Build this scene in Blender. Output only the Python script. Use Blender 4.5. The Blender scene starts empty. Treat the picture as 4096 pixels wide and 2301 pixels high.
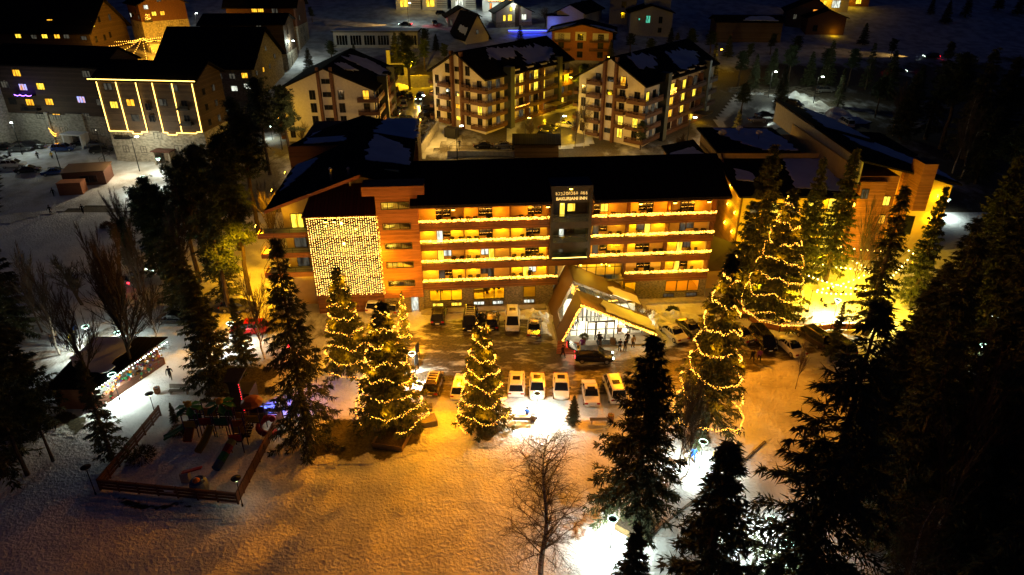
import bpy, math, random
import numpy as np
from mathutils import Vector, Matrix, noise
R = math.radians
rnd = random.Random(7)
SC = bpy.context.scene
COL = SC.collection

# ---------------------------------------------------------------- camera, sky, sun, exposure
CAM_H = 46.0; PITCH = R(27.5); FPX = 2731.0; CXP = 2048.0; CYP = 1150.5
cam_d = bpy.data.cameras.new('camera'); cam = bpy.data.objects.new('camera', cam_d); COL.objects.link(cam)
cam.location = (0, 0, CAM_H); cam.rotation_euler = (R(90) - PITCH, 0, 0)
cam_d.sensor_width = 36; cam_d.lens = 36 * FPX / 4096; cam_d.clip_start = .5; cam_d.clip_end = 3000
SC.camera = cam
world = bpy.data.worlds.new('World'); SC.world = world; world.use_nodes = True
wn = world.node_tree.nodes; wl = world.node_tree.links
bg = wn['Background']; sky = wn.new('ShaderNodeTexSky'); sky.sky_type = 'NISHITA'
sky.sun_disc = False; sky.sun_elevation = R(1.0); sky.sun_rotation = R(200); sky.ozone_density = 6.0; sky.air_density = 1.6
tint = wn.new('ShaderNodeMix'); tint.data_type = 'RGBA'; tint.blend_type = 'MULTIPLY'; tint.inputs[0].default_value = 1; tint.inputs[7].default_value = (.9, .85, 1.2, 1)
wl.new(sky.outputs[0], tint.inputs[6]); wl.new(tint.outputs[2], bg.inputs[0]); bg.inputs[1].default_value = 0.036
sun_d = bpy.data.lights.new('moon', 'SUN'); sun_d.energy = .006; sun_d.angle = R(4); sun_d.color = (1, .96, .9)
sun = bpy.data.objects.new('moon', sun_d); COL.objects.link(sun); sun.rotation_euler = (R(40), 0, R(20))
SC.view_settings.view_transform = 'Standard'; SC.view_settings.look = 'None'
SC.view_settings.exposure = 0; SC.view_settings.gamma = 1; SC.view_settings.use_curve_mapping = False
SC.render.engine = 'CYCLES'
cy = SC.cycles
cy.use_denoising = True; cy.max_bounces = 5; cy.diffuse_bounces = 2; cy.glossy_bounces = 3; cy.transmission_bounces = 4
cy.sample_clamp_indirect = 3; cy.sample_clamp_direct = 0; cy.use_light_tree = True; cy.transparent_max_bounces = 6
cy.caustics_reflective = False; cy.caustics_refractive = False
try: cy.denoising_prefilter = 'ACCURATE'
except Exception: pass

# ---------------------------------------------------------------- ground height and picture geometry
TP = [(-200, 0), (100, 0), (150, 3), (200, 6.5), (250, 13), (300, 24), (400, 50), (700, 150), (1400, 380)]
def terr(x, y):
    for (a, b), (c, d) in zip(TP, TP[1:]):
        if y <= c: return b + (d - b) * (y - a) / (c - a)
    return TP[-1][1]
def ray(px, py):
    dz = -(py - CYP) / FPX
    return (px - CXP) / FPX, math.cos(PITCH) + dz * math.sin(PITCH), -math.sin(PITCH) + dz * math.cos(PITCH)
def at(px, py, z=None):
    x, y, w = ray(px, py)
    if z is None:
        t = 20.
        while t < 1500 and CAM_H + w * t > terr(x * t, y * t): t += .25
        return Vector((x * t, y * t, terr(x * t, y * t)))
    t = (z - CAM_H) / w
    return Vector((x * t, y * t, z))
def hgt(base, py):
    """height above base whose top shows at picture row py"""
    k = (CYP - py) / FPX
    th = -PITCH + math.atan(k)
    return CAM_H + base.y * math.tan(th) - base.z

# ---------------------------------------------------------------- helpers
class MB:
    def __init__(s): s.v = []; s.f = []; s.m = []
    def add(s, vs, fs, m=0):
        b = len(s.v); s.v += [tuple(v) for v in vs]; s.f += [tuple(i + b for i in f) for f in fs]
        s.m += ([m] * len(fs) if isinstance(m, int) else list(m)); return s
    def hexa(s, p, m=0):
        return s.add(p, [(0, 3, 2, 1), (4, 5, 6, 7), (0, 1, 5, 4), (1, 2, 6, 5), (2, 3, 7, 6), (3, 0, 4, 7)], m)
    def box(s, x0, x1, y0, y1, z0, z1, m=0):
        if x1 < x0: x0, x1 = x1, x0
        if y1 < y0: y0, y1 = y1, y0
        if z1 < z0: z0, z1 = z1, z0
        return s.hexa([(x0, y0, z0), (x1, y0, z0), (x1, y1, z0), (x0, y1, z0), (x0, y0, z1), (x1, y0, z1), (x1, y1, z1), (x0, y1, z1)], m)
    def cbox(s, c, sx, sy, sz, m=0):
        return s.box(c[0]-sx/2, c[0]+sx/2, c[1]-sy/2, c[1]+sy/2, c[2], c[2]+sz, m)
    def slab(s, pts, vec, m=0):
        n = len(pts); q = [Vector(p) for p in pts]; v = Vector(vec)
        return s.add(q + [p + v for p in q], [tuple(range(n))[::-1], tuple(range(n, 2*n))] + [(i, (i+1) % n, n+(i+1) % n, n+i) for i in range(n)], m)
    def quad(s, a, b, c, d, m=0): return s.add([a, b, c, d], [(0, 1, 2, 3)], m)
    def tube(s, p, q, r, r2=None, n=5, m=0, caps=True):
        p = Vector(p); q = Vector(q); r2 = r if r2 is None else r2
        d = (q - p)
        if d.length < 1e-6: return s
        d.normalize(); a = d.orthogonal().normalized(); b = d.cross(a)
        vs = []
        for c, rr in ((p, r), (q, r2)):
            for i in range(n):
                t = 2*math.pi*i/n; vs.append(c + a*(math.cos(t)*rr) + b*(math.sin(t)*rr))
        fs = [(i, (i+1) % n, n+(i+1) % n, n+i) for i in range(n)]
        if caps: fs += [tuple(range(n))[::-1], tuple(range(n, 2*n))]
        return s.add(vs, fs, m)
    def path(s, pts, r, n=5, m=0):
        for a, b in zip(pts, pts[1:]): s.tube(a, b, r, r, n, m)
        return s
    def lathe(s, prof, c=(0, 0, 0), n=12, m=0):
        vs = []; k = len(prof)
        for r_, z in prof:
            for i in range(n):
                t = 2*math.pi*i/n; vs.append((c[0]+r_*math.cos(t), c[1]+r_*math.sin(t), c[2]+z))
        fs = [(j*n+i, j*n+(i+1) % n, (j+1)*n+(i+1) % n, (j+1)*n+i) for j in range(k-1) for i in range(n)]
        fs += [tuple(range(n))[::-1], tuple(range((k-1)*n, k*n))]
        return s.add(vs, fs, m)
    def ball(s, c, r, m=0, n=8, k=5, sz=1.0):
        prof = [(max(.001, r*math.sin(math.pi*j/k)), -r*sz*math.cos(math.pi*j/k)) for j in range(k+1)]
        return s.lathe(prof, c, n, m)
    def octa(s, c, r, m=0):
        x, y, z = c
        return s.add([(x+r, y, z), (x-r, y, z), (x, y+r, z), (x, y-r, z), (x, y, z+r), (x, y, z-r)],
                     [(0, 2, 4), (2, 1, 4), (1, 3, 4), (3, 0, 4), (2, 0, 5), (1, 2, 5), (3, 1, 5), (0, 3, 5)], m)
    def mesh(s, name, mats, smooth=False):
        me = bpy.data.meshes.new(name); me.from_pydata(s.v, [], s.f)
        for m in (mats if isinstance(mats, (list, tuple)) else [mats]): me.materials.append(m)
        if len(me.polygons): me.polygons.foreach_set('material_index', s.m)
        if smooth: me.polygons.foreach_set('use_smooth', [True]*len(me.polygons))
        me.update(); return me
    def build(s, name, mats, parent=None, smooth=False, loc=None, rot=None):
        return link(name, s.mesh(name, mats, smooth), parent, loc, rot)
def link(name, me, parent=None, loc=None, rot=None, scale=None):
    o = bpy.data.objects.new(name, me); COL.objects.link(o)
    if parent: o.parent = parent
    if loc is not None: o.location = loc
    if rot is not None: o.rotation_euler = rot
    if scale is not None: o.scale = scale
    return o
def tag(o, label=None, cat=None, group=None, kind=None):
    if label: o['label'] = label
    if cat: o['category'] = cat
    if group: o['group'] = group
    if kind: o['kind'] = kind
    return o
def thing(name, label, cat, loc=(0, 0, 0), rz=0, group=None):
    o = link(name, None, None, loc, (0, 0, rz)); return tag(o, label, cat, group)
def copy_tree(o, parent=None):
    c = o.copy(); COL.objects.link(c); c.parent = parent
    for ch in list(o.children): copy_tree(ch, c)
    return c
def lamp(kind, loc, energy, color, radius=.1, name='lamp_light', parent=None, aim=None, angle=None, blend=.5, size=None, sizey=None):
    d = bpy.data.lights.new(name, kind); d.energy = energy; d.color = color
    if kind == 'AREA':
        d.size = size or 1
        if sizey: d.shape = 'RECTANGLE'; d.size_y = sizey
    else: d.shadow_soft_size = radius
    if kind == 'SPOT': d.spot_size = R(angle or 90); d.spot_blend = blend
    o = bpy.data.objects.new(name, d); COL.objects.link(o)
    if parent: o.parent = parent
    o.location = loc
    if aim is not None:
        o.rotation_euler = (Vector(aim) - Vector(loc)).to_track_quat('-Z', 'Y').to_euler()
    elif kind in ('SPOT', 'AREA'): o.rotation_euler = (0, 0, 0)
    return o

# ---------------------------------------------------------------- materials
def newmat(name):
    m = bpy.data.materials.new(name); m.use_nodes = True
    nt = m.node_tree; return m, nt.nodes, nt.links, nt.nodes['Principled BSDF']
def mat(name, a, b=None, rough=.8, scale=3., bump=0., bscale=None, metal=0., stretch=(1, 1, 1), det=4, spec=.3, lo=.35, hi=.65, coat=0):
    m, N, L, P = newmat(name)
    P.inputs['Roughness'].default_value = rough; P.inputs['Metallic'].default_value = metal
    P.inputs['Specular IOR Level'].default_value = spec; P.inputs['Coat Weight'].default_value = coat
    P.inputs['Base Color'].default_value = (*a, 1)
    if b is not None or bump:
        tc = N.new('ShaderNodeTexCoord'); mp = N.new('ShaderNodeMapping'); mp.inputs['Scale'].default_value = stretch
        L.new(tc.outputs['Object'], mp.inputs[0])
        nz = N.new('ShaderNodeTexNoise'); nz.inputs['Scale'].default_value = scale; nz.inputs['Detail'].default_value = det
        L.new(mp.outputs[0], nz.inputs[0])
        if b is not None:
            rp = N.new('ShaderNodeValToRGB'); rp.color_ramp.elements[0].color = (*a, 1); rp.color_ramp.elements[1].color = (*b, 1)
            rp.color_ramp.elements[0].position = lo; rp.color_ramp.elements[1].position = hi
            L.new(nz.outputs[0], rp.inputs[0]); L.new(rp.outputs[0], P.inputs['Base Color'])
        if bump:
            n2 = nz
            if bscale:
                n2 = N.new('ShaderNodeTexNoise'); n2.inputs['Scale'].default_value = bscale; n2.inputs['Detail'].default_value = 3; L.new(mp.outputs[0], n2.inputs[0])
            bp = N.new('ShaderNodeBump'); bp.inputs['Strength'].default_value = 1; bp.inputs['Distance'].default_value = bump
            L.new(n2.outputs[0], bp.inputs['Height']); L.new(bp.outputs[0], P.inputs['Normal'])
    return m
def emat(name, col, s, sample=False):
    m, N, L, P = newmat(name)
    P.inputs['Base Color'].default_value = (*[min(1, c*.9+.05) for c in col], 1)
    P.inputs['Emission Color'].default_value = (*col, 1); P.inputs['Emission Strength'].default_value = s
    if not sample: m.cycles.emission_sampling = 'NONE'
    return m
def litwin(name, col, dark, s, scale=2.2, stretch=(1, 1, .25)):
    """a lit room seen through its curtains"""
    m, N, L, P = newmat(name)
    tc = N.new('ShaderNodeTexCoord'); mp = N.new('ShaderNodeMapping'); mp.inputs['Scale'].default_value = stretch
    oi = N.new('ShaderNodeObjectInfo'); ad = N.new('ShaderNodeVectorMath'); ad.operation = 'ADD'; sc = N.new('ShaderNodeVectorMath'); sc.operation = 'SCALE'; sc.inputs[3].default_value = 1.7
    L.new(oi.outputs['Location'], sc.inputs[0])
    L.new(tc.outputs['Object'], ad.inputs[0]); L.new(sc.outputs[0], ad.inputs[1]); L.new(ad.outputs[0], mp.inputs[0])
    nz = N.new('ShaderNodeTexNoise'); nz.inputs['Scale'].default_value = scale; nz.inputs['Detail'].default_value = 3; L.new(mp.outputs[0], nz.inputs[0])
    rp = N.new('ShaderNodeValToRGB'); rp.color_ramp.elements[0].color = (*dark, 1); rp.color_ramp.elements[1].color = (*col, 1)
    rp.color_ramp.elements[0].position = .38; rp.color_ramp.elements[1].position = .55; L.new(nz.outputs[0], rp.inputs[0])
    P.inputs['Base Color'].default_value = (.02, .02, .02, 1); P.inputs['Roughness'].default_value = .1
    L.new(rp.outputs[0], P.inputs['Emission Color']); P.inputs['Emission Strength'].default_value = s
    m.cycles.emission_sampling = 'NONE'; return m
def stripes(name, a, b, freq=7., axis='Z', rough=.7, groove=.02, bump=.02, spec=.25):
    """boards: a dark groove every 1/freq metres, each board its own tone"""
    m, N, L, P = newmat(name)
    P.inputs['Roughness'].default_value = rough; P.inputs['Specular IOR Level'].default_value = spec
    tc = N.new('ShaderNodeTexCoord'); sp = N.new('ShaderNodeSeparateXYZ'); L.new(tc.outputs['Object'], sp.inputs[0])
    mu = N.new('ShaderNodeMath'); mu.operation = 'MULTIPLY'; mu.inputs[1].default_value = freq; L.new(sp.outputs[axis], mu.inputs[0])
    fr = N.new('ShaderNodeMath'); fr.operation = 'FRACT'; L.new(mu.outputs[0], fr.inputs[0])
    fl = N.new('ShaderNodeMath'); fl.operation = 'FLOOR'; L.new(mu.outputs[0], fl.inputs[0])
    wn_ = N.new('ShaderNodeTexWhiteNoise'); wn_.noise_dimensions = '1D'; L.new(fl.outputs[0], wn_.inputs['W'])
    mp = N.new('ShaderNodeMapping'); mp.inputs['Scale'].default_value = (.7, .7, 9) if axis == 'Z' else (9, 9, .7); L.new(tc.outputs['Object'], mp.inputs[0])
    nz = N.new('ShaderNodeTexNoise'); nz.inputs['Scale'].default_value = 1.5; nz.inputs['Detail'].default_value = 5; L.new(mp.outputs[0], nz.inputs[0])
    mx = N.new('ShaderNodeMath'); mx.operation = 'MULTIPLY_ADD'; mx.inputs[1].default_value = .45; L.new(wn_.outputs['Value'], mx.inputs[0]); L.new(nz.outputs[0], mx.inputs[2])
    rp = N.new('ShaderNodeValToRGB'); rp.color_ramp.elements[0].color = (*a, 1); rp.color_ramp.elements[1].color = (*b, 1)
    rp.color_ramp.elements[0].position = .35; rp.color_ramp.elements[1].position = .95; L.new(mx.outputs[0], rp.inputs[0])
    gt = N.new('ShaderNodeMath'); gt.operation = 'GREATER_THAN'; gt.inputs[1].default_value = .14; L.new(fr.outputs[0], gt.inputs[0])
    mc = N.new('ShaderNodeMix'); mc.data_type = 'RGBA'; mc.inputs[6].default_value = (a[0]*.35, a[1]*.35, a[2]*.35, 1)
    L.new(gt.outputs[0], mc.inputs[0]); L.new(rp.outputs[0], mc.inputs[7]); L.new(mc.outputs[2], P.inputs['Base Color'])
    bp = N.new('ShaderNodeBump'); bp.inputs['Distance'].default_value = bump; L.new(gt.outputs[0], bp.inputs['Height']); L.new(bp.outputs[0], P.inputs['Normal'])
    return m
def snowmat(name, a=(.62, .64, .68), b=(.8, .82, .85), prints=1.0, slush=None):
    m, N, L, P = newmat(name)
    P.inputs['Roughness'].default_value = .75; P.inputs['Specular IOR Level'].default_value = .25
    tc = N.new('ShaderNodeTexCoord')
    n1 = N.new('ShaderNodeTexNoise'); n1.inputs['Scale'].default_value = .35; n1.inputs['Detail'].default_value = 6; L.new(tc.outputs['Object'], n1.inputs[0])
    n2 = N.new('ShaderNodeTexNoise'); n2.inputs['Scale'].default_value = 3.6; n2.inputs['Detail'].default_value = 5; n2.inputs['Distortion'].default_value = .6; L.new(tc.outputs['Object'], n2.inputs[0])
    vo = N.new('ShaderNodeTexVoronoi'); vo.inputs['Scale'].default_value = 2.6; L.new(tc.outputs['Object'], vo.inputs[0]); vo.inputs['Randomness'].default_value = 1
    rp = N.new('ShaderNodeValToRGB'); rp.color_ramp.elements[0].color = (*a, 1); rp.color_ramp.elements[1].color = (*b, 1)
    rp.color_ramp.elements[0].position = .35; rp.color_ramp.elements[1].position = .6; L.new(n1.outputs[0], rp.inputs[0])
    ad = N.new('ShaderNodeMath'); ad.operation = 'MULTIPLY_ADD'; ad.inputs[1].default_value = .35 * prints
    L.new(vo.outputs['Distance'], ad.inputs[0]); L.new(n2.outputs[0], ad.inputs[2])
    bp = N.new('ShaderNodeBump'); bp.inputs['Distance'].default_value = .18 * prints; bp.inputs['Strength'].default_value = 1; L.new(ad.outputs[0], bp.inputs['Height']); L.new(bp.outputs[0], P.inputs['Normal'])
    if slush:
        at_ = N.new('ShaderNodeAttribute'); at_.attribute_name = 'edge'
        n3 = N.new('ShaderNodeTexNoise'); n3.inputs['Scale'].default_value = slush[2]; n3.inputs['Detail'].default_value = 7; n3.inputs['Roughness'].default_value = .65
        mp = N.new('ShaderNodeMapping'); mp.inputs['Scale'].default_value = slush[3]; mp.inputs['Rotation'].default_value = (0, 0, slush[4]); L.new(tc.outputs['Object'], mp.inputs[0]); L.new(mp.outputs[0], n3.inputs[0])
        sm = N.new('ShaderNodeMath'); sm.operation = 'ADD'; L.new(at_.outputs['Fac'], sm.inputs[0]); L.new(n3.outputs[0], sm.inputs[1])
        r2 = N.new('ShaderNodeMapRange'); r2.inputs[1].default_value = slush[5]; r2.inputs[2].default_value = slush[5] + .16; L.new(sm.outputs[0], r2.inputs[0])
        r3 = N.new('ShaderNodeValToRGB'); r3.color_ramp.elements[0].color = (*slush[0], 1); r3.color_ramp.elements[1].color = (*slush[1], 1)
        r3.color_ramp.elements[0].position = .3; r3.color_ramp.elements[1].position = .7; L.new(n2.outputs[0], r3.inputs[0])
        mx = N.new('ShaderNodeMix'); mx.data_type = 'RGBA'; L.new(r2.outputs[0], mx.inputs[0]); L.new(rp.outputs[0], mx.inputs[6]); L.new(r3.outputs[0], mx.inputs[7])
        L.new(mx.outputs[2], P.inputs['Base Color'])
        r4 = N.new('ShaderNodeMapRange'); r4.inputs[3].default_value = .75; r4.inputs[4].default_value = slush[6]; L.new(r2.outputs[0], r4.inputs[0]); L.new(r4.outputs[0], P.inputs['Roughness'])
        r5 = N.new('ShaderNodeMapRange'); r5.inputs[3].default_value = 1; r5.inputs[4].default_value = .25; L.new(r2.outputs[0], r5.inputs[0]); L.new(r5.outputs[0], bp.inputs['Strength'])
    else: L.new(rp.outputs[0], P.inputs['Base Color'])
    return m
M = {}
M['snow'] = snowmat('snow')
M['snow_soft'] = snowmat('roof_snow', (.7, .72, .76), (.8, .82, .86), .25)
M['snow_tracks'] = snowmat('driven_snow', (.45, .44, .42), (.7, .71, .72), .8)
M['forecourt'] = snowmat('forecourt_slush', (.5, .5, .5), (.72, .72, .73), 1.0, ((.022, .019, .016), (.10, .075, .05), .6, (.5, 1.3, 1), 0, 1.33, .45))
M['lane'] = snowmat('lane_slush', (.5, .5, .5), (.7, .7, .72), .7, ((.07, .06, .045), (.24, .2, .15), .4, (1, .35, 1), R(25), 1.38, .4))
M['grass'] = snowmat('dry_grass_patch', (.55, .55, .55), (.72, .72, .72), 1.2, ((.035, .03, .018), (.10, .085, .045), 1.2, (1, 1, 1), 0, 1.15, .9))
M['carpark'] = snowmat('carpark_slush', (.4, .4, .4), (.6, .6, .6), .5, ((.06, .055, .05), (.17, .16, .15), .12, (1, .5, 1), R(-35), 1.3, .28))
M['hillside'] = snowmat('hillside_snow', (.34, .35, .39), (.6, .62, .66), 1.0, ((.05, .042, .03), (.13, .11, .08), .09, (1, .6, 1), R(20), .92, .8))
M['wood'] = stripes('orange_boards', (.22, .085, .035), (.42, .18, .08), 5.5)
M['wood_dark'] = stripes('brown_boards', (.10, .045, .025), (.22, .10, .05), 5.5)
M['wood_brown'] = mat('brown_timber', (.09, .04, .025), (.17, .075, .045), .7, 2, .01, stretch=(1, 1, 6))
M['rail_wood'] = mat('rail_timber', (.07, .035, .022), (.14, .065, .04), .7, 3, .01, stretch=(6, 6, 1))
M['bronze'] = mat('bronze_sheet', (.085, .05, .024), (.11, .066, .032), .5, .5, 0, spec=.4)
M['plaster'] = mat('cream_plaster', (.62, .56, .46), (.7, .64, .54), .9, 2, .004, bscale=20)
M['plaster_grey'] = mat('grey_plaster', (.34, .33, .31), (.42, .41, .39), .9, 2, .004)
M['plaster_warm'] = mat('warm_plaster', (.72, .52, .2), (.78, .58, .24), .9, 1.5)
M['stone'] = mat('stone_cladding', (.07, .06, .05), (.26, .23, .19), .85, 3.2, .05, stretch=(1, 1, 3.5), det=6)
M['stone_pale'] = mat('pale_stone_cladding', (.22, .2, .16), (.46, .42, .34), .9, 1.6, .06, stretch=(1, 1, 1.6), det=6)
M['dark_clad'] = mat('charcoal_cladding', (.035, .032, .03), (.05, .046, .042), .55, 2, 0)
M['roof'] = stripes('dark_roof_sheet', (.014, .012, .011), (.022, .019, .017), 2.2, 'X', .95, bump=.03, spec=.05)
M['roof_red'] = stripes('dark_red_roof_sheet', (.06, .018, .015), (.09, .028, .02), 2.2, 'X', .5, bump=.03)
M['roof_tile'] = stripes('dark_tiles', (.012, .011, .011), (.022, .02, .019), 3, 'Z', .95, bump=.03, spec=.05)
M['board_dark'] = stripes('weathered_boards', (.06, .04, .028), (.13, .085, .055), 4)
M['concrete'] = mat('concrete', (.3, .29, .27), (.42, .4, .37), .85, 1.5, .01)
M['metal'] = mat('dark_metal', (.03, .03, .03), None, .45, metal=.6)
M['steel'] = mat('pale_metal', (.5, .5, .5), None, .35, metal=.8)
M['rubber'] = mat('rubber', (.015, .015, .015), None, .8)
M['black'] = mat('black_plastic', (.02, .02, .02), None, .5)
M['glass_dark'] = mat('dark_glass', (.012, .013, .015), None, .08, spec=.6)
M['frame'] = mat('window_frame', (.04, .032, .027), None, .5)
M['white_frame'] = mat('white_frame', (.6, .6, .58), None, .5)
M['white'] = mat('white_paint', (.75, .75, .73), None, .5)
M['bark'] = mat('bark', (.05, .035, .025), (.11, .08, .055), .95, 3, .03, stretch=(3, 3, .6))
M['birch'] = mat('birch_bark', (.1, .09, .08), (.6, .57, .5), .9, 2.5, .01, stretch=(1, 1, 4), lo=.38, hi=.48)
M['twig'] = mat('twigs', (.07, .05, .035), (.12, .09, .06), .95, 2)
M['spruce'] = mat('spruce_needles', (.03, .042, .016), (.085, .092, .04), .7, .8, det=5)
M['pine'] = mat('pine_needles', (.022, .038, .018), (.06, .085, .04), .7, .8, det=5)
M['hedge'] = mat('shrub_leaves', (.03, .045, .018), (.08, .09, .035), .7, 1.2)
M['brown_leaf'] = mat('dry_leaves', (.09, .05, .02), (.16, .1, .04), .8, 1.2)
M['bulb'] = emat('warm_bulbs', (1, .47, .05), 11)
M['bulb_dim'] = emat('dim_warm_bulbs', (1, .36, .03), 4)
M['bulb_w'] = emat('golden_bulbs', (1, .52, .06), 10)
M['curtain_bulb'] = emat('curtain_bulbs', (1, .60, .13), 12)
M['festoon'] = emat('festoon_bulbs', (1, .75, .2), 30)
M['wire'] = mat('dark_wire', (.015, .02, .012), None, .7)
M['lamp_white'] = emat('white_lamp_glass', (.85, 1, .9), 30)
M['lamp_dim'] = emat('dim_lamp_glass', (.8, 1, .45), 5)
M['lamp_warm'] = emat('warm_lamp_glass', (1, .62, .05), 25)
M['strip'] = emat('yellow_light_strip', (1, .62, .12), 6)
M['strip_blue'] = emat('blue_light_strip', (.05, .1, 1), 9)
M['strip_violet'] = emat('violet_light_strip', (.3, .12, 1), 9)
M['red_light'] = emat('red_light', (1, .015, .03), 14)
M['head_light'] = emat('head_light', (.75, 1, .85), 14)
M['w_warm'] = litwin('warm_window', (1, .5, .03), (.45, .16, .005), 1.87)
M['w_yellow'] = litwin('yellow_window', (1, .72, .06), (.6, .34, .015), 1.95)
M['w_white'] = litwin('pale_window', (.8, .85, .7), (.25, .26, .22), 1.53)
M['w_orange'] = litwin('orange_curtain_window', (1, .32, .03), (.4, .06, .01), 1.87)
M['w_blue'] = litwin('bluish_window', (.35, .4, 1), (.7, .3, .1), 1.53)
M['w_dim'] = litwin('dim_window', (.12, .11, .08), (.01, .01, .01), .6)
M['w_green'] = litwin('greenish_window', (.1, .7, .45), (.02, .1, .06), .9)
M['blue_wall'] = mat('blue_wall', (.1, .15, .7), None, .8)
M['ter'] = mat('orange_brown_wall', (.3, .11, .05), (.36, .14, .065), .85, 2)
def paint(name, c, rough=.22, metal=.3): return mat(name, c, None, rough, metal=metal, spec=.5, coat=.6)
PAINT = dict(white=paint('white_car_paint', (.7, .7, .68), metal=0), silver=paint('silver_car_paint', (.38, .38, .37), metal=.7),
             black=paint('black_car_paint', (.012, .012, .013)), grey=paint('grey_car_paint', (.1, .1, .1), metal=.5),
             red=paint('red_car_paint', (.5, .012, .02)), blue=paint('blue_car_paint', (.02, .06, .25)), brown=paint('brown_car_paint', (.06, .045, .035), metal=.5))
YEL = (1, .54, .006); ORG = (1, .36, .005); WHT = (.86, 1, .86); CRM = (1, .78, .42)
def clearglass(name, tint, rough=.02, alpha=.75):
    m, N, L, P = newmat(name); P.inputs['Base Color'].default_value = (*tint, 1); P.inputs['Roughness'].default_value = rough
    P.inputs['Alpha'].default_value = 1-alpha; P.inputs['Specular IOR Level'].default_value = .7; return m
M['clear_glass'] = clearglass('clear_glass', (.1, .12, .12))
# ---------------------------------------------------------------- ground
CELL = .5
def relief(x, y):
    if not (-75 < x < 75 and 26 < y < 112): return 0.
    k = min(1, (75-abs(x))/4, (y-26)/4, (112-y)/4)
    return k*(.07*noise.noise(Vector((x*.9, y*.9, 0))) +   .06*noise.noise(Vector((x*1.9, y*1.9, 5))))
def grid_mesh(name, xs, ys, m, f):
    X, Y = np.meshgrid(xs, ys); nx, ny = len(xs), len(ys)
    Z = np.array([f(x, y) for x, y in zip(X.ravel(), Y.ravel())])
    co = np.stack([X.ravel(), Y.ravel(), Z], 1).astype(np.float32)
    i = np.arange((ny-1)*(nx-1)); r_, c_ = i//(nx-1), i % (nx-1); a = r_*nx+c_
    q = np.stack([a, a+1, a+nx+1, a+nx], 1)
    me = np_mesh(name, co, q, m); me.polygons.foreach_set('use_smooth', [True]*len(me.polygons)); return me
def np_mesh(name, co, faces, m):
    k = faces.shape[1]; n = len(faces)
    me = bpy.data.meshes.new(name); me.vertices.add(len(co)); me.vertices.foreach_set('co', np.asarray(co, np.float32).ravel())
    me.loops.add(n*k); me.loops.foreach_set('vertex_index', faces.astype(np.int32).ravel())
    me.polygons.add(n); me.polygons.foreach_set('loop_start', np.arange(0, n*k, k, dtype=np.int32))
    for mm in (m if isinstance(m, (list, tuple)) else [m]): me.materials.append(mm)
    me.update(calc_edges=True); return me
tag(link('snowy_ground', grid_mesh('snowy_ground', np.arange(-80, 80.1, CELL), np.arange(20, 116.1, CELL), M['snow'], lambda x, y: terr(x, y)+relief(x, y))), kind='structure')
def hillf(x, y): 
    k = min(1, max(0, (y-116)/20)); 
    return terr(x, y) + k*(.5*noise.noise(Vector((x*.06, y*.06, 1))) + (y > 260)*min(1, (y-260)/80)*6*noise.noise(Vector((x*.012, y*.012, 3))))
far_y = np.concatenate([np.arange(116, 320, 2.5), np.arange(320, 1400, 20)])
hs = grid_mesh('snowy_hillside', np.arange(-420, 421, 5.), far_y, M['hillside'], hillf)
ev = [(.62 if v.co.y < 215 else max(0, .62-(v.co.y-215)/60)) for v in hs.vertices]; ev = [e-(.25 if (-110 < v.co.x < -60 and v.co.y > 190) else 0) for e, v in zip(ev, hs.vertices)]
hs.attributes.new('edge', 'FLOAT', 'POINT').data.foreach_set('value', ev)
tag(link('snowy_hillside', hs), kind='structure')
side = MB()
for x0, x1, y0, y1 in ((-700, -80, -200, 116), (80, 700, -200, 116), (-80, 80, -200, 20), (-1500, -420, 116, 1400), (420, 1500, 116, 1400)):
    if y0 == 116:
        ys = [t[0] for t in TP if 116 < t[0] < 1400]; ys = [116]+ys+[1400]
        for a, b in zip(ys, ys[1:]): side.quad((x0, a, terr(0, a)), (x1, a, terr(0, a)), (x1, b, terr(0, b)), (x0, b, terr(0, b)))
    else:
        for a, b in (((y0, 100), (100, y1)) if y1 > 100 else ((y0, y1),)): side.quad((x0, a, terr(0, a)), (x1, a, terr(0, a)), (x1, b, terr(0, b)), (x0, b, terr(0, b)))
tag(side.build('outer_snowfield', M['snow']), kind='structure')

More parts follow.
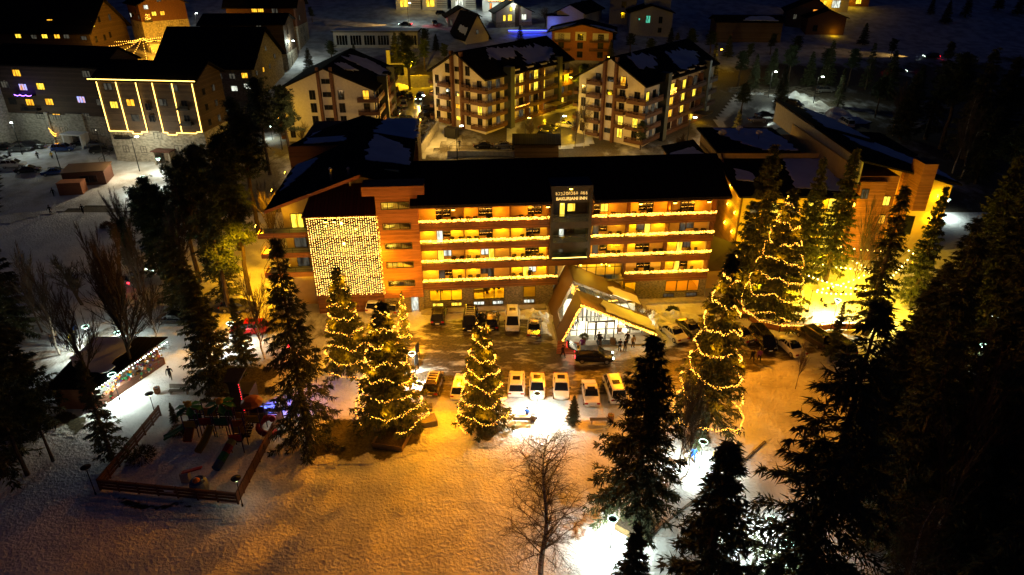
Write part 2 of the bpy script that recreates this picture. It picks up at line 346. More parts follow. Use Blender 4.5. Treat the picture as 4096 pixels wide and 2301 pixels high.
def inside(p, poly):
    c = False; n = len(poly); j = n-1
    for i in range(n):
        xi, yi = poly[i]; xj, yj = poly[j]
        if (yi > p[1]) != (yj > p[1]) and p[0] < (xj-xi)*(p[1]-yi)/(yj-yi)+xi: c = not c
        j = i
    return c
def edist(p, poly):
    d = 1e9; n = len(poly)
    for i in range(n):
        ax, ay = poly[i]; bx, by = poly[(i+1) % n]
        vx, vy = bx-ax, by-ay; t = max(0, min(1, ((p[0]-ax)*vx+(p[1]-ay)*vy)/(vx*vx+vy*vy+1e-9)))
        d = min(d, math.hypot(p[0]-ax-t*vx, p[1]-ay-t*vy))
    return d
def sheet(name, poly, m, cell=CELL, lift=.02, soft=2.5, far=False, px=True, jitter=.8):
    """a ground sheet inside an outline (picture corners on the ground), its edge feathered by attribute"""
    if px: poly = [tuple(at(*p)[:2]) for p in poly]
    xs = [p[0] for p in poly]; ys = [p[1] for p in poly]
    i0, i1 = math.floor(min(xs)/cell)-1, math.ceil(max(xs)/cell)+1; j0, j1 = math.floor(min(ys)/cell)-1, math.ceil(max(ys)/cell)+1
    vid = {}; V = []; F = []; A = []
    def vert(i, j):
        if (i, j) not in vid:
            x, y = i*cell, j*cell; q = (x+jitter*noise.noise(Vector((x*.35, y*.35, 9))), y+jitter*noise.noise(Vector((x*.35, y*.35, 19))))
            d = edist(q, poly); ins = inside(q, poly)
            vid[(i, j)] = len(V); V.append((x, y, (hillf(x, y) if y > 116 else terr(x, y)+relief(x, y))+lift)); A.append(min(1, d/soft) if ins else -.3)
        return vid[(i, j)]
    for i in range(i0, i1):
        for j in range(j0, j1):
            x, y = (i+.5)*cell, (j+.5)*cell
            if inside((x, y), poly):
                F.append((vert(i, j), vert(i+1, j), vert(i+1, j+1), vert(i, j+1)))
    me = bpy.data.meshes.new(name); me.from_pydata(V, [], F); me.materials.append(m)
    at_ = me.attributes.new('edge', 'FLOAT', 'POINT'); at_.data.foreach_set('value', A)
    me.polygons.foreach_set('use_smooth', [True]*len(F)); me.update()
    return tag(link(name, me), kind='structure')
sheet('forecourt_road', [(1500, 1330), (1620, 1290), (1700, 1262), (2190, 1240), (2330, 1420), (2600, 1370), (2680, 1250), (2830, 1215), (2930, 1290), (3060, 1340), (3330, 1345), (3350, 1440), (3150, 1500), (2960, 1600), (2300, 1640), (1700, 1640), (1560, 1540)], M['forecourt'])
sheet('driveway', [(2960, 1560), (3330, 1460), (3330, 1700), (3230, 1900), (3000, 2110), (2780, 2301), (2560, 2301), (2860, 2030), (3080, 1840), (3130, 1740), (3060, 1660)], M['snow_tracks'], lift=.012)
sheet('village_lane', [(0, 1420), (300, 1340), (520, 1240), (600, 1120), (560, 950), (700, 950), (760, 1050), (740, 1180), (620, 1300), (380, 1440), (150, 1560), (0, 1600)], M['lane'], lift=.03)
sheet('side_parking', [(620, 1250), (900, 1190), (1180, 1200), (1500, 1250), (1500, 1330), (1230, 1400), (900, 1390), (700, 1340)], M['lane'], lift=.04)
for k, pl in enumerate([[(1190, 1820), (1250, 1700), (1420, 1660), (1640, 1660), (1730, 1720), (1700, 1800), (1560, 1850), (1330, 1870), (1220, 1860)],
           [(1850, 1700), (1940, 1670), (2040, 1690), (2050, 1740), (1990, 1790), (1920, 1795), (1870, 1760)],
           [(900, 1480), (1080, 1440), (1150, 1500), (1100, 1590), (950, 1610), (760, 1590), (800, 1500)],
           [(230, 1640), (420, 1640), (400, 1700), (300, 1760), (180, 1720)],
           [(380, 2040), (300, 1990), (420, 1960), (960, 2040), (960, 2090), (600, 2080)],
           [(2480, 2120), (2560, 2060), (2720, 2080), (2740, 2140), (2600, 2160)],
           [(760, 1560), (1130, 1600), (1100, 1650), (760, 1640)],
           [(2700, 1760), (2800, 1720), (2900, 1750), (2860, 1810), (2740, 1810)]]):
    sheet('grass_patch', pl, M['grass'], lift=.06, soft=1.2, jitter=1.6)
sheet('hillside_road', [(100, 590), (420, 560), (620, 640), (740, 760), (560, 860), (380, 820), (0, 900), (0, 600)], M['snow_tracks'], cell=1.25, lift=.12)
sheet('village_car_park', [(1590, 330), (1800, 350), (1790, 560), (1690, 640), (1580, 560), (1540, 440)], M['carpark'], cell=1.25, lift=.15)
sheet('rear_car_park', [(2010, 600), (2050, 480), (2330, 420), (2400, 520), (2360, 590)], M['carpark'], cell=1.25, lift=.15)
sheet('east_car_park', [(2860, 480), (2950, 370), (3200, 390), (3180, 480), (3020, 560), (2880, 560)], M['carpark'], cell=1.25, lift=.15)
sheet('upper_car_park', [(370, 200), (520, 190), (640, 230), (660, 310), (420, 330), (360, 260)], M['carpark'], cell=1.25, lift=.15)
sheet('mountain_road', [(1300, 85), (1640, 110), (1850, 125), (1850, 140), (1640, 128), (1300, 100)], M['snow_tracks'], cell=1.25, lift=.2)
# ---------------------------------------------------------------- windows shared by every building
_wc = {}
def win_mesh(w, h, kind, cols=2, rows=1, frame='frame', fw=.07):
    key = (round(w, 2), round(h, 2), kind, cols, rows, frame)
    if key not in _wc:
        b = MB(); d0, d1 = -.07, .03
        b.box(-w/2, w/2, d0, d1, 0, fw); b.box(-w/2, w/2, d0, d1, h-fw, h)
        b.box(-w/2, -w/2+fw, d0, d1, fw, h-fw); b.box(w/2-fw, w/2, d0, d1, fw, h-fw)
        for i in range(1, cols):
            x = -w/2+w*i/cols; b.box(x-.035, x+.035, d0+.01, d1, fw, h-fw)
        for i in range(1, rows):
            z = h*i/rows; b.box(-w/2+fw, w/2-fw, d0+.012, d1, z-.03, z+.03)
        b.quad((-w/2+fw, -.02, fw), (w/2-fw, -.02, fw), (w/2-fw, -.02, h-fw), (-w/2+fw, -.02, h-fw), 1)
        _wc[key] = b.mesh('window', [M[frame], M[kind]])
    return _wc[key]
def window(parent, W, D, face, a, z, w, h, kind, cols=2, rows=1, frame='frame', off=0., d=None, name='window'):
    """window on wall F(ront) B(ack) L(eft) R(ight) of a W x D block, centre a along it, sill z"""
    me = win_mesh(w, h, kind, cols, rows, frame)
    if face == 'F': loc, rz = (a, (d or 0)-off-.03, z), 0
    elif face == 'R': loc, rz = (W+off+.03, a, z), R(90)
    elif face == 'L': loc, rz = (-off-.03, a, z), R(-90)
    else: loc, rz = (a, D+off+.03, z), R(180)
    return link(name, me, parent, loc, (0, 0, rz))
def wall_open(b, s0, s1, z0, z1, d0, d1, ops, m=0):
    """a wall of boxes round its openings (s0,s1,z0,z1)"""
    xs = sorted({s0, s1, *[o[0] for o in ops], *[o[1] for o in ops]})
    for a, c in zip(xs, xs[1:]):
        zs = sorted((o[2], o[3]) for o in ops if o[0] < (a+c)/2 < o[1]); z = z0
        for p, q in zs:
            if p > z: b.box(a, c, d0, d1, z, p, m)
            z = q
        if z < z1: b.box(a, c, d0, d1, z, z1, m)
def bulbs(pts, r=.045):
    b = MB()
    for p in pts: b.octa(p, r*rnd.uniform(.7, 1.3), 1 if rnd.random() < .3 else 0)
    return b

# ---------------------------------------------------------------- the lit hotel
HO = (-12.5, 81.5); HA = R(5.0)
def hot(s, d, z=0.):
    return Vector((HO[0]+s*math.cos(HA)-d*math.sin(HA), HO[1]+s*math.sin(HA)+d*math.cos(HA), z))
hotel = thing('hotel', 'long four storey timber fronted hotel with dark roof and glowing balconies', 'hotel', (HO[0], HO[1], 0), HA)
LV = [3.5, 6.35, 9.2, 12.0]; CEIL = [6.35, 9.2, 12.0, 15.2]
# ground floor with stone cladding
gw = MB()
G_OPS = [(1.35, 5.75, 1.35, 3.12), (7.3, 11.5, 1.35, 3.12), (14.1, 15.8, 1.35, 3.12), (28.2, 29.8, 1.3, 3.12), (34.0, 38.8, 1.3, 3.12), (18.2, 28.0, .1, 3.3)]
wall_open(gw, 0, 39.8, -.2, 3.5, .05, .3, G_OPS)
gw.box(0, .3, .3, 15, -.2, 3.5); gw.box(39.5, 39.8, .3, 15, -.2, 3.5)
gw.build('stone_wall', M['stone'], hotel)
pl = MB(); pl.box(.1, 17.2, -1.2, .03, -.15, .28); pl.build('plinth', M['concrete'], hotel); pl = MB(); pl.box(30.4, 39.9, -1.2, .03, -.15, .35); pl.build('plinth', M['concrete'], hotel)
bk = MB(); bk.box(0, 39.8, 15, 15.3, -.2, 15.3); bk.box(0, .3, 1.5, 15, 3.5, 15.2); bk.box(39.5, 39.8, 1.5, 15, 3.5, 15.2); bk.build('rear_wall', M['plaster'], hotel)
# rooms behind the ground floor glass
def room(x0, x1, y1, z0, z1, lights, col=YEL, e=60):
    b = MB(); b.box(x0, x1, .32, y1, z0-.1, z0, 1); b.box(x0, x1, y1, y1+.1, z0, z1); b.box(x0-.1, x0, .32, y1, z0, z1); b.box(x1, x1+.1, .32, y1, z0, z1); b.box(x0, x1, .32, y1, z1, z1+.08)
    b.build('room_lining', [M['plaster_warm'], M['floor_oak']], hotel)
    for lx in lights: lamp('AREA', (lx, 3.2, z1-.1), e, col, size=1.2, parent=hotel, name='ceiling_lamp_light')
M['floor_oak'] = mat('oak_floor', (.4, .27, .13), (.5, .35, .18), .4, 2, stretch=(1, 8, 1))
room(1.2, 6.1, 6, 1.1, 3.35, [2.6, 4.8], e=220); room(6.9, 11.8, 6, 1.1, 3.35, [8.3, 10.5], e=200); room(13.6, 16.2, 5, 1.1, 3.35, [14.9], e=40)
room(27.9, 30.2, 6, .9, 3.4, [29], e=140); room(33.4, 39.3, 7, .9, 3.4, [34.8, 37.6], ORG, 110)
def storefront(x0, x1, z0, z1, n, name='window'):
    w = MB(); w.box(x0, x1, .0, .12, z0, z0+.1); w.box(x0, x1, .0, .12, z1-.1, z1); k = n
    for i in range(k+1):
        x = x0+(x1-x0)*i/k; w.box(max(x0, x-.06), min(x1, x+.06), .0, .12, z0+.1, z1-.1)
    o = w.build(name, M['frame'], hotel); return o
storefront(1.35, 5.75, 1.35, 3.12, 3); storefront(7.3, 11.5, 1.35, 3.12, 3); storefront(14.1, 15.8, 1.35, 3.12, 1); storefront(28.2, 29.8, 1.3, 3.12, 1); storefront(34, 38.8, 1.3, 3.12, 3)
for x in (2.4, 4.9, 8.0, 10.6, 14.9):      # small basement lights, three panes each
    window(hotel, 0, 0, 'F', x, .5, 1.5, .6, 'w_white' if x > 6 else 'w_yellow', 3, d=.05)
for x in (29, 34.6, 37.9): window(hotel, 0, 0, 'F', x, .5, 1.6, .6, 'w_dim', 3, d=.05)
# balcony floors, spandrels and back walls
BAYS_L = [.15, 6.3, 12.4, 17.45]; BAYS_R = [23.1, 28.1, 33.6, 39.7]
cols_lit = {0: 'lit', 1: 'lit', 2: 'lit', 3: 'top'}
floors = [(LV[i], CEIL[i]) for i in range(4)]
for i, (z, c) in enumerate(floors):
    spans = [(0, 17.5), (23.0, 39.8)]
    if i == 0: spans = [(0, 18.8), (28.0, 39.8)]
    if i == 1: spans = [(0, 39.8)]
    for a, b_ in spans:
        f = MB(); f.box(a+.05, b_-.05, .12, 3.0, z-.12, z+.1); f.build('balcony_floor', M['concrete'], hotel)
        h = 1.05 if i == 3 else .62
        nb = max(3, int(h/.18)); hh = (h+.32)/nb
        for k in range(nb):          # spandrel boards, each proud of its joint
            f = MB(); f.box(a, b_, 0 if k % 2 else .012, .1, z-.32+k*hh, z-.32+(k+1)*hh-.02); f.build('spandrel_board', M['wood_dark'], hotel)
# walls behind the balconies
wallm = {3: 'plaster_warm'}
for i, (z, c) in enumerate(floors):
    for a, b_, bays in ((.05, 17.45, BAYS_L), (23.05, 39.75, BAYS_R)):
        if i == 0 and a < 1: b_ = 18.7
        if i == 0 and a > 20: a = 28.1
        w = MB(); w.box(a, b_, 1.7, 1.9, z+.1, c-.12); w.build('balcony_wall', M['plaster_warm'], hotel)
        for x in bays:
            if x < a-.2: continue
            dv = MB(); dv.box(x-.06, x+.06, .16, 1.68, z+.1, c-.14); dv.build('divider', M['wood_dark'], hotel)
    # doors and windows
SPEC = {  # floor: (door centre, window centre, door kind, window kind)
 3: [(3.1, 4.1, 'glass_dark', 'glass_dark'), (9.7, 8.8, 'glass_dark', 'glass_dark'), (15.2, 16.1, 'glass_dark', 'glass_dark'), (24.0, 25.0, 'glass_dark', 'w_yellow'), (31.2, 30.2, 'glass_dark', 'glass_dark'), (36.9, 35.9, 'glass_dark', 'glass_dark')],
 2: [(3.1, 4.0, 'w_white', 'glass_dark'), (9.7, 8.8, 'glass_dark', 'glass_dark'), (15.0, 15.9, 'glass_dark', 'glass_dark'), (24.0, 25.0, 'w_dim', 'glass_dark'), (31.1, 30.1, 'w_yellow', 'w_dim'), (36.0, 37.0, 'w_dim', 'w_dim')],
 1: [(3.1, 4.0, 'w_yellow', 'w_white'), (9.9, 9.0, 'w_yellow', 'w_white'), (14.9, 15.8, 'glass_dark', 'glass_dark'), (24.1, 25.2, 'w_dim', 'glass_dark'), (31.2, 30.2, 'glass_dark', 'glass_dark'), (35.9, 36.9, 'w_yellow', 'w_dim')],
 0: [(3.1, 4.0, 'w_dim', 'glass_dark'), (9.8, 8.9, 'w_dim', 'w_dim'), (14.6, 15.5, 'w_yellow', 'w_white'), (31.6, 30.6, 'glass_dark', 'glass_dark'), (35.8, 36.8, 'w_yellow', 'glass_dark')]}
for i, lst in SPEC.items():
    for dc, wc_, dk, wk in lst:
        window(hotel, 0, 0, 'F', dc, LV[i]+.12, .85, 2.1, dk, 1, d=1.7, name='balcony_door')
        window(hotel, 0, 0, 'F', wc_, LV[i]+.95, 1.1, 1.2, wk, 2, d=1.7)
# reflections of string lights in the dark panes, put in as glowing bulbs
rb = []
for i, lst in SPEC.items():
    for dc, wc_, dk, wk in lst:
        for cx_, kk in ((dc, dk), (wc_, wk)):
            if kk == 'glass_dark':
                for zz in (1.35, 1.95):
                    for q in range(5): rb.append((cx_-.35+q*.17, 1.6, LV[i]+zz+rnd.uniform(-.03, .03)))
tag(bulbs(rb, .028).build('pane_reflections', [M['bulb'], M['bulb_dim']], hotel), kind='stuff')
# ceiling lamps: hot spots on the walls
LSPOT = {0: [1.6, 5.3, 7.4, 13.3, 17.0, 33.0, 34.6, 38.6], 1: [1.6, 7.5, 13.4, 16.6, 26.8, 29.3, 34.9, 38.3, 11.2, 23.4], 2: [1.6, 5.3, 7.3, 11.3, 13.4, 16.7, 29.3, 32.6, 23.3, 26.9]}
WEAK = {(0, 10.9), (1, 11.2), (1, 32.0), (2, 26.9), (2, 16.7), (0, 33.0)}
cl_m = MB().lathe([(.13, 0), (.13, .05), (.1, .06)], n=8).mesh('ceiling_lamp', M['lamp_warm'])
for i, xs in LSPOT.items():
    for x in xs:
        c = CEIL[i]-.2
        link('ceiling_lamp', cl_m, hotel, (x, 1.35, c))
        lamp('SPOT', (x, 1.33, c-.04), 560 if (i, x) not in WEAK else 110, YEL, .05, parent=hotel, angle=118, blend=.8)
for x0, x1 in ((.3, 17.3), (23.3, 39.5)):       # warm glow on the top floor from its garlands
    for k in range(4):
        x = x0+(x1-x0)*(k+.5)/4; lamp('POINT', (x, .6, 13.6), 130, (1, .32, .005), .3, parent=hotel, name='garland_glow_light')
# railings and garlands
for i in range(4):
    z = LV[i]+(1.0 if i == 3 else .55)
    for a, b_ in (((0, 17.45), (23.05, 39.8)) if i else ((0, 18.75), (28.05, 39.8))):
        r_ = MB(); top = LV[i]+1.25
        r_.box(a, b_, -.03, .02, top-.05, top); r_.box(a, b_, -.025, .015, z+.08, z+.11)
        x = a+.2
        while x < b_: r_.box(x-.02, x+.02, -.025, .015, LV[i]+.3, top-.05); x += 1.0
        r_.build('railing', M['metal'], hotel)
        P_ = []; n = int((b_-a)*44)
        for k in range(n):
            x = a+(b_-a)*rnd.random(); P_.append((x, -.1-.1*rnd.random(), top+.04-rnd.uniform(0, .4)*(.9+.1*math.sin(x*3.1))))
        g = link('light_garland', bulbs(P_, .05).mesh('bulbs', [M['bulb_w'], M['bulb_dim']]), None, (HO[0], HO[1], 0), (0, 0, HA))
        tag(g, 'thick garland of warm bulbs along the %s balcony rail %s of the charcoal bay' % (['lowest', 'second', 'third', 'topmost'][i], 'left' if a < 5 else 'right'), 'light garland', 'garlands on the hotel balcony rails')
        for k in range(3):
            lamp('POINT', ((a+(b_-a)*(k+.5)/3), -.9, top-.1), 62, (1, .3, .005), .4, parent=hotel, name='garland_glow_light')
# charcoal centre bay with the sign
cb = MB()
cb.box(17.55, 17.9, -.35, 5, 7.25, 17.4); cb.box(22.6, 22.95, -.35, 5, 7.25, 17.4); cb.box(17.9, 22.6, -.35, 5, 17.05, 17.4)
cb.box(17.9, 22.6, -.05, 1.6, 15.05, 17.05); cb.box(17.9, 22.6, 1.4, 1.6, 7.25, 15.05)
cb.box(17.9, 22.6, -.3, 1.4, 11.5, 12.45); cb.box(17.9, 22.6, -.3, 1.4, 8.6, 9.55); cb.box(17.9, 22.6, -.3, 1.4, 6.95, 7.25)
cb.build('charcoal_bay', M['dark_clad'], hotel)
for z, k1, k2 in ((12.55, 'w_yellow', 'w_yellow'), (9.65, 'w_white', 'glass_dark'), (7.35, 'w_dim', 'glass_dark')):
    window(hotel, 0, 0, 'F', 19.3, z, .75, 2.0 if z > 8 else 1.7, k1, 1, d=1.4, name='balcony_door'); window(hotel, 0, 0, 'F', 20.5, z+.7, 1.1, 1.2 if z > 8 else .9, k2, 2 if z < 12 else 1, d=1.4)
for z in (12.5, 9.6):
    for a, b_ in ((17.95, 19.5), (19.55, 21.05), (21.1, 22.55)):
        g = MB(); g.box(a, b_, -.32, -.29, z, z+1.0); g.build('balustrade_pane', M['clear_glass'], hotel)
    g = MB(); g.box(17.9, 22.6, -.34, -.27, z+1.0, z+1.04); g.build('handrail', M['metal'], hotel)
for x in (18.4, 21.8):
    for c in (11.45, 8.55): 
        link('ceiling_lamp', cl_m, hotel, (x, 1.1, c-.05)); lamp('SPOT', (x, 1.15, c-.1), 26, (.8, 1, .3), .04, parent=hotel, angle=140, blend=.9)
lamp('SPOT', (20.2, -1.0, 17.6), 26, CRM, .05, parent=hotel, angle=100, aim=None, blend=.8)
lamp('POINT', (19.4, .5, 14), 8, WHT, .1, parent=hotel)
s_ = MB(); s_.box(17.9, 22.6, -.33, -.3, 7.28, 7.36); s_.build('light_strip', M['strip'], hotel)
lm = MB().lathe([(.02, 0), (.22, -.05), (.02, -.12)], n=8); lm.build('sign_lamp', M['lamp_warm'], hotel, loc=(20.1, -.15, 16.95))
def text(s, name, size, loc, m, parent, ext=.03, bold=0., space=1.0, rot=(R(90), 0, 0)):
    c = bpy.data.curves.new(name, 'FONT'); c.body = s; c.size = size; c.extrude = ext; c.align_x = 'CENTER'; c.offset = bold; c.space_character = space
    o = bpy.data.objects.new(name, c); COL.objects.link(o)
    me = bpy.data.meshes.new_from_object(o.evaluated_get(bpy.context.evaluated_depsgraph_get())); bpy.data.objects.remove(o); bpy.data.curves.remove(c)
    me.materials.clear(); me.materials.append(m); return link(name, me, parent, loc, rot)
M['sign'] = emat('sign_gold', (1, .68, .2), .95)
text('BAKURIANI INN', 'sign_letters', .56, (20.25, -.09, 15.42), M['sign'], hotel, bold=.012)
# the Georgian line, drawn stroke by stroke (each glyph: arcs in a unit cell)
def arc(cx_, cy_, rx, ry, a0, a1, n=9): return [(cx_+rx*math.cos(R(a0+(a1-a0)*k/n)), cy_+ry*math.sin(R(a0+(a1-a0)*k/n))) for k in range(n+1)]
GL = {
 'b': [arc(.5, .32, .3, .3, 0, 360), arc(.38, .62, .3, .28, -40, 150)],
 'a': [arc(.32, .5, .35, .45, 120, -130)], 'k': [arc(.28, .55, .3, .3, 150, -20), [(.57, .5), (.57, .1)], arc(.3, .12, .27, .2, 0, -150)],
 'u': [arc(.25, .35, .33, .32, 180, 360), [(.58, .35), (.6, 1.0)], [(.6, 1.0), (.1, 1.0)]],
 'r': [arc(.25, .7, .2, .25, 180, 0), arc(.65, .7, .2, .25, 180, 0), [(.85, .7), (.85, .35)], arc(.5, .32, .35, .3, 0, -200), [(.05, .7), (.05, .4)]],
 'i': [arc(.35, .55, .28, .4, -50, 235), [(.07, .5), (.07, .1)], [(.63, .5), (.63, .1)]],
 'n': [arc(.4, .32, .3, .3, 0, 360), arc(.55, .65, .42, .35, 95, 200)], ' ': []}
gm = MB(); x = 0.
for ch in 'bakuriani inn':
    for st in GL[ch]:
        for p, q in zip(st, st[1:]): gm.tube((x+p[0]*.3, 0, p[1]*.4), (x+q[0]*.3, 0, q[1]*.4), .03, n=4)
    x += .34 if ch in 'bkuran' else .3
gm.build('sign_letters', M['sign'], hotel, loc=(20.25-x/2, -.1, 16.12))
# main roof
rf = MB(); RZ = R(0)
rf.slab([(-.35, -1.7, 15.55), (17.5, -1.7, 15.55), (17.5, 7.2, 18.6), (-.35, 7.2, 18.6)], (0, 0, .3)); rf.build('roof', M['roof'], hotel)
rf = MB(); rf.slab([(23.0, -1.7, 15.55), (40.9, -1.7, 15.55), (41.6, 7.2, 18.6), (23.0, 7.2, 18.6)], (0, 0, .3)); rf.build('roof', M['roof'], hotel)
rf = MB(); rf.slab([(17.52, 3.4, 17.3), (22.98, 3.4, 17.3), (22.98, 7.2, 18.6), (17.52, 7.2, 18.6)], (0, 0, .3)); rf.build('roof', M['roof'], hotel)
rf = MB(); rf.slab([(-.35, 7.2, 18.6), (41.6, 7.2, 18.6), (40.9, 16.2, 15.4), (-.35, 16.2, 15.4)], (0, 0, .3)); rf.build('roof', M['roof'], hotel)
sf = MB(); sf.box(-.3, 17.48, -1.66, 1.8, 15.38, 15.5); sf.build('soffit', M['wood_dark'], hotel); sf = MB(); sf.box(23.02, 40.8, -1.66, 1.8, 15.38, 15.5); sf.build('soffit', M['wood_dark'], hotel)
gb = MB(); gb.slab([(39.6, -1, 15.5), (39.6, 7.2, 18.5), (39.6, 15.3, 15.5)], (.12, 0, 0)); gb.build('gable_wall', M['wood_dark'], hotel)
# stair tower
tw = MB(); T_OPS = [(-4.05, -.45, 14.95, 15.95), (-4.05, -.45, 12.2, 13.1), (-4.05, -.45, 9.45, 10.35), (-4.05, -.45, 6.75, 7.65), (-4.05, -.45, 4.05, 4.95)]
wall_open(tw, -4.7, .55, 2.3, 16.9, -.35, -.1, T_OPS); tw.box(.3, .55, -.1, 3, 2.3, 16.9); tw.box(-4.7, -4.45, -.1, 6, 2.3, 16.9); tw.box(-6.2, 1.5, -.7, 2.2, 16.92, 18.1)
tw.build('stair_tower', M['wood'], hotel)
tb = MB(); tb.box(-4.7, -1.2, -.3, -.1, -.2, 2.28); tb.box(-.2, .55, -.3, -.1, -.2, 2.28); tb.box(-4.4, .3, 1.4, 1.5, -.2, 16.9, 1); tb.box(-4.4, .3, -.1, 1.4, 16.7, 16.85, 1); tb.build('tower_core', [M['stone'], M['plaster']], hotel)
for k, (a, b_, z0, z1) in enumerate(T_OPS):
    f = MB(); f.box(a, b_, -.4, -.2, z0, z0+.07); f.box(a, b_, -.4, -.2, z1-.07, z1)
    for x in (a+.04, a+.85, a+2.2, b_-.04): f.box(x-.04, x+.04, -.4, -.2, z0+.07, z1-.07)
    f.build('window', M['frame'], hotel)
    st = MB()
    for q in range(9):
        st.box(a+1.1+q*.27, a+1.37+q*.27, .2, 1.2, z1-.05-q*.1-.14, z1-.05-q*.1)
    st.box(a+.2, a+1.4, .2, 1.2, z0+.02, z0+.1)
    st.build('stair_flight', M['concrete'], hotel)
    rl = MB()
    for q in range(12): rl.box(a+.3+q*.25, a+.32+q*.25, .1, .13, z0+.1, z0+.75-(.0 if q < 5 else (q-5)*.06))
    rl.build('stair_railing', M['metal'], hotel)
    lamp('POINT', (a+.7, .5, z1-.15), 70, (1, .66, .06), .1, parent=hotel, name='stair_light')
dr = MB(); dr.box(-1.15, -.25, -.14, -.06, .2, 2.2); dr.build('side_door', M['w_white'], hotel)
# glass hall behind the curtain of lights
gh = MB()
gh.box(-13.6, -13.3, .3, 6, 0, 14.2); gh.box(-4.95, -4.72, .3, 6, 0, 14.2); gh.box(-13.3, -4.95, 4.4, 4.6, 0, 14.2); gh.box(-13.3, -4.95, .3, .6, 0, 2.9)
gh.build('hall_wall', M['wood_dark'], hotel)
for z in (2.9, 5.6, 8.4, 11.2, 13.9):
    f = MB(); f.box(-13.3, -4.95, .35, 4.4, z, z+.18); f.build('hall_floor', M['concrete'], hotel)
for k in range(6):
    x = -13.25+k*1.65; f = MB(); f.box(x-.05, x+.05, .3, .38, 2.95, 13.9); f.build('mullion', M['frame'], hotel)
for z in (4.3, 7.0, 9.8, 12.6): f = MB(); f.box(-13.25, -4.97, .31, .36, z-.04, z+.04); f.build('transom', M['frame'], hotel)
rr = MB(); rr.slab([(-14.0, -.4, 14.15), (-4.75, -.4, 14.15), (-4.75, 4.9, 16.6), (-13.0, 4.9, 16.6)], (0, 0, .18)); rr.build('hall_roof', M['roof_red'], hotel)
for x, z, d_, e in ((-9.6, 12.3, 2.2, 26), (-9.6, 9.4, 2.2, 40), (-12, 7.0, 2, 8), (-7, 4.8, 2, 16), (-7.8, 11.5, 2, 5), (-11.6, 12, 2, 5), (-6.6, 8.0, 2.4, 6), (-11, 4.4, 2, 6)):
    b = MB().ball((0, 0, 0), .2 if e > 25 else .1, n=8); o = b.build('hall_lamp', M['lamp_warm'], hotel, loc=(x, d_, z)); lamp('POINT', (x, d_-.3, z), e*.55, YEL, .2, parent=hotel)
# curtain of lights: about ninety hanging strings
P_ = []; wires = MB()
cbm = MB()
for k in range(31):
    x = -13.45+8.8*k/30; y = -.15; z = 14.0; wires.tube((x, y, 14.0), (x, y, 3.0), .008, n=3, caps=False)
    while z > 2.95:
        r_ = rnd.uniform(.022, .04); l_ = rnd.uniform(.06, .13); cx_ = x+rnd.uniform(-.015, .015)
        cbm.add([(cx_+r_, y, z), (cx_-r_, y, z), (cx_, y+r_, z), (cx_, y-r_, z), (cx_, y, z+l_), (cx_, y, z-l_)], [(0, 2, 4), (2, 1, 4), (1, 3, 4), (3, 0, 4), (2, 0, 5), (1, 2, 5), (3, 1, 5), (0, 3, 5)]); z -= rnd.uniform(.2, .42)
for k in range(420): P_.append((-4.62+rnd.uniform(-.13, .13), -.3+rnd.uniform(-.08, .08), rnd.uniform(2.9, 14.1)))
for k in range(200): P_.append((-13.5+8.9*rnd.random(), -.25, 14.05+rnd.uniform(-.06, .05)))
ct = wires.build('light_curtain', M['wire'], None, loc=(HO[0], HO[1], 0), rot=(0, 0, HA)); tag(ct, 'curtain of hanging golden light strings over the glass hall left of the stair tower', 'light curtain')
tag(cbm.build('curtain_bulbs', M['curtain_bulb'], ct), kind='stuff'); tag(bulbs(P_, .035).build('curtain_edge_bulbs', [M['bulb_w'], M['bulb_dim']], ct), kind='stuff')
for k in range(3):
    for q in range(2): lamp('POINT', (-12+k*3.2, -1.6, 5.5+q*5), 14, YEL, .6, parent=hotel, name='curtain_glow_light')
lamp('SPOT', (-3.9, -3.2, 1.2), 6500, (1, .42, .006), .15, parent=hotel, aim=(-2.3, 0, 9), angle=80, blend=.8)
lamp('POINT', (-4.3, -1.6, 9), 600, (1, .42, .006), .4, parent=hotel)
# two steel flues
for x in (-10.6, -8.3):
    f = MB(); f.tube((0, 0, 0), (0, 0, 2.6), .14, n=8); f.lathe([(.24, 2.6), (.24, 2.75), (.1, 2.9)], n=8); f.build('flue', M['steel'], hotel, loc=(x, 4.6, 16.2))
# left wing under its own gabled roof
wg = MB(); wg.box(-17.2, -13.62, 3.2, 24, 0, 14.3); wg.slab([(-18.2, 6.3, 14.3), (-2, 6.3, 14.3), (-2, 6.3, 17.9), (-7, 6.3, 18.4)], (0, .3, 0)); wg.slab([(-17.2, 3.2, 14.3), (-13.62, 3.2, 14.3), (-13.62, 3.2, 16.4), (-17.2, 3.2, 14.9)], (0, .3, 0))
wg.build('wing_wall', M['plaster_warm'], hotel)
wr = MB()
LE = (-18.9, 1.6, 14.3); LB = (-18.9, 20, 14.3); RF = (-6.6, 2.6, 18.4); RBk = (-7.6, 24, 18.4)
wr.slab([LE, RF, RBk, LB], (0, 0, .3)); wr.build('wing_roof', M['roof'], hotel)
wr = MB(); wr.slab([RF, (-.4, 2.6, 17.0), (-.4, 24, 17.0), RBk], (0, 0, .3)); wr.build('wing_roof', M['roof'], hotel)
fa = MB(); fa.slab([(-18.9, 1.45, 14.2), (-6.6, 2.45, 18.3), (-6.6, 2.45, 18.72), (-18.9, 1.45, 14.62)], (0, .12, 0)); fa.build('barge_board', M['wood'], hotel)
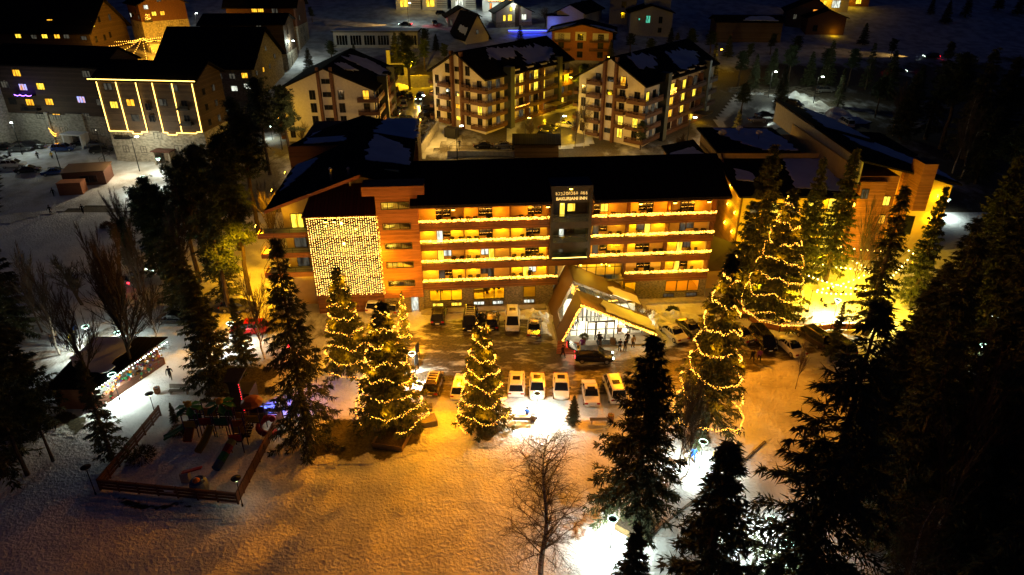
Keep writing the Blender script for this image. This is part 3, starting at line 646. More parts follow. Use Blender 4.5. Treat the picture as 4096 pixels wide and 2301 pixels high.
def roof_patch(parent, quad4, poly, name='roof_snow', lift=.06, thick=.1, m='snow_soft', seed=1, rag=.25):
    """snow lying on a roof plane: outline in plane fractions (u,v), ragged edge"""
    A, B, C, D = [Vector(q) for q in quad4]; nrm = (B-A).cross(D-A).normalized(); nrm = nrm if nrm.z > 0 else -nrm
    pts = []; n = len(poly)
    for i in range(n):
        (u0, v0), (u1, v1) = poly[i], poly[(i+1) % n]
        k = max(1, int(math.hypot((u1-u0)*(B-A).length, (v1-v0)*(D-A).length)/.6))
        for j in range(k):
            t = j/k; u = u0+(u1-u0)*t; v = v0+(v1-v0)*t
            p = A+(B-A)*u+(D-A)*v
            if j: p += (B-A).normalized()*noise.noise(p*1.1+Vector((seed, 0, 0)))*rag*2+(D-A).normalized()*noise.noise(p*1.3+Vector((0, seed, 3)))*rag
            pts.append(p+nrm*lift)
    b = MB(); b.slab(pts, nrm*thick); return b.build(name, M[m], parent)
TOPL = [(x, y, z+.3) for x, y, z in (LE, RF, RBk, LB)]
roof_patch(hotel, TOPL, [(.05, .35), (.05, .98), (.3, .98), (.32, .85), (.2, .6), (.1, .4)], rag=.5)
TOPR = [(x, y, z+.3) for x, y, z in (RF, (-.4, 2.6, 17.0), (-.4, 24, 17.0), RBk)]
roof_patch(hotel, TOPR, [(.05, .3), (1., .36), (1., .75), (.25, .95), (.12, .9), (.08, .6)], rag=.5)
# side balconies of the wing
for z in (8.6, 11.4, 5.8):
    f = MB(); f.box(-20.0, -13.7, .9, 3.15, z-.1, z+.08); f.build('balcony_floor', M['concrete'], hotel)
    f = MB(); f.box(-20.0, -13.7, .82, .9, z-.35, z+.35, 0); f.box(-20.08, -20.0, .82, 3.15, z-.35, z+.35, 0); f.build('spandrel_board', M['wood'], hotel)
    f = MB(); f.box(-20.05, -13.7, .8, .84, z+1.0, z+1.05); f.box(-20.05, -20.0, .8, 3.1, z+1.0, z+1.05); f.box(-20.05, -13.7, .8, .84, z+.65, z+.68)
    for x in (-20.03, -18, -16, -13.8): f.box(x-.02, x+.02, .8, .84, z+.35, z+1.0)
    f.build('railing', M['metal'], hotel)
    window(hotel, 0, 0, 'F', -15.4, z+.1, 1.6, 2.0, 'w_yellow' if z > 9 else 'w_dim', 2, d=3.2)
    lamp('POINT', (-16.4, 2.2, z+2.4), 40, YEL, .1, parent=hotel)
lamp('SPOT', (-15.3, -1.0, 1.2), 1800, YEL, .2, parent=hotel, aim=(-15.3, 3.2, 12), angle=80, blend=.6)
# rear wing, higher, with snow on both slopes
rw = MB(); rw.box(-19.4, -.6, 26.6, 44, 0, 15.6); rw.build('rear_wing_wall', M['wood_dark'], hotel)
FL, FM, FR = (-20.5, 26, 15.9), (-10.4, 26, 16.4), (-.3, 26, 15.7); BL, BM, BR = (-17.8, 36, 15.6), (-10.8, 44, 16.3), (-1, 37, 15.7)
f = MB(); f.box(-20.5, -.3, 25.6, 26.0, 11.5, 16.15); f.build('parapet', M['wood_dark'], hotel)
f = MB(); f.slab([FL, FM, BM, BL], (0, 0, .25)); f.build('rear_roof', M['roof'], hotel); f = MB(); f.slab([FM, FR, BR, BM], (0, 0, .25)); f.build('rear_roof', M['roof'], hotel)
up = lambda q: [(x, y, z+.25) for x, y, z in q]
roof_patch(hotel, up([FL, FM, BM, BL]), [(.22, .03), (.85, .03), (.72, .4), (.5, .55), (.1, .95), (.08, .6)], rag=.6)
roof_patch(hotel, up([FM, FR, BR, BM]), [(.14, .03), (.97, .03), (.97, .95), (.45, .88), (.35, .6), (.28, .3)], rag=.5)
# link to the right and its lean-to roof
lk = MB(); lk.box(39.9, 46.5, 3.0, 12, 0, 3.4); lk.build('link_wall', M['plaster_warm'], hotel)
f = MB(); f.slab([(39.8, 1.6, 3.5), (47, 1.6, 3.5), (46, 6.5, 5.2), (39.8, 12, 6.2)], (0, 0, .2)); f.build('link_roof', M['bronze'], hotel)
lamp('POINT', (45.6, 4, 7.3), 50, YEL, .2, parent=hotel)

# ---------------------------------------------------------------- the folded entrance canopy
lob = thing('entrance_lobby', 'tent shaped bronze entrance lobby with lit glass front and slanting skylight', 'entrance lobby', (HO[0], HO[1], 0), HA)
RS, RZ_ = 20.1, 6.0
def Lp(d, t): return (RS+(17.5-RS)*t, d, RZ_*(1-t)+.02)          # left slope, t 0 ridge .. 1 ground
def Rp(d, t): return (RS+(29.9-RS)*t, d, RZ_+(1.3-RZ_)*t)
def shell(pts, name='roof_panel', th=.35, m='bronze'):
    v = (Vector(pts[1])-Vector(pts[0])).cross(Vector(pts[2])-Vector(pts[0])).normalized()
    if v.z > 0: v = -v
    b = MB(); b.slab(pts, v*th); return b.build(name, M[m], lob)
shell([Lp(-10.6, 0), Lp(-10.6, 1), Lp(-7.4, 1), Lp(-7.0, 0)])
shell([Lp(-7.0, .75), Lp(-7.4, 1), Lp(-4.6, 1), Lp(-4.6, .75)])
shell([Lp(-4.6, 0), Lp(-4.6, 1), Lp(1.0, 1), Lp(1.0, 0)])
shell([Rp(-10.6, 0), Rp(-10.6, 1), Rp(-6.3, 1), Rp(-7.0, 0)])
shell([Rp(-4.6, 0), Rp(-3.9, 1), Rp(1.2, 1), Rp(1.2, 0)])
for i in range(8):                                              # skylight panes with bars
    t0, t1 = i/8, (i+1)/8
    f = lambda a, t: (Rp(a, t)[0], a, Rp(a, t)[2]-.12)
    a0, a1 = -7.0+.7*t0, -7.0+.7*t1; c0, c1 = -4.6+.7*t0, -4.6+.7*t1
    b = MB(); b.slab([f(a0, t0+.01), f(a1, t1-.01), f(c1, t1-.01), f(c0, t0+.01)], (0, 0, .03)); b.build('skylight_pane', M['clear_glass'], lob)
    b = MB(); b.tube(f(a0, t0), f(c0, t0), .06, n=4); b.build('skylight_bar', M['metal'], lob)
for i in range(3):
    t0, t1 = .02+i*.24, .25+i*.24
    b = MB(); b.slab([Lp(-7.0, t0), Lp(-7.2, t1), Lp(-4.6, t1), Lp(-4.6, t0)], (.03, 0, 0)); b.build('side_pane', M['clear_glass'], lob)
roof_patch(lob, [Rp(-10.6, 0), Rp(-10.6, 1), Rp(-6.3, 1), Rp(-7.0, 0)], [(.32, .05), (.98, .1), (.98, .9), (.35, .95), (.28, .5)], 'canopy_snow', .05, .1, rag=.4)
roof_patch(lob, [Rp(-4.6, 0), Rp(-3.9, 1), Rp(1.2, 1), Rp(1.2, 0)], [(.55, .03), (.97, .05), (.97, .45), (.62, .5), (.52, .25)], 'canopy_snow', .05, .1, rag=.5)
# lobby floor, back wall, glass front
b = MB(); b.box(17.4, 31, -11.2, 1.2, -.1, .18); b.build('terrace', M['concrete'], lob)
b = MB(); b.box(17.8, 29.6, -8.6, .9, .18, .22); b.build('lobby_floor', M['white'], lob)
GY = -8.6
def topz(x): return (RZ_-.45-(RS-x)/(RS-17.5)*RZ_) if x < RS else RZ_-.42-(x-RS)/9.8*4.7
b = MB()
for x in (18.2, 19.2, 20.1, 21.2, 22.6, 24.0, 25.4, 27.0, 28.6):
    if topz(x) > .4: b.box(x-.05, x+.05, GY-.05, GY+.05, .2, topz(x))
for z in (1.0, 2.9):
    xs = [x for x in np.arange(17.6, 29.6, .1) if topz(x) > z]; b.box(xs[0], xs[-1], GY-.04, GY+.04, z-.04, z+.04)
b.build('front_mullions', M['frame'], lob)
xs = [18.0, 19.2, RS, 21.2, 22.6, 24.0, 25.4, 27.0, 28.9]
for x0, x1 in zip(xs, xs[1:]):
    b = MB(); b.add([(x0, GY+.01, .25), (x1, GY+.01, .25), (x1, GY+.01, max(.3, topz(x1))), (x0, GY+.01, max(.3, topz(x0)))], [(0, 1, 2, 3)]); b.build('glass_pane', M['clear_glass'], lob)
# projecting wind porch with its doors
b = MB()
for x in (21.2, 22.2, 23.5, 24.6):
    b.box(x-.06, x+.06, -9.9, -9.78, .2, 2.9); 
b.box(21.15, 24.65, -9.92, -9.78, 2.8, 2.95); b.box(21.15, 21.27, -9.8, -8.6, 2.8, 2.95); b.box(24.53, 24.65, -9.8, -8.6, 2.8, 2.95)
b.build('porch_frame', M['frame'], lob)
for x0, x1 in ((21.27, 22.14), (22.26, 23.44), (23.56, 24.53)):
    d_ = MB(); d_.box(x0, x1, -9.86, -9.83, .22, 2.78); d_.build('porch_door' if x0 > 22 else 'porch_pane', M['clear_glass'], lob)
b = MB(); b.quad((21.2, -9.85, 2.96), (24.6, -9.85, 2.96), (24.6, -8.6, 2.96), (21.2, -8.6, 2.96)); b.build('porch_roof', M['clear_glass'], lob)
for x0, x1, a0, a1 in ((19.0, 21.0, .2, 3.2), (24.2, 28.6, .2, 2.2), (21.6, 23.8, .2, 3.5)):
    b = MB(); b.box(x0, x1, -4.4, -4.2, a0, a1); b.build('lobby_wall', M['white'], lob)
for k in range(5): b = MB(); b.box(21.4+k*.55, 21.55+k*.55, -5.2, -5.0, .2, 3.4); b.build('lobby_screen', M['frame'], lob)
for x, y, z, e in ((20.3, -6, 3.9, 1100), (23, -6.6, 3.1, 1300), (26.3, -6.8, 2.2, 800), (20.5, -2, 4.2, 200)):
    b = MB().ball((0, 0, 0), .12, n=8); b.build('lobby_lamp', M['lamp_warm'], lob, loc=(x, y, z)); lamp('POINT', (x, y, z-.2), e, (1, .93, .62), .3, parent=lob)
lamp('AREA', (22.6, -8.0, 3.4), 120, (1, .95, .7), parent=lob, size=3, aim=None)
# inner lounge seen above the canopy, with its bulb row
b = MB(); b.box(19, 28, 1.9, 2.0, 3.5, 6.1); b.box(19, 28, 2.0, 2.2, 3.4, 3.5); b.build('lounge_wall', M['plaster_warm'], hotel)
for x in (21.6, 22.9, 24.2, 25.5, 26.8, 27.9): f = MB(); f.box(x-.05, x+.05, .7, .8, 3.5, 6.1); f.build('mullion', M['frame'], hotel)
f = MB(); f.box(21.6, 27.9, .72, .78, 5.2, 5.28); f.build('transom', M['frame'], hotel)
text('BAKURIANI', 'bulb_letters', .5, (24, 1.2, 5.55), M['lamp_warm'], hotel, bold=.02)
for x in (22.1, 25.6, 26.1, 25.0): MB().ball((0, 0, 0), .11, n=8).build('globe_lamp', M['lamp_warm'], hotel, loc=(x, 1.0, 5.5-.3*(x > 25.8)))
lamp('POINT', (24, 1.0, 5.1), 45, YEL, .3, parent=hotel); lamp('POINT', (26.8, 1.2, 4.6), 40, YEL, .2, parent=hotel)
# bulbs round the canopy edge
P_ = []
for k in range(520):
    t = rnd.random(); p = Lp(-10.75, t) if k % 4 == 0 else Rp(-10.75, t); P_.append((p[0]+rnd.uniform(-.1, .1), p[1]+rnd.uniform(-.12, .05), p[2]-.2+rnd.uniform(-.16, .1)))
for k in range(90):
    t = rnd.random(); P_.append((RS+rnd.uniform(-.5, .5), -6.9+2*rnd.random(), 5.7-rnd.random()*.5))
for k in range(70):
    t = .42+.2*rnd.random(); P_.append((Rp(0, t)[0], -6.4+2*(t-.42)/.2+rnd.uniform(-.1, .1), Rp(0, t)[2]-.3))
g = link('canopy_garland', bulbs(P_, .05).mesh('bulbs', [M['bulb_w'], M['bulb_dim']]), None, (HO[0], HO[1], 0), (0, 0, HA)); tag(g, 'garland of warm bulbs along the folded entrance canopy edge', 'light garland')
for k in range(4): p = Rp(-11.4, .1+.26*k); lamp('POINT', (p[0], p[1], p[2]), 22, YEL, .3, parent=lob, name='garland_glow_light')
lamp('SPOT', (27, -2.2, 14.8), 1300, YEL, .4, parent=hotel, aim=(26, -7, 2), angle=80, blend=1)  # added spot without a fixture, brightens the canopy roof
# unseen floodlights, added on the eaves to turn the lawn orange
fm = MB(); fm.box(-.25, .25, -.12, .12, -.18, .18, 0); fm.box(-.2, .2, -.14, -.12, -.13, .13, 1); fmm = fm.mesh('added_floodlight', [M['metal'], M['lamp_warm']])
for x, e, ax, ay in ((-10, 550, -22, -26), (-11, 5200, 1, -34), (5, 5600, -4, -33), (17, 4200, 6, -36), (29, 6000, 4, -35), (38, 5200, 14, -34), (33.5, 5600, 38, -24)):
    link('added_floodlight', fmm, hotel, (x, -1.4 if x > 0 else -.6, 15.15 if x > 0 else 13.75), (R(50), 0, 0))
    lamp('SPOT', (x, -2.3, 15.0), e*7.2, (1, .29, .003), .5, parent=hotel, aim=(ax, ay, 0), angle=56, blend=1)

for x, y, z, e, ax, ay in ((-19.2, 1.2, 12.6, 20000, -26, 3), (-19.4, 12, 13.6, 7000, -25, 14), (-19.2, 20, 13.6, 4000, -26, 22)):  # wing floodlights, likewise added, gild the slope to the left
    link('added_floodlight', fmm, hotel, (x-.9, y, z+.1), (R(-25), 0, R(-80)))
    lamp('SPOT', (x-1.3, y, z), e, (1, .42, .006), .2, parent=hotel, aim=(ax, ay, 0), angle=125, blend=.8)
lamp('POINT', (29, -7, 5.5), 500, YEL, .4, parent=hotel); lamp('POINT', (35, -2.5, 3.5), 260, YEL, .4, parent=hotel); lamp('POINT', (15.5, -4, 4.6), 260, YEL, .3, parent=hotel); lamp('POINT', (1.5, -3.2, 3.4), 150, YEL, .3, parent=hotel)  # added fill lights, no fixtures, yellowing snow along the hotel front
# ---------------------------------------------------------------- generic village block
class Block:
    def __init__(s, label, cat, o, ang, W, D, H, roof='gs', rise=3, over=.8, wall='plaster', roofm='roof', base=None, base_h=3, name='apartment_building', group=None, drop=4, ridge=.5, thick=.28):
        s.W, s.D, s.H = W, D, H
        z = terr(o[0], o[1]) if len(o) < 3 else o[2]
        s.t = thing(name, label, cat, (o[0], o[1], z), R(ang), group); s.z = z
        b = MB(); b0 = -drop
        if base: f = MB(); f.box(-.06, W+.06, -.06, D+.06, -drop, base_h); f.build('base_storey', M[base], s.t); b0 = base_h
        b.box(0, W, 0, D, b0, H)
        if roof == 'gd': xr = W*ridge; b.slab([(0, 0, H), (W, 0, H), (xr, 0, H+rise)], (0, D, 0))
        if roof == 'gs': yr = D*ridge; b.slab([(0, 0, H), (0, yr, H+rise), (0, D, H)], (W, 0, 0))
        if roof == 'mono': b.slab([(0, 0, H), (0, D, H), (0, D, H+rise)], (W, 0, 0))
        if roof == 'monos': b.slab([(0, 0, H), (W, 0, H), (0, 0, H+rise)], (0, D, 0))
        b.build('wall', M[wall], s.t); v = (0, 0, thick); s.planes = []
        def pl(q): 
            f = MB(); f.slab(q, v); f.build('roof', M[roofm], s.t); s.planes.append([(x, y, zz+thick) for x, y, zz in q])
        o_ = over; e = .05
        if roof == 'gd':
            k1, k2 = rise/xr, rise/(W-xr)
            pl([(-o_, -o_, H-o_*k1+e), (xr, -o_, H+rise+e), (xr, D+o_, H+rise+e), (-o_, D+o_, H-o_*k1+e)]); pl([(xr, -o_, H+rise+e), (W+o_, -o_, H-o_*k2+e), (W+o_, D+o_, H-o_*k2+e), (xr, D+o_, H+rise+e)])
        elif roof == 'gs':
            k1, k2 = rise/yr, rise/(D-yr)
            pl([(-o_, -o_, H-o_*k1+e), (W+o_, -o_, H-o_*k1+e), (W+o_, yr, H+rise+e), (-o_, yr, H+rise+e)]); pl([(-o_, yr, H+rise+e), (W+o_, yr, H+rise+e), (W+o_, D+o_, H-o_*k2+e), (-o_, D+o_, H-o_*k2+e)])
        elif roof == 'mono': pl([(-o_, -o_, H-o_*rise/D+e), (W+o_, -o_, H-o_*rise/D+e), (W+o_, D+o_, H+rise+o_*rise/D+e), (-o_, D+o_, H+rise+o_*rise/D+e)])
        elif roof == 'monos': pl([(-o_, -o_, H+rise+o_*rise/W+e), (W+o_, -o_, H-o_*rise/W+e), (W+o_, D+o_, H-o_*rise/W+e), (-o_, D+o_, H+rise+o_*rise/W+e)])
        else: pl([(-o_, -o_, H+e), (W+o_, -o_, H+e), (W+o_, D+o_, H+e), (-o_, D+o_, H+e)])
    def win(s, face, a, z, w=1.3, h=1.4, kind='glass_dark', cols=2, off=0., frame='frame', name='window'): return window(s.t, s.W, s.D, face, a, z, w, h, kind, cols, 1, frame, off, name=name)
    def box(s, name, m, *bx):
        b = MB()
        for q in bx: b.box(*q)
        return b.build(name, M[m], s.t)
    def balc(s, face, a0, a1, z, dep=1.4, m='rail_wood', solid=.55):
        """a timber balcony: floor, solid skirt and two rails"""
        W, D = s.W, s.D
        def tr(a, d, zz): return {'F': (a, -d, zz), 'R': (W+d, a, zz), 'L': (-d, a, zz)}[face]
        def bx(b, a, c, d0, d1, z0, z1):
            p, q = tr(a, d0, z0), tr(c, d1, z1); b.box(p[0], q[0], p[1], q[1], z0, z1)
        b = MB(); bx(b, a0, a1, .02, dep, z-.2, z); 
        bx(b, a0, a1, dep, dep+.1, z-.25, z+solid); bx(b, a0, a0+.08, .02, dep, z, z+solid); bx(b, a1-.08, a1, .02, dep, z, z+solid)
        bx(b, a0, a1, dep, dep+.07, z+solid+.14, z+solid+.24); bx(b, a0, a1, dep, dep+.07, z+solid+.36, z+solid+.48)
        for k in range(max(2, int((a1-a0)/1.5))+1):
            x = a0+.05+(a1-a0-.1)*k/max(2, int((a1-a0)/1.5)); bx(b, x-.04, x+.04, dep-.06, dep, z+solid, z+solid+.48)
        b.build('balcony', M[m], s.t)
    def snow(s, k, poly, rag=.5, seed=1): roof_patch(s.t, s.planes[k], poly, 'roof_snow', .06, .12, rag=rag, seed=seed)
def pick(r, weights):
    x = r.random()
    for k, w in weights:
        if x < w: return k
        x -= w
    return 'glass_dark'
# ---------------------------------------------------------------- annex at the right
an = thing('hotel_annex', 'sprawling timber annex with stepped dark roofs and wall sconces beside the garden terrace', 'hotel wing', (34.2, 96.5, 0), R(0))
b = MB(); b.box(0, .3, 0, 26, 0, 11.4); b.slab([(0, 9, 11.4), (0, 26, 11.4), (0, 26, 13.9), (0, 13, 13.9), (0, 11, 12.6)], (.3, 0, 0)); b.build('board_wall', M['board_dark'] if False else M['wood_dark'], an)
b = MB(); b.box(.3, 16.5, 0, .3, 0, 11.3); b.box(16.2, 16.5, .3, 26, 0, 15.4); b.box(.3, 16.2, 25.7, 26, 0, 13.5); b.slab([(.3, 13, 11.2), (16.2, 13, 11.2), (16.2, 13, 13.8), (.3, 13, 13.8)], (0, .2, 0)); b.build('wall', M['plaster_warm'], an)
b = MB(); b.slab([(-.7, -1.2, 11.2), (17, -1.2, 11.2), (17, 12.9, 12.7), (-.7, 12.9, 12.7)], (0, 0, .28)); b.build('roof', M['roof'], an)
b = MB(); b.slab([(-.7, 12.7, 13.9), (13, 12.7, 13.9), (13, 26.8, 14.3), (-.7, 26.8, 14.3)], (0, 0, .28)); b.build('roof', M['roof'], an)
b = MB(); b.slab([(-6.5, 17, 10.6), (-.72, 17, 11.8), (-.72, 28, 11.8), (-6.5, 28, 10.6)], (0, 0, .25)); b.build('roof', M['roof'], an)
b = MB(); b.box(-6, -.02, 17.6, 27.5, 0, 10.5); b.build('rear_block_wall', M['wood'], an)
roof_patch(an, [(-.7, -1.2, 11.48), (17, -1.2, 11.48), (17, 12.9, 12.98), (-.7, 12.9, 12.98)], [(.52, .2), (.95, .1), (.95, .97), (.62, .97)], rag=.3)
roof_patch(an, [(-.7, -1.2, 11.48), (17, -1.2, 11.48), (17, 12.9, 12.98), (-.7, 12.9, 12.98)], [(.06, .4), (.2, .35), (.22, .6), (.1, .7)], rag=.3)
roof_patch(an, [(-.7, 12.7, 14.18), (13, 12.7, 14.18), (13, 26.8, 14.58), (-.7, 26.8, 14.58)], [(.55, .05), (.98, .03), (.9, .9), (.2, .95), (.25, .6)], rag=.5)
roof_patch(an, [(-6.5, 17, 10.85), (-.72, 17, 12.05), (-.72, 28, 12.05), (-6.5, 28, 10.85)], [(.1, .05), (.9, .05), (.8, .6), (.1, .5)], rag=.4)
b = MB(); b.slab([(16.5, -.4, 13), (16.5, 36, 13.4), (16.5, 36, 17.1), (16.5, -.4, 16.6)], (.3, 0, 0)); b.build('parapet_wall', M['plaster_grey'], an)
b = MB(); b.slab([(16.4, -1.2, 16.6), (35.3, 4.2, 11.2), (35.3, 17, 11.6), (16.4, 17, 16.9)], (0, 0, .28)); b.build('roof', M['roof'], an)
b = MB(); b.slab([(16.4, 17.1, 17.1), (27, 17.1, 14.4), (24, 37, 14.6), (16.4, 37, 17.3)], (0, 0, .28)); b.build('roof', M['roof'], an)
b = MB(); b.box(24, 34, 18, 30, 0, 12.2); b.build('far_block_wall', M['dark_clad'], an)
b = MB(); b.slab([(23.6, 17.2, 12.4), (35, 17.2, 12.1), (35, 31, 12.3), (23.6, 31, 12.6)], (0, 0, .25)); b.build('roof', M['roof'], an)
RQ = [(16.4, -1.2, 16.88), (35.3, 4.2, 11.48), (35.3, 17, 11.88), (16.4, 17, 17.18)]
roof_patch(an, RQ, [(.3, .62), (.97, .06), (.98, .45), (.6, .97), (.25, .97)], rag=.5)
roof_patch(an, [(16.4, 17.1, 17.38), (27, 17.1, 14.68), (24, 37, 14.88), (16.4, 37, 17.58)], [(.2, .05), (.95, .04), (.85, .6), (.45, .9), (.3, .5)], rag=.5)
b = MB(); b.box(16.8, 23.5, 1.2, 17, 0, 13.8); b.build('mid_wall', M['wood'], an)
b = MB(); b.box(17.5, 21.5, .3, 1.2, 4, 13.2); b.box(25.6, 27.6, -.6, 2.6, 9, 16.2); b.build('board_wall', M['wood'], an)
gt = thing('gable_wing', 'yellow lit gable wall with two sconces and a dark window at the annex end', 'hotel wing', (57.2, 103.2, 0), R(-10))
b = MB(); b.box(0, 11.3, 0, 10, -.5, 10.4); b.slab([(0, 0, 10.4), (11.3, 0, 10.4), (11.3, 0, 11.1), (0, 0, 14.2)], (0, 9, 0)); b.build('wall', M['plaster_warm'], gt)
b = MB(); b.box(3.6, 5.4, -1.2, -.02, 3, 13.6); b.build('board_pier', M['wood'], gt)
window(gt, 12, 10, 'F', 6.9, 7.0, 2.0, 2.6, 'glass_dark', 1); window(gt, 12, 10, 'F', 6.6, 2.6, 1.4, 3.2, 'glass_dark', 1)
sc_m = MB(); sc_m.box(-.12, .12, -.16, 0, -.2, .2, 0); sc_m.box(-.1, .1, -.14, -.02, .2, .23, 1); sc_m.box(-.1, .1, -.14, -.02, -.23, -.2, 1); scm = sc_m.mesh('sconce', [M['metal'], M['lamp_warm']])
def sconce(parent, loc, rz, e=300):
    o = link('sconce', scm, parent, loc, (0, 0, rz)); n = Vector((math.sin(rz), -math.cos(rz), 0)); p = Vector(loc)+n*.5
    MB().ball((0, 0, 0), .09, n=6, k=4).build('sconce_bulb', M['lamp_warm'], parent, loc=Vector(loc)+n*.2)
    lamp('POINT', p, e, YEL, .08, parent=parent)
for x, z in ((1.9, 9.6), (9.6, 9.3), (9.6, 5.6), (2, 5.6)): sconce(gt, (x, -.02, z), 0)
for y, z in ((5.2, 11.0), (1.4, 11.0), (5.2, 7.9), (1.4, 7.9), (5.2, 4.8), (1.4, 4.8)): sconce(an, (-.02, y, z), R(-90), 480)
for z in (8.6, 5.6, 2.6):
    b = MB(); b.box(9.5, 16, -1.6, -.02, z-.2, z); b.build('balcony_floor', M['white'], an)
    b = MB(); b.box(9.5, 16, -1.62, -1.56, z+.95, z+1.02); b.box(9.5, 16, -1.61, -1.57, z+.15, z+.2)
    for k in range(8): b.box(9.5+k*.92, 9.54+k*.92, -1.61, -1.57, z, z+.95)
    b.build('railing', M['metal'], an)
    for x in (11, 14): window(an, 0, 0, 'F', x, z+.1, 1.8, 2.1, 'w_yellow', 2)
    lamp('POINT', (12.5, -1, z+2.3), 350, YEL, .1, parent=an)
for x, z in ((2.2, 8.4), (5.2, 8.4), (2.2, 5.4), (5.2, 5.4), (8, 8.4)): window(an, 0, 0, 'F', x, z, 1.3, 1.6, 'w_yellow' if x == 5.2 else 'w_dim', 2)
for x, z, k in ((18.4, 10.6, 'w_dim'), (22.4, 9.2, 'w_yellow'), (22.4, 6.2, 'w_warm')): window(an, 0, 0, 'F', x, z, 1.1, 1.5, k, 2, d=.28 if x < 20 else 1.18)
for x in (7, 17.0): sconce(an, (x, -.02 if x < 10 else -.02, 9.8), 0, 120)
window(an, 0, 0, 'L', 7.8, 8.6, .7, 1.9, 'w_yellow', 1); window(an, 0, 0, 'L', 20, 9, .8, 1.9, 'w_yellow', 1)
for r0, c0 in (((2, 20, 13.9), 1.0), ((5.5, 22, 14.2), .8), ((8, 19, 14.2), .8)):
    d = MB(); d.lathe([(.05, 0), (.5*c0, .15), (.75*c0, .4)], n=12); o = d.build('satellite_dish', M['white'], an, rot=(R(60), 0, R(160)), loc=(r0[0], r0[1], r0[2]+1.2)); MB().tube((0, 0, 0), (0, 0, 1.3), .05).build('dish_mast', M['metal'], an, loc=(r0[0], r0[1], r0[2]))
lamp('SPOT', (44, 91, 1), 6000, YEL, .3, aim=(46, 97, 8), angle=110, blend=1, name='annex_fill_light')  # added fill spots, no fixtures, brightening the annex front and gable
lamp('SPOT', (61, 94, 1), 4200, YEL, .3, aim=(62, 102, 8), angle=90, blend=1, name='annex_fill_light')

# ---------------------------------------------------------------- three cream gabled blocks
def gabled(label, o, ang, W, D, H, rise, lit, seed, left_balc=True):
    B = Block(label, 'apartment block', o, ang, W, D, H, 'gd', rise, 1.0, 'plaster', 'roof', drop=3.5, group='cream apartment blocks with timber balconies', thick=.35)
    r = random.Random(seed)
    c = W*.5
    for x in (c-1.75, c+1.15): B.box('timber_pier', 'wood_brown', (x, x+.6, -.9, -.02, -2, H+rise+1.2-abs(x+.3-c)*.5))
    for i in range(5):
        z = .8+i*2.85
        B.win('F', c, z+.6, 1.9, 1.1, lit.get(('c', i), 'glass_dark')); B.win('F', c+3.1, z, 1.35, 2.1, lit.get(('r', i), 'glass_dark')) if z+2 < H+rise*.55 else None
        B.win('F', c-3.3, z, 1.35, 2.1, lit.get(('l', i), 'glass_dark')) if z+2 < H+rise*.55 else None
        if left_balc and z+2.4 < H+2: B.balc('F', c-5.6, c-1.9, z-.1, 1.3)
        if left_balc and i > 0 and z+2.4 < H+2: B.balc('F', c+1.8, c+4.3, z-.1, 1.1)
        if z+2.3 < H+1:
            B.win('F', W-1.6, z, 1.4, 2.1, lit.get(('f', i), 'glass_dark')); B.win('F', 1.4, z, 1.2, 2.0, lit.get(('g', i), 'glass_dark'))
            B.balc('F', W-3.4, W+1.2, z-.1, 1.3); B.balc('R', -1.3, 6.6, z-.1, 1.3); B.balc('L', -.3, 3.6, z-.1, 1.2)
    # long side: balconies, dark green fin, doors
    B.box('fin', 'fin_green', (W-.2, W+2.0, 7.0, 8.6, -2, H+1.6)); B.box('fin', 'fin_green', (W-.2, W+1.6, D-6.6, D-5.4, -2, H+1.4))
    for i in range(5):
        z = .8+i*2.85
        if z+2.3 > H+1: continue
        B.balc('R', 9.0, D-7, z-.1, 1.4); B.balc('R', D-5.2, D-.3, z-.1, 1.4)
        for j in range(int((D-17)/3.0)):
            k = lit.get(('s', i, j)) or pick(r, [('w_yellow', .38), ('w_warm', .26), ('w_dim', .16)])
            B.win('R', 10.4+j*3.0, z, 1.7, 2.15, k)
        for a in (1.6, 4.6): B.win('R', a, z, 1.4, 2.1, pick(r, [('w_dim', .3), ('w_yellow', .12)]))
        B.win('R', D-3, z, 1.6, 2.1, pick(r, [('w_dim', .4), ('w_yellow', .2)]))
        for j in range(int((D-17)/6.0)+1): B.box('party_wall', 'wood_brown', (W+.02, W+1.35, 8.9+j*6.0, 9.08+j*6.0, z-.1, z+2.7))
    for j in range(4):
        a = 10+j*5.5
        if a < D-4: B.box('dormer', 'plaster', (W-2.2, W+.5, a, a+2.4, H-1.2, H+.6)); B.box('dormer_roof', 'roof', (W-2.6, W+.9, a-.3, a+2.7, H+.62, H+.8))
    return B
M['fin_green'] = stripes('green_grey_ribbed_sheet', (.07, .075, .055), (.11, .115, .09), 3, 'Y', .5)
B2 = gabled('middle cream gabled block, bright side balconies, right of the village car park', (-19.1, 169.5), -38.6, 16.5, 34, 12.3, 4.6, {('c', 1): 'w_warm', ('c', 0): 'w_yellow', ('c', 2): 'w_dim', ('r', 4): 'glass_dark', ('s', 3, 0): 'w_yellow', ('s', 2, 0): 'w_yellow', ('s', 1, 0): 'w_yellow', ('f', 1): 'w_yellow', ('s', 1, 4): 'w_yellow'}, 5)
B3 = gabled('cream gabled apartment block on the right with a lit lower balcony door, near the grove', (15.4, 160.6), -38.6, 16.8, 36, 13.2, 4.6, {('r', 0): 'w_yellow', ('r', 1): 'w_yellow', ('r', 4): 'w_warm', ('s', 3, 0): 'w_yellow', ('s', 2, 3): 'w_yellow', ('s', 3, 4): 'w_yellow', ('s', 2, 4): 'w_yellow', ('s', 1, 3): 'w_yellow', ('s', 4, 4): 'w_warm', ('f', 1): 'w_yellow'}, 8)
B1 = gabled('shaded left cream gabled block with one orange window', (-51.5, 155.0), 0, 20.5, 27, 11.6, 4.4, {('r', 0): 'w_orange', ('f', 3): 'w_warm'}, 3, False)
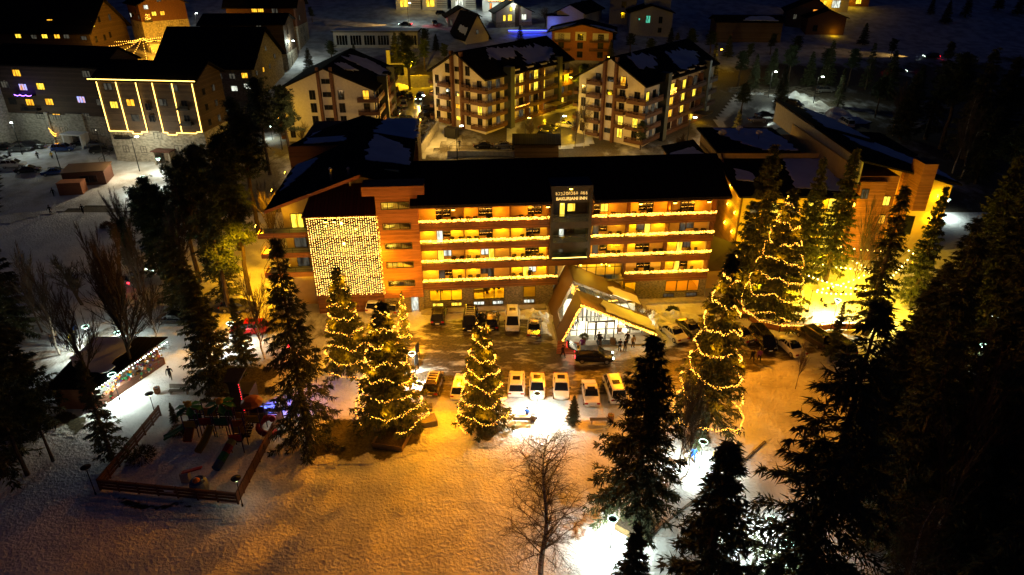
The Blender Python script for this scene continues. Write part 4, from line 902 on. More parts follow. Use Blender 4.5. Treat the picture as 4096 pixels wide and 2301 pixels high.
for B_, sn in ((B2, [(.05, .3), (.45, .22), (.5, .45), (.3, .62)]), (B3, [(.08, .15), (.5, .12), (.55, .3), (.3, .4), (.12, .3)])):
    B_.snow(1, sn, .9); B_.snow(1, [(.25, .55), (.85, .5), (.8, .75), (.5, .9), (.3, .8)], 1.0, 4)
B3.snow(0, [(.5, .6), (.9, .62), (.95, .9), (.7, .85)], .8, 6)
B1.snow(1, [(.1, .55), (.9, .5), (.95, .75), (.4, .85), (.15, .72)], .8); B1.snow(1, [(.1, .25), (.3, .2), (.5, .35), (.2, .4)], .7, 3)
for B_ in (B2, B3): B_.box('entrance_canopy', 'bronze', (B_.W+.5, B_.W+4.6, B_.D*.66, B_.D*.66+4, 2.7, 2.9))
lamp('POINT', B2.t.matrix_basis @ Vector((19, 20, 2)), 300, YEL, .2); lamp('POINT', B3.t.matrix_basis @ Vector((19.5, 25, 2)), 160, YEL, .2)
P_ = [(B3.W+1.5+rnd.uniform(-.1, .1), 9.5+3*rnd.random(), 9.6+rnd.random()*1.3) for k in range(160)]
g = link('balcony_garland', bulbs(P_, .05).mesh('bulbs', [M['bulb'], M['bulb_dim']]), None, B3.t.location, (0, 0, R(-38.6))); tag(g, 'square of warm bulbs on the top side balcony of the right cream block', 'light garland')
P_ = [(B2.W+1.5, 9+6*k/60, 4.2+.12*math.sin(k)) for k in range(60)]; g = link('balcony_garland', bulbs(P_, .05).mesh('bulbs', [M['bulb'], M['bulb_dim']]), None, B2.t.location, (0, 0, R(-38.6))); tag(g, 'row of bulbs on a low side balcony of the middle cream block', 'light garland')
P_ = [(-1.3+rnd.uniform(-.1, .1), .2+3.2*rnd.random(), 6.2+rnd.random()*.9) for k in range(90)]; g = link('balcony_garland', bulbs(P_, .05).mesh('bulbs', [M['bulb'], M['bulb_dim']]), None, B2.t.location, (0, 0, R(-38.6))); tag(g, 'ragged bulbs on the left corner balcony of the middle cream block', 'light garland')
# added fill lights without fixtures, brightening the cream gables
lamp('POINT', (-14, 150, 9), 4200, (1, .55, .1), .5); lamp('POINT', (20, 141, 9), 4000, (1, .53, .1), .5); lamp('POINT', (-42, 138, 12), 2000, (1, .6, .25), .5); lamp('POINT', (-25, 163, 9), 2600, (1, .52, .05), .5); lamp('POINT', (8, 158, 7), 3000, YEL, .5); lamp('POINT', (46, 150, 8), 2500, (1, .5, .1), .5)

# ---------------------------------------------------------------- stone blocks on the left
S1 = Block('stone and timber block outlined with glowing yellow light strips', 'apartment block', (-83.4, 142.6), -6.4, 19, 11, 16.2, 'gs', 2.5, .9, 'board_dark', 'roof_tile', base='stone_pale', base_h=6.3)
k6 = S1
for c_, (x, z, kind) in enumerate([(2.3, 14.2, 'w_dim'), (2.6, 10.7, 'w_yellow'), (6.0, 11.2, 'w_warm'), (6.2, 8.2, 'w_dim'), (12.4, 11.4, 'w_dim'), (15.2, 14.2, 'w_dim'), (9.3, 10.5, 'glass_dark'), (1.6, 5.1, 'w_warm'), (3.6, 5.0, 'w_warm'), (6, 5.2, 'w_warm'), (9.6, 4.7, 'w_white'), (13, 5.2, 'glass_dark'), (2.4, 1.8, 'glass_dark'), (6, 1.8, 'glass_dark'), (13.2, 2.2, 'w_dim'), (16.5, 8.4, 'glass_dark'), (16.6, 11.2, 'glass_dark'), (9.5, 8.2, 'glass_dark')]):
    S1.win('F', x, z, 1.6 if kind != 'glass_dark' else 1.2, 1.35, kind, 3 if kind == 'w_yellow' else 2, off=.35 if 6.5 < z else 0)
S1.box('timber_bay', 'board_dark', (.3, 8.0, -.35, -.02, 6.2, 15.9), (10.2, 18.7, -.35, -.02, 6.2, 15.9), (5.0, 6.8, -.35, -.02, 5.8, 6.2), (12, 13.8, -.35, -.02, 5.8, 6.2))
st = MB()
def stripline(pts):
    for p, q in zip(pts, pts[1:]): st.tube((p[0], -.5, p[1]), (q[0], -.5, q[1]), .075, n=4)
stripline([(-.5, 16.0), (19.3, 16.0)]); stripline([(.3, 15.8), (.3, 6.2), (5, 6.2), (5, 5.8), (6.8, 5.8), (6.8, 6.2), (8, 6.2), (8, 15.8)])
stripline([(4.1, 15.8), (4.1, 6.2)]); stripline([(11.2, 15.8), (11.2, 6.2), (12, 6.2), (12, 5.8), (13.8, 5.8), (13.8, 6.2), (17.7, 6.2), (18, 6.5), (18.9, 6.5), (18.9, 15.8)]); stripline([(15, 15.8), (14.9, 6.2)])
st.tube((-.9, -1.15, 16.35), (19.9, -1.15, 16.35), .09, n=4)
st.build('light_strip', M['strip'], S1.t); S1.t.scale = (1.1, 1, 1.05); S1.t.location.x -= 1.2
for z in (8.0, 11): S1.balc('F', 15, 17.4, z, 1.0, 'metal', .1)
S1.balc('F', 1.2, 4.4, 5.0, 1.1, 'metal', .1); S1.box('porch', 'stone_pale', (9.0, 9.3, -2.2, -.02, -1, 2.6), (12.0, 12.3, -2.2, -.02, -1, 2.6)); S1.box('porch_roof', 'roof_red', (8.7, 12.6, -2.5, -.02, 2.65, 2.85))
for z in (1, 4, 7, 10, 13): S1.win('R', 3, z, 1.0, 1.3, 'glass_dark'); S1.win('R', 7, z, 1.0, 1.3, 'w_dim')
S2 = Block('dark five storey block with one violet lit balcony, at the left edge', 'apartment block', (-114.6, 155.2), -10, 27.5, 12, 17.2, 'gs', 3, .7, 'board_dark', 'roof_tile', base='stone_pale', base_h=6.5)
for x, z, k in [(6.4, 14.6, 'w_warm'), (6.9, 11.6, 'w_blue'), (7.4, 8.3, 'w_warm'), (11.4, 11.9, 'w_yellow'), (12.4, 8.6, 'w_warm'), (13.2, 5.3, 'w_warm'), (20.6, 9.4, 'w_blue'), (23.6, 14.9, 'w_dim'), (25.2, 9.0, 'w_dim'), (20.6, 5.7, 'w_dim'), (9, 5.4, 'glass_dark'), (14, 2.4, 'glass_dark'), (22, 2.4, 'glass_dark'), (2.5, 12, 'w_dim'), (3, 8.4, 'glass_dark')]:
    S2.win('F', x, z, 2.0, 1.45, k, 3)
S2.box('stone_bay', 'stone_pale', (15.8, 20.0, -.5, -.02, -1, 7.0), (10.4, 11.2, -.5, -.02, -1, 7.0)); S2.box('porch', 'white', (15.6, 15.9, -3, -.52, -1, 2.8), (20, 20.3, -3, -.52, -1, 2.8)); S2.box('porch_roof', 'white', (15.4, 20.5, -3.2, -.52, 2.82, 3.1))
S2.balc('F', 5.6, 9.8, 7.6, 1.2, 'metal', .1); S2.balc('F', 5.4, 9.6, 10.8, 1.2, 'metal', .1)
b = MB()
for k in range(24): x0, x1 = 5.3+k*.18, 5.48+k*.18; f = lambda x: 10.9-.22*abs(math.sin((x-5.3)*2.2)); b.tube((x0, -1.35, f(x0)), (x1, -1.35, f(x1)), .07, n=4)
b.build('violet_light_swag', M['strip_violet'], S2.t); lamp('POINT', (7.4, -1.6, 11.6), 120, (.16, .08, 1), .3, parent=S2.t)
b = MB()
for k in range(16): a = k/15; b.octa((11.0+a*1.5, -1.0, 3.6-1.2*math.sin(a*1.6)), .06); b.octa((11.2+a*1.1, -1.0, 2.9-1.0*math.sin(a*1.9)), .06)
b.build('swag_bulbs', M['bulb'], S2.t)
S3 = Block('pale stone house end below the violet balcony, cut by the left edge', 'apartment block', (-124, 151.5), -10, 9.5, 12, 12.5, 'gs', 2, .5, 'stone_pale', 'roof_tile')
S3.win('F', 7.6, 9.4, 2.0, 1.3, 'w_dim'); S3.win('F', 8.4, 6.2, 1.2, .8, 'glass_dark')
S4 = Block('long dark roofed block with a lit stone gable, upper left', 'apartment block', (-176, 224), -4, 47, 20, 9.6, 'gs', 8.2, 1.2, 'board_dark', 'roof_tile', base='stone_pale', base_h=3)
for x, z, k in [(32.5, 7.4, 'w_yellow'), (36.5, 7.4, 'w_warm'), (39.5, 7.4, 'w_dim'), (45, 7.0, 'w_dim'), (29, 7.2, 'w_dim'), (24, 7.4, 'w_yellow')]: S4.win('F', x, z, 1.8, 1.2, k)
for a, z, k in [(3, 10.4, 'w_yellow'), (6.5, 11.4, 'glass_dark'), (2.6, 6.0, 'glass_dark'), (7, 6.0, 'glass_dark'), (10, 6.4, 'glass_dark'), (12, 11.4, 'w_dim')]: S4.win('R', a, z, 1.1, 1.8, k, 1)
b = MB(); b.box(34, 35.4, 4.2, 5, 13.05, 13.2); b.box(32.8, 34.2, 2.6, 3.3, 12.3, 12.5); b.build('skylight', M['w_warm'], S4.t)
S4b = Block('brown gabled block with two lit windows at the top left corner', 'apartment block', (-190, 262), 0, 36, 14, 10, 'monos', 6, 1, 'ter', 'roof_tile'); S4b.win('F', 5, 9, 1.6, 2.2, 'w_warm'); S4b.win('F', 8, 9, 1.6, 2.2, 'w_dim')
S5 = Block('tall stone block glowing orange above the string lit yard', 'apartment block', (-119.2, 234.5), 42, 14.5, 12.5, 14.5, 'gd', 3.6, 1.0, 'wood_brown', 'roof_tile', base='stone_pale', base_h=9.3)
for x, z, k in [(2.2, 13.0, 'w_white'), (6.5, 15.0, 'w_dim'), (4.2, 10.9, 'w_yellow'), (6.8, 10.9, 'w_warm'), (4.4, 4.2, 'w_yellow'), (8.2, 4.2, 'w_dim'), (12.3, 4.6, 'w_warm'), (5, 7.4, 'glass_dark'), (8.6, 7.6, 'glass_dark'), (12.2, 7.6, 'glass_dark'), (5, 1.6, 'glass_dark'), (9, 1.6, 'glass_dark')]: S5.win('F', x, z, 1.4, 1.3, k)
for a, z, k in [(10.5, 10, 'w_white'), (8, 10.4, 'glass_dark'), (4.4, 11.4, 'glass_dark'), (2, 10, 'w_dim'), (9.8, 7, 'glass_dark'), (5, 7, 'w_dim'), (2, 7, 'glass_dark'), (9, 3, 'glass_dark'), (2.2, 3.8, 'glass_dark')]: S5.win('L', a, z, 1.3, 1.3, k)
S5.balc('F', .8, 3.0, 9.4, 1, 'metal', .1); S5.balc('F', .8, 3.0, 3.4, 1, 'metal', .1); S5.box('porch', 'white', (.3, 3.6, -2, -.1, 0, 2.6))
b = MB()
for k in range(40): b.octa((1+1.6*rnd.random(), -.9, 9.8+1.8*rnd.random()), .06)
b.build('balcony_bulbs', M['bulb'], S5.t)
lamp('POINT', (-109, 229, terr(0, 231)+6), 5200, (1, .45, .03), .5); lamp('POINT', (-100, 222, terr(0, 222)+9), 5000, (1, .45, .03), .5); lamp('POINT', (-80, 205, terr(0, 205)+9), 900, (1, .8, .5), .5); lamp('POINT', (-78, 132, 7), 1600, (1, .75, .45), .5); lamp('POINT', (-124, 216, terr(0, 216)+9), 1400, (1, .5, .05), .5)  # added fill lights, no fixtures, warming the stone blocks
S6 = Block('block under the widest dark roof behind the strip-lit one', 'apartment block', (-94.5, 188), -2, 25.5, 24, 8.8, 'gs', 8.2, 1.1, 'stone_pale', 'roof_tile', drop=5)
for x, z, k in [(4.6, 6.0, 'w_yellow'), (10.5, 5.8, 'w_warm'), (12.4, 5.8, 'w_dim'), (16.5, 5.6, 'w_dim'), (20, 5.6, 'w_dim'), (23.4, 5.8, 'w_warm'), (20, 2.4, 'w_white'), (23.6, 3.0, 'w_white'), (6, 2.6, 'glass_dark')]: S6.win('F', x, z, 1.7, 1.4, k)
for a, z in ((3, 6), (8, 6), (13, 6), (5, 10), (12, 11), (18, 8)): S6.win('R', a, z, 1.2, 1.3, 'w_dim' if a != 8 else 'w_warm')
S6.box('annex_roof', 'roof_red', (3.2, 14, -1.6, -.02, 5.3, 5.5)) if False else None
S7 = Block('tall block with lit balcony doors beside the bright street lamp', 'apartment block', (-92, 214), 4, 24, 14, 13.4, 'gs', 2.2, .8, 'board_dark', 'roof_tile', base='stone_pale', base_h=5)
for x, z, k in [(4, 10.2, 'w_dim'), (4, 6.6, 'w_dim'), (8, 6.6, 'w_dim'), (17, 8.6, 'w_warm'), (18.6, 8.6, 'w_orange'), (17.4, 5.4, 'w_warm'), (21.6, 5.4, 'w_yellow'), (17.6, 2, 'w_dim'), (17, 11.4, 'w_dim')]: S7.win('F', x, z, 1.4, 1.9, k)
for z in (1.8, 5, 8.2, 11.2): S7.balc('F', 15.6, 20.4, z, 1.2, 'metal', .15)
for a, z in ((3, 3), (7, 3), (3, 7), (9, 7), (5, 10)): S7.win('R', a, z, 1.1, 1.3, 'w_dim')
S8 = Block('rear timber topped block with orange windows, top edge left of the snow slope', 'apartment block', (-92, 236), 2, 22, 14, 13.8, 'gs', 6, 1, 'wood_brown', 'roof_tile', base='stone_pale', base_h=7.5)
for x, z, k in [(16, 8.4, 'w_warm'), (18, 8.4, 'w_orange'), (15.5, 11.6, 'w_dim'), (15.5, 5.2, 'glass_dark'), (18.5, 2.2, 'glass_dark'), (9, 11.9, 'w_warm'), (11, 11.9, 'w_warm')]: S8.win('F', x, z, 1.9, 1.5, k, 3)
for a, z, k in ((4, 5, 'w_green'), (8, 5, 'w_yellow'), (4, 9, 'w_dim'), (8, 2, 'w_dim')): S8.win('R', a, z, 1.1, 1.6, k)
# ---------------------------------------------------------------- chalets at the top
for k, (x, lab, kk) in enumerate([(1630, 'leftmost lit log chalet of the row on the top edge', 'w_yellow'), (1735, 'second lit log chalet of the row on the top edge', 'w_yellow'), (1850, 'third chalet of the top row, its porch hung with bulbs', 'w_white')]):
    p = at(x-45, 34); C_ = Block(lab, 'chalet', (p.x, p.y), 2, 9.5, 8, 5.2, 'gs', 2.4, .6, 'white_boards' if False else 'plaster', 'roof_tile', name='chalet')
    for q in range(7): C_.box('log_board', 'board_dark', (5.6, 9.5, -.08, -.03, .3+q*.62, .55+q*.62))
    C_.win('F', 2.2, .4, 1.2, 2.6, kk); C_.win('F', 3.8, .4, 1.8, 2.6, kk, 3); C_.win('F', 6.8, 3.6, 1.3, 1.1, 'w_warm'); lamp('POINT', (3, -3, 3.2), 160 if k < 2 else 260, WHT if k == 2 else YEL, .2, parent=C_.t)
p = at(1930, 40); C4 = Block('bright white chalet with a bulb trimmed balcony, right end of the top row', 'chalet', (p.x, p.y), 2, 12, 9, 6.2, 'gs', 2.4, .5, 'white', 'roof_tile', name='chalet')
C4.win('F', 8.2, .4, 1.6, 2.2, 'w_warm'); C4.win('F', 3.2, .4, 1.0, 2.0, 'w_orange', 1); C4.balc('F', 2.4, 11, 3.2, 1.2, 'wood_brown', .1)
b = MB()
for k in range(220): b.octa((2.4+8.6*rnd.random(), -1.4, 3.2+rnd.random()*1.1), .07)
b.build('balcony_bulbs', M['bulb_w'], C4.t); lamp('POINT', (5, -4, 4), 900, WHT, .3, parent=C4.t)
p = at(1792, 108); H1 = Block('small white gabled chalet with dark garage door below the top row', 'chalet', (p.x, p.y), 12, 11.5, 8.5, 3.4, 'gd', 2.8, 1.0, 'plaster', 'roof_tile', name='chalet', ridge=.45)
H1.win('F', 1.2, .4, .9, 2.0, 'w_dim'); H1.win('F', 4.4, .3, 2.2, 2.2, 'w_dim', 3); H1.win('F', 9.6, .2, 2.2, 2.2, 'glass_dark', 1); H1.box('pier', 'board_dark', (6.2, 7.6, -.3, -.02, -1, 5.4))
p = at(1985, 112); H2 = Block('gabled chalet with stone base and two lit windows above the blue lit pool', 'chalet', (p.x, p.y), 12, 13, 9, 5.2, 'gd', 3.2, 1.0, 'plaster', 'roof_tile', base='stone_pale', base_h=1.8, name='chalet', ridge=.45)
H2.win('F', 3, 2.2, 1.0, 2.0, 'w_yellow', 1); H2.win('F', 5, 2.2, 1.6, 2.2, 'w_yellow'); H2.win('F', 10.2, 2.4, 1.8, 2.0, 'w_white'); H2.win('F', 5.4, 5.4, 1.0, 1.4, 'w_yellow'); H2.box('pier', 'board_dark', (6.9, 8.4, -.3, -.02, 0, 7.4)); H2.balc('F', 8.8, 12.4, 2.2, 1.6, 'steel', .05)
lamp('POINT', (6.6, -1.2, 7.2), 260, WHT, .15, parent=H2.t)
p = at(2095, 126); PL = Block('blue lit pool pavilion wall beside the gabled chalet', 'pavilion', (p.x+8.3, p.y), 0, 8, 6, 5, 'flat', 0, .4, 'plaster', 'roof_tile', name='pavilion'); lamp('POINT', (2, -2.5, 3), 260, (.08, .16, 1), .3, parent=PL.t)
b = MB(); b.box(0, 13.5, 0, .3, 0, 1.0); q = b.build('pool_wall', M['white'], None, loc=(p.x-5.5, p.y-3, p.z-.3)); tag(q, 'low pool wall with a blue light strip below the gabled chalet', 'pool wall')
b = MB(); b.tube((0, -.06, .95), (13.5, -.06, .95), .09, n=4); b.build('light_strip', M['strip_blue'], q); lamp('AREA', (6.7, -.8, .9), 130, (.02, .05, 1), parent=q, size=10, sizey=.5)
p = at(1865, 178); AF = Block('dark steep A-frame chalet with snow streaks on its roof', 'chalet', (p.x, p.y), 28, 8.5, 13, 2.2, 'gd', 7, .8, 'plaster', 'roof_tile', name='chalet'); AF.snow(1, [(.55, .1), (.75, .1), (.6, .8), (.45, .8)], .3); AF.snow(0, [(.2, .1), (.45, .15), (.5, .6), (.3, .6)], .3, 3); AF.win('F', 4.2, 3, 1, 1.4, 'w_dim')
p = at(2205, 235); H3 = Block('rust coloured balconied house with snow on its low roof, behind the middle cream block', 'house', (p.x, p.y), -8, 19, 13, 8.2, 'gd', 2.2, 1.4, 'ter', 'roof_tile', name='house')
for x in (3, 9, 15.4):
    for z in (.5, 3.2, 5.7): H3.win('F', x, z, 1.8, 1.9, 'glass_dark'); 
for z in (2.9, 5.5): H3.balc('F', 1.0, 6, z, 1.4, 'rail_wood', .1); H3.balc('F', 12, 18, z, 1.4, 'rail_wood', .1)
H3.box('cream_panel', 'plaster', (.9, 5.8, -.05, -.02, 5.6, 7.9), (7.4, 10.8, -.05, -.02, 5.6, 8.2), (12.8, 17.8, -.05, -.02, 5.6, 7.9)); H3.snow(0, [(.1, .1), (.6, .08), (.8, .4), (.15, .5)], .5); H3.snow(1, [(.2, .1), (.95, .05), (.9, .35), (.4, .3)], .5, 2)
lamp('POINT', (9, -5, 7), 240, YEL, .3, parent=H3.t)
p = at(2215, 120); H3b = Block('dim house with a white and rust gable behind the rust balconied house', 'house', (p.x+1, p.y), -25, 10, 20, 6, 'gd', 2.4, 1, 'plaster', 'roof_tile', name='house')
p = at(2440, 110); H4 = Block('dark three storey tower house, left one of the unlit pair', 'house', (p.x, p.y+4), -10, 9.5, 9, 9.6, 'gs', 3, 1.1, 'plaster_grey', 'roof_tile', name='house'); H4.win('F', 5, 5.4, 1.6, 2, 'glass_dark'); H4.win('F', 5, 1.8, 1.6, 2, 'glass_dark'); H4.win('L', 4, 5.4, 1.4, 2, 'glass_dark')
p = at(2515, 145); H5 = Block('dark house with one greenish white arched window, right one of the unlit pair', 'house', (p.x, p.y), -4, 14.5, 12, 7.6, 'gd', 2.2, .8, 'plaster_grey', 'roof_tile', name='house'); H5.win('F', 6.2, 4.3, 1.5, 2.4, 'w_green', 1); H5.win('F', 3.2, 5.2, .6, .7, 'w_green', 1); H5.win('F', 10.5, 4.2, 1.3, 2.2, 'glass_dark'); H5.win('F', 10.5, 1.2, 1.3, 1.6, 'glass_dark')
H5.box('upper_storey', 'plaster_grey', (5.6, 14.2, 5, 12, 7.62, 13.2)); b = MB(); b.slab([(4.6, 4.2, 13.1), (15.4, 4.2, 13.1), (15.0, 8.6, 15.8), (5, 8.6, 15.8)], (0, 0, .25)); b.slab([(5, 8.6, 15.8), (15.0, 8.6, 15.8), (15.2, 13, 13.1), (4.8, 13, 13.1)], (0, 0, .25)); b.build('roof', M['roof_tile'], H5.t)
HALL = Block('long low pavilion with a snow roof and dark glazed front', 'pavilion', at(1338, 192)[:2], 0, 28, 8, 4.9, 'flat', 0, .6, 'plaster_grey', 'roof', name='pavilion'); roof_patch(HALL.t, HALL.planes[0], [(.01, .02), (.99, .02), (.99, .98), (.01, .98)], rag=.1)
for k in range(6): HALL.win('F', 2.8+k*4.6, .8, 3.8, 3.2, 'glass_dark' if k != 4 else 'w_dim', 4, frame='white_frame')
p = at(3010, 170); H6 = Block('dark barn like house in the unlit grove', 'house', (p.x-13, p.y), -3, 22, 10, 6.5, 'gs', 1.5, .8, 'board_dark', 'roof', name='house'); H6.snow(0, [(.4, .2), (.9, .15), (.8, .8), (.5, .7)], .6)
p = at(3160, 105); H7 = Block('dark chalet with a glowing orange gable window, right of the snow slope', 'chalet', (p.x-2, p.y), -15, 15, 12, 5.2, 'gd', 4, 1, 'wood_brown', 'roof_tile', name='chalet', ridge=.6); H7.win('F', 10.4, 2.6, 3.4, 3.2, 'w_orange', 2); H7.win('F', 3, 2.4, 1.2, 1.6, 'w_dim'); lamp('POINT', (14, -2, 3), 200, YEL, .2, parent=H7.t)
p = at(3235, 50); H8 = Block('yellow lit house with a white barred window at the top edge right', 'house', (p.x, p.y), -5, 14, 10, 9, 'gs', 3, .8, 'plaster', 'roof_tile', name='house'); H8.win('F', 9.4, 1.6, 3, 2.6, 'w_white', 4); H8.win('F', 10, 5.4, 1.6, 2, 'w_yellow'); H8.win('F', 5.4, 1.4, 1.2, 2.6, 'w_yellow', 1); lamp('POINT', (6, -3, 4), 700, YEL, .3, parent=H8.t)
p = at(3375, 25); H9 = Block('lit chalet with a bright roof edge, right end of the upper cluster', 'chalet', (p.x-4, p.y), -5, 13, 9, 5, 'gs', 2.4, .8, 'wood', 'roof_tile', name='chalet'); H9.win('F', 4, .8, 2, 2, 'w_yellow', 3); H9.win('F', 9, .8, 2, 2, 'w_yellow', 3); lamp('POINT', (6, -3, 3), 400, YEL, .3, parent=H9.t)
p = at(3300, 138); H10 = Block('dark twin roofed chalet with a glowing stone foot, below the lit house', 'chalet', (p.x-7, p.y), -5, 13, 9, 5.5, 'gd', 2.4, .8, 'wood_brown', 'roof_tile', name='chalet'); H10.win('F', 3, 1, 1.6, 2, 'glass_dark'); lamp('POINT', (9.5, -1.6, .8), 140, YEL, .2, parent=H10.t)
p = at(2225, 640); SH = Block('small dark hipped roof hut directly behind the hotel ridge', 'hut', (p.x-9, p.y+1), 0, 9.5, 6, 3, 'gs', 1.2, .5, 'board_dark', 'roof', name='hut')
p = at(3000, 420); 
# open steel frame and floodlit concrete wall of the village car park
w_ = MB()
for k in range(8): w_.box(k*1.62, k*1.62+1.58, 0, .25, 0, 3.4)
p = at(1540, 352); q = w_.build('retaining_wall', M['concrete'], None, loc=p, rot=(0, 0, R(0))); tag(q, 'floodlit concrete panel wall behind the village car park', 'wall')
for k, (px_, py_) in enumerate([(1560, 315), (1625, 312)]):
    p = at(px_, py_); b = MB(); b.box(-.5, .5, -.4, .4, -2, 8); b.box(-.6, 6 if k == 0 else .6, -.3, .3, 4, 4.4); q = b.build('concrete_column', M['concrete'], None, loc=p); tag(q, ['left', 'right'][k]+' bare concrete column standing behind the floodlit panel wall', 'column')
# ---------------------------------------------------------------- trees
def _tri(P, D, W, ln, wd):
    """needle sprays: one slim triangle each, base P, along D, width axis W"""
    a = P-W*wd[:, None]/2; b = P+W*wd[:, None]/2; c = P+D*ln[:, None]
    return np.stack([a, b, c], 1).reshape(-1, 3)
def _norm(a): return a/np.maximum(1e-6, np.linalg.norm(a, axis=1, keepdims=True))
def spruce_mesh(seed, H=16., Rm=3.2, start=.06, dens=1., droop=.35, gap=.0):
    g = np.random.default_rng(seed); tb = MB(); tris = []
    k = 9
    for i in range(k): tb.tube((0, 0, H*i/k), (0, 0, H*(i+1)/k), .30*(1-i/k)*H/16+.02, .30*(1-(i+1)/k)*H/16+.015, 7, caps=False)
    z = H*start; 
    while z < H*.985:
        t = z/H; L0 = Rm*(1-t)**.82+.12
        nb = int(6+4*g.random())
        a0 = g.random()*6.28
        for j in range(nb):
            if g.random() < gap: continue
            a = a0+j*6.283/nb+g.normal()*.2; L = L0*g.uniform(.62, 1.12); zz = z+g.normal()*.15
            rad = np.array([math.cos(a), math.sin(a), 0]); tan = np.array([-math.sin(a), math.cos(a), 0])
            up0 = .35*t; S = np.linspace(0, 1, 7)
            pts = rad[None]*(S*L)[:, None]; pts[:, 2] = zz+L*(up0*S-droop*(1.15-t*.7)*S**1.5+.16*S**4)
            for q in (0, 2, 4): tb.tube(pts[q], pts[q+2], .035*(1-q/7)*H/16+.01, .03*(1-(q+2)/7)*H/16+.006, 3, caps=False)
            n = int(max(8, L*17*dens)); s = g.uniform(.12, 1, n)**.85
            base = np.stack([np.interp(s, S, pts[:, c]) for c in range(3)], 1)
            side = g.choice([-1, 1], n); tl = L*.30*(1.15-s*.75)*g.uniform(.6, 1.2, n)
            d = _norm(rad[None]*.75+tan[None]*(side*g.uniform(.5, 1.2, n))[:, None]+np.array([0, 0, 1.])[None]*(g.uniform(-.75, .05, n)-.25*(1-t))[:, None])
            for f in (0., .33, .66):
                p = base+d*(tl*f)[:, None]+g.normal(0, .04, (n, 3))
                dd = _norm(d+g.normal(0, .38, (n, 3))+np.array([0, 0, -.28]))
                w = _norm(np.cross(dd, g.normal(0, 1, (n, 3))))
                tris.append(_tri(p, dd, w, g.uniform(.26, .5, n)*H/16**1.0*1., g.uniform(.09, .17, n)))
        z += g.uniform(.38, .62)*(H/16)*(1.1-.35*t)
    n = 26; p = np.zeros((n, 3)); p[:, 2] = H*g.uniform(.9, 1.0, n); d = _norm(g.normal(0, .6, (n, 3))+[0, 0, .9]); w = _norm(np.cross(d, g.normal(0, 1, (n, 3))))
    tris.append(_tri(p, d, w, np.full(n, .3), np.full(n, .09)))
    V = np.concatenate(tris); F = np.arange(len(V)).reshape(-1, 3)
    return tb.mesh('trunk', M['bark']), np_mesh('crown', V, F, M['spruce'])
def pine_mesh(seed, H=15., Rm=3.2, bare=.45, m='pine'):
    g = np.random.default_rng(seed); tb = MB(); tris = []; k = 8; P0 = np.array([0, 0, 0.]); pp = [P0]
    for i in range(k): pp.append(np.array([g.normal()*.12*i/2, g.normal()*.12*i/2, H*(i+1)/k*.95]))
    for i in range(k): tb.tube(pp[i], pp[i+1], .26*(1-i/k)+.04, .26*(1-(i+1)/k)+.03, 7, caps=False)
    zz = np.array([p[2] for p in pp])
    nbr = 46
    for j in range(nbr):
        t = bare+(1-bare)*(j/nbr)**.9; z = H*t*.95; c = np.array([np.interp(z, zz, [p[0] for p in pp]), np.interp(z, zz, [p[1] for p in pp]), z])
        L = Rm*(1-((t-bare)/(1-bare))**2.2*.75)*g.uniform(.45, 1.05); a = j*2.4+g.normal()*.4
        d = np.array([math.cos(a), math.sin(a), g.uniform(.0, .55)]); e = c+d*L; tb.tube(c, e, .07*(1-t*.5), .02, 4, caps=False)
        for q in range(int(4+L*2.2)):
            s = g.uniform(.35, 1.08); cc = c+d*L*s+g.normal(0, .38, 3)*[1, 1, .5]; n = 34; r = g.uniform(.35, .62)
            dr = _norm(g.normal(0, 1, (n, 3))+[0, 0, .35]); p = cc[None]+dr*(r*g.uniform(.15, .8, n))[:, None]*[1, 1, .62]
            w = _norm(np.cross(dr, g.normal(0, 1, (n, 3)))); tris.append(_tri(p, dr, w, g.uniform(.22, .4, n), g.uniform(.08, .16, n)))
    V = np.concatenate(tris); return tb.mesh('trunk', M['bark']), np_mesh('crown', V, np.arange(len(V)).reshape(-1, 3), M[m])
def bare_mesh(seed, H=10., spread=.5, trunkm='bark', depth=5, thick=.17, fork=.3, droop=0., birch=False):
    g = random.Random(seed); tk = MB(); br = MB()
    def grow(p, d, L, r, lv):
        n = 3 if lv < 2 else 2; q = Vector(p); dd = Vector(d)
        for i in range(n):
            dd = (dd+Vector((g.gauss(0, .09), g.gauss(0, .09), .06-droop*(lv > 2)*.16))).normalized()
            e = q+dd*L/n; (tk if lv == 0 else br).tube(q, e, r*(1-.3*i/n), r*(1-.3*(i+1)/n), 6 if lv == 0 else (4 if lv < 2 else 3), caps=False)
            if lv < depth-1 and (lv > 0 or i >= 1):
                kk = 2 if lv else 3
                for _ in range(kk if lv < 3 else 3):
                    a = g.uniform(0, 6.283); pr = dd.orthogonal().normalized(); pr.rotate(Matrix.Rotation(a, 3, dd))
                    nd = (dd*(1-spread*.5)+pr*spread*g.uniform(.7, 1.2)+Vector((0, 0, .12))).normalized()
                    grow(q.lerp(e, g.uniform(.4, 1)), nd, L*g.uniform(.42, .68), r*.5, lv+1)
            q = e
        if lv < depth-1: grow(q, dd, L*.62, r*.68, lv+1)
    grow((0, 0, -.1), (0, 0, 1), H*.42, thick, 0)
    return tk.mesh('trunk', M[trunkm]), br.mesh('branches', M['twig'])
def bush_mesh(seed, m='hedge', R_=.7):
    g = np.random.default_rng(seed); n = 900; d = _norm(g.normal(0, 1, (n, 3))+[0, 0, .4]); p = d*(R_*g.uniform(.2, 1, n)**.6)[:, None]*[1, 1, .8]; p[:, 2] = np.abs(p[:, 2])+.02
    w = _norm(np.cross(d, g.normal(0, 1, (n, 3)))); return np_mesh('leaves', _tri(p, d, w, g.uniform(.12, .28, n), g.uniform(.05, .1, n)), np.arange(n*3).reshape(-1, 3), M[m])
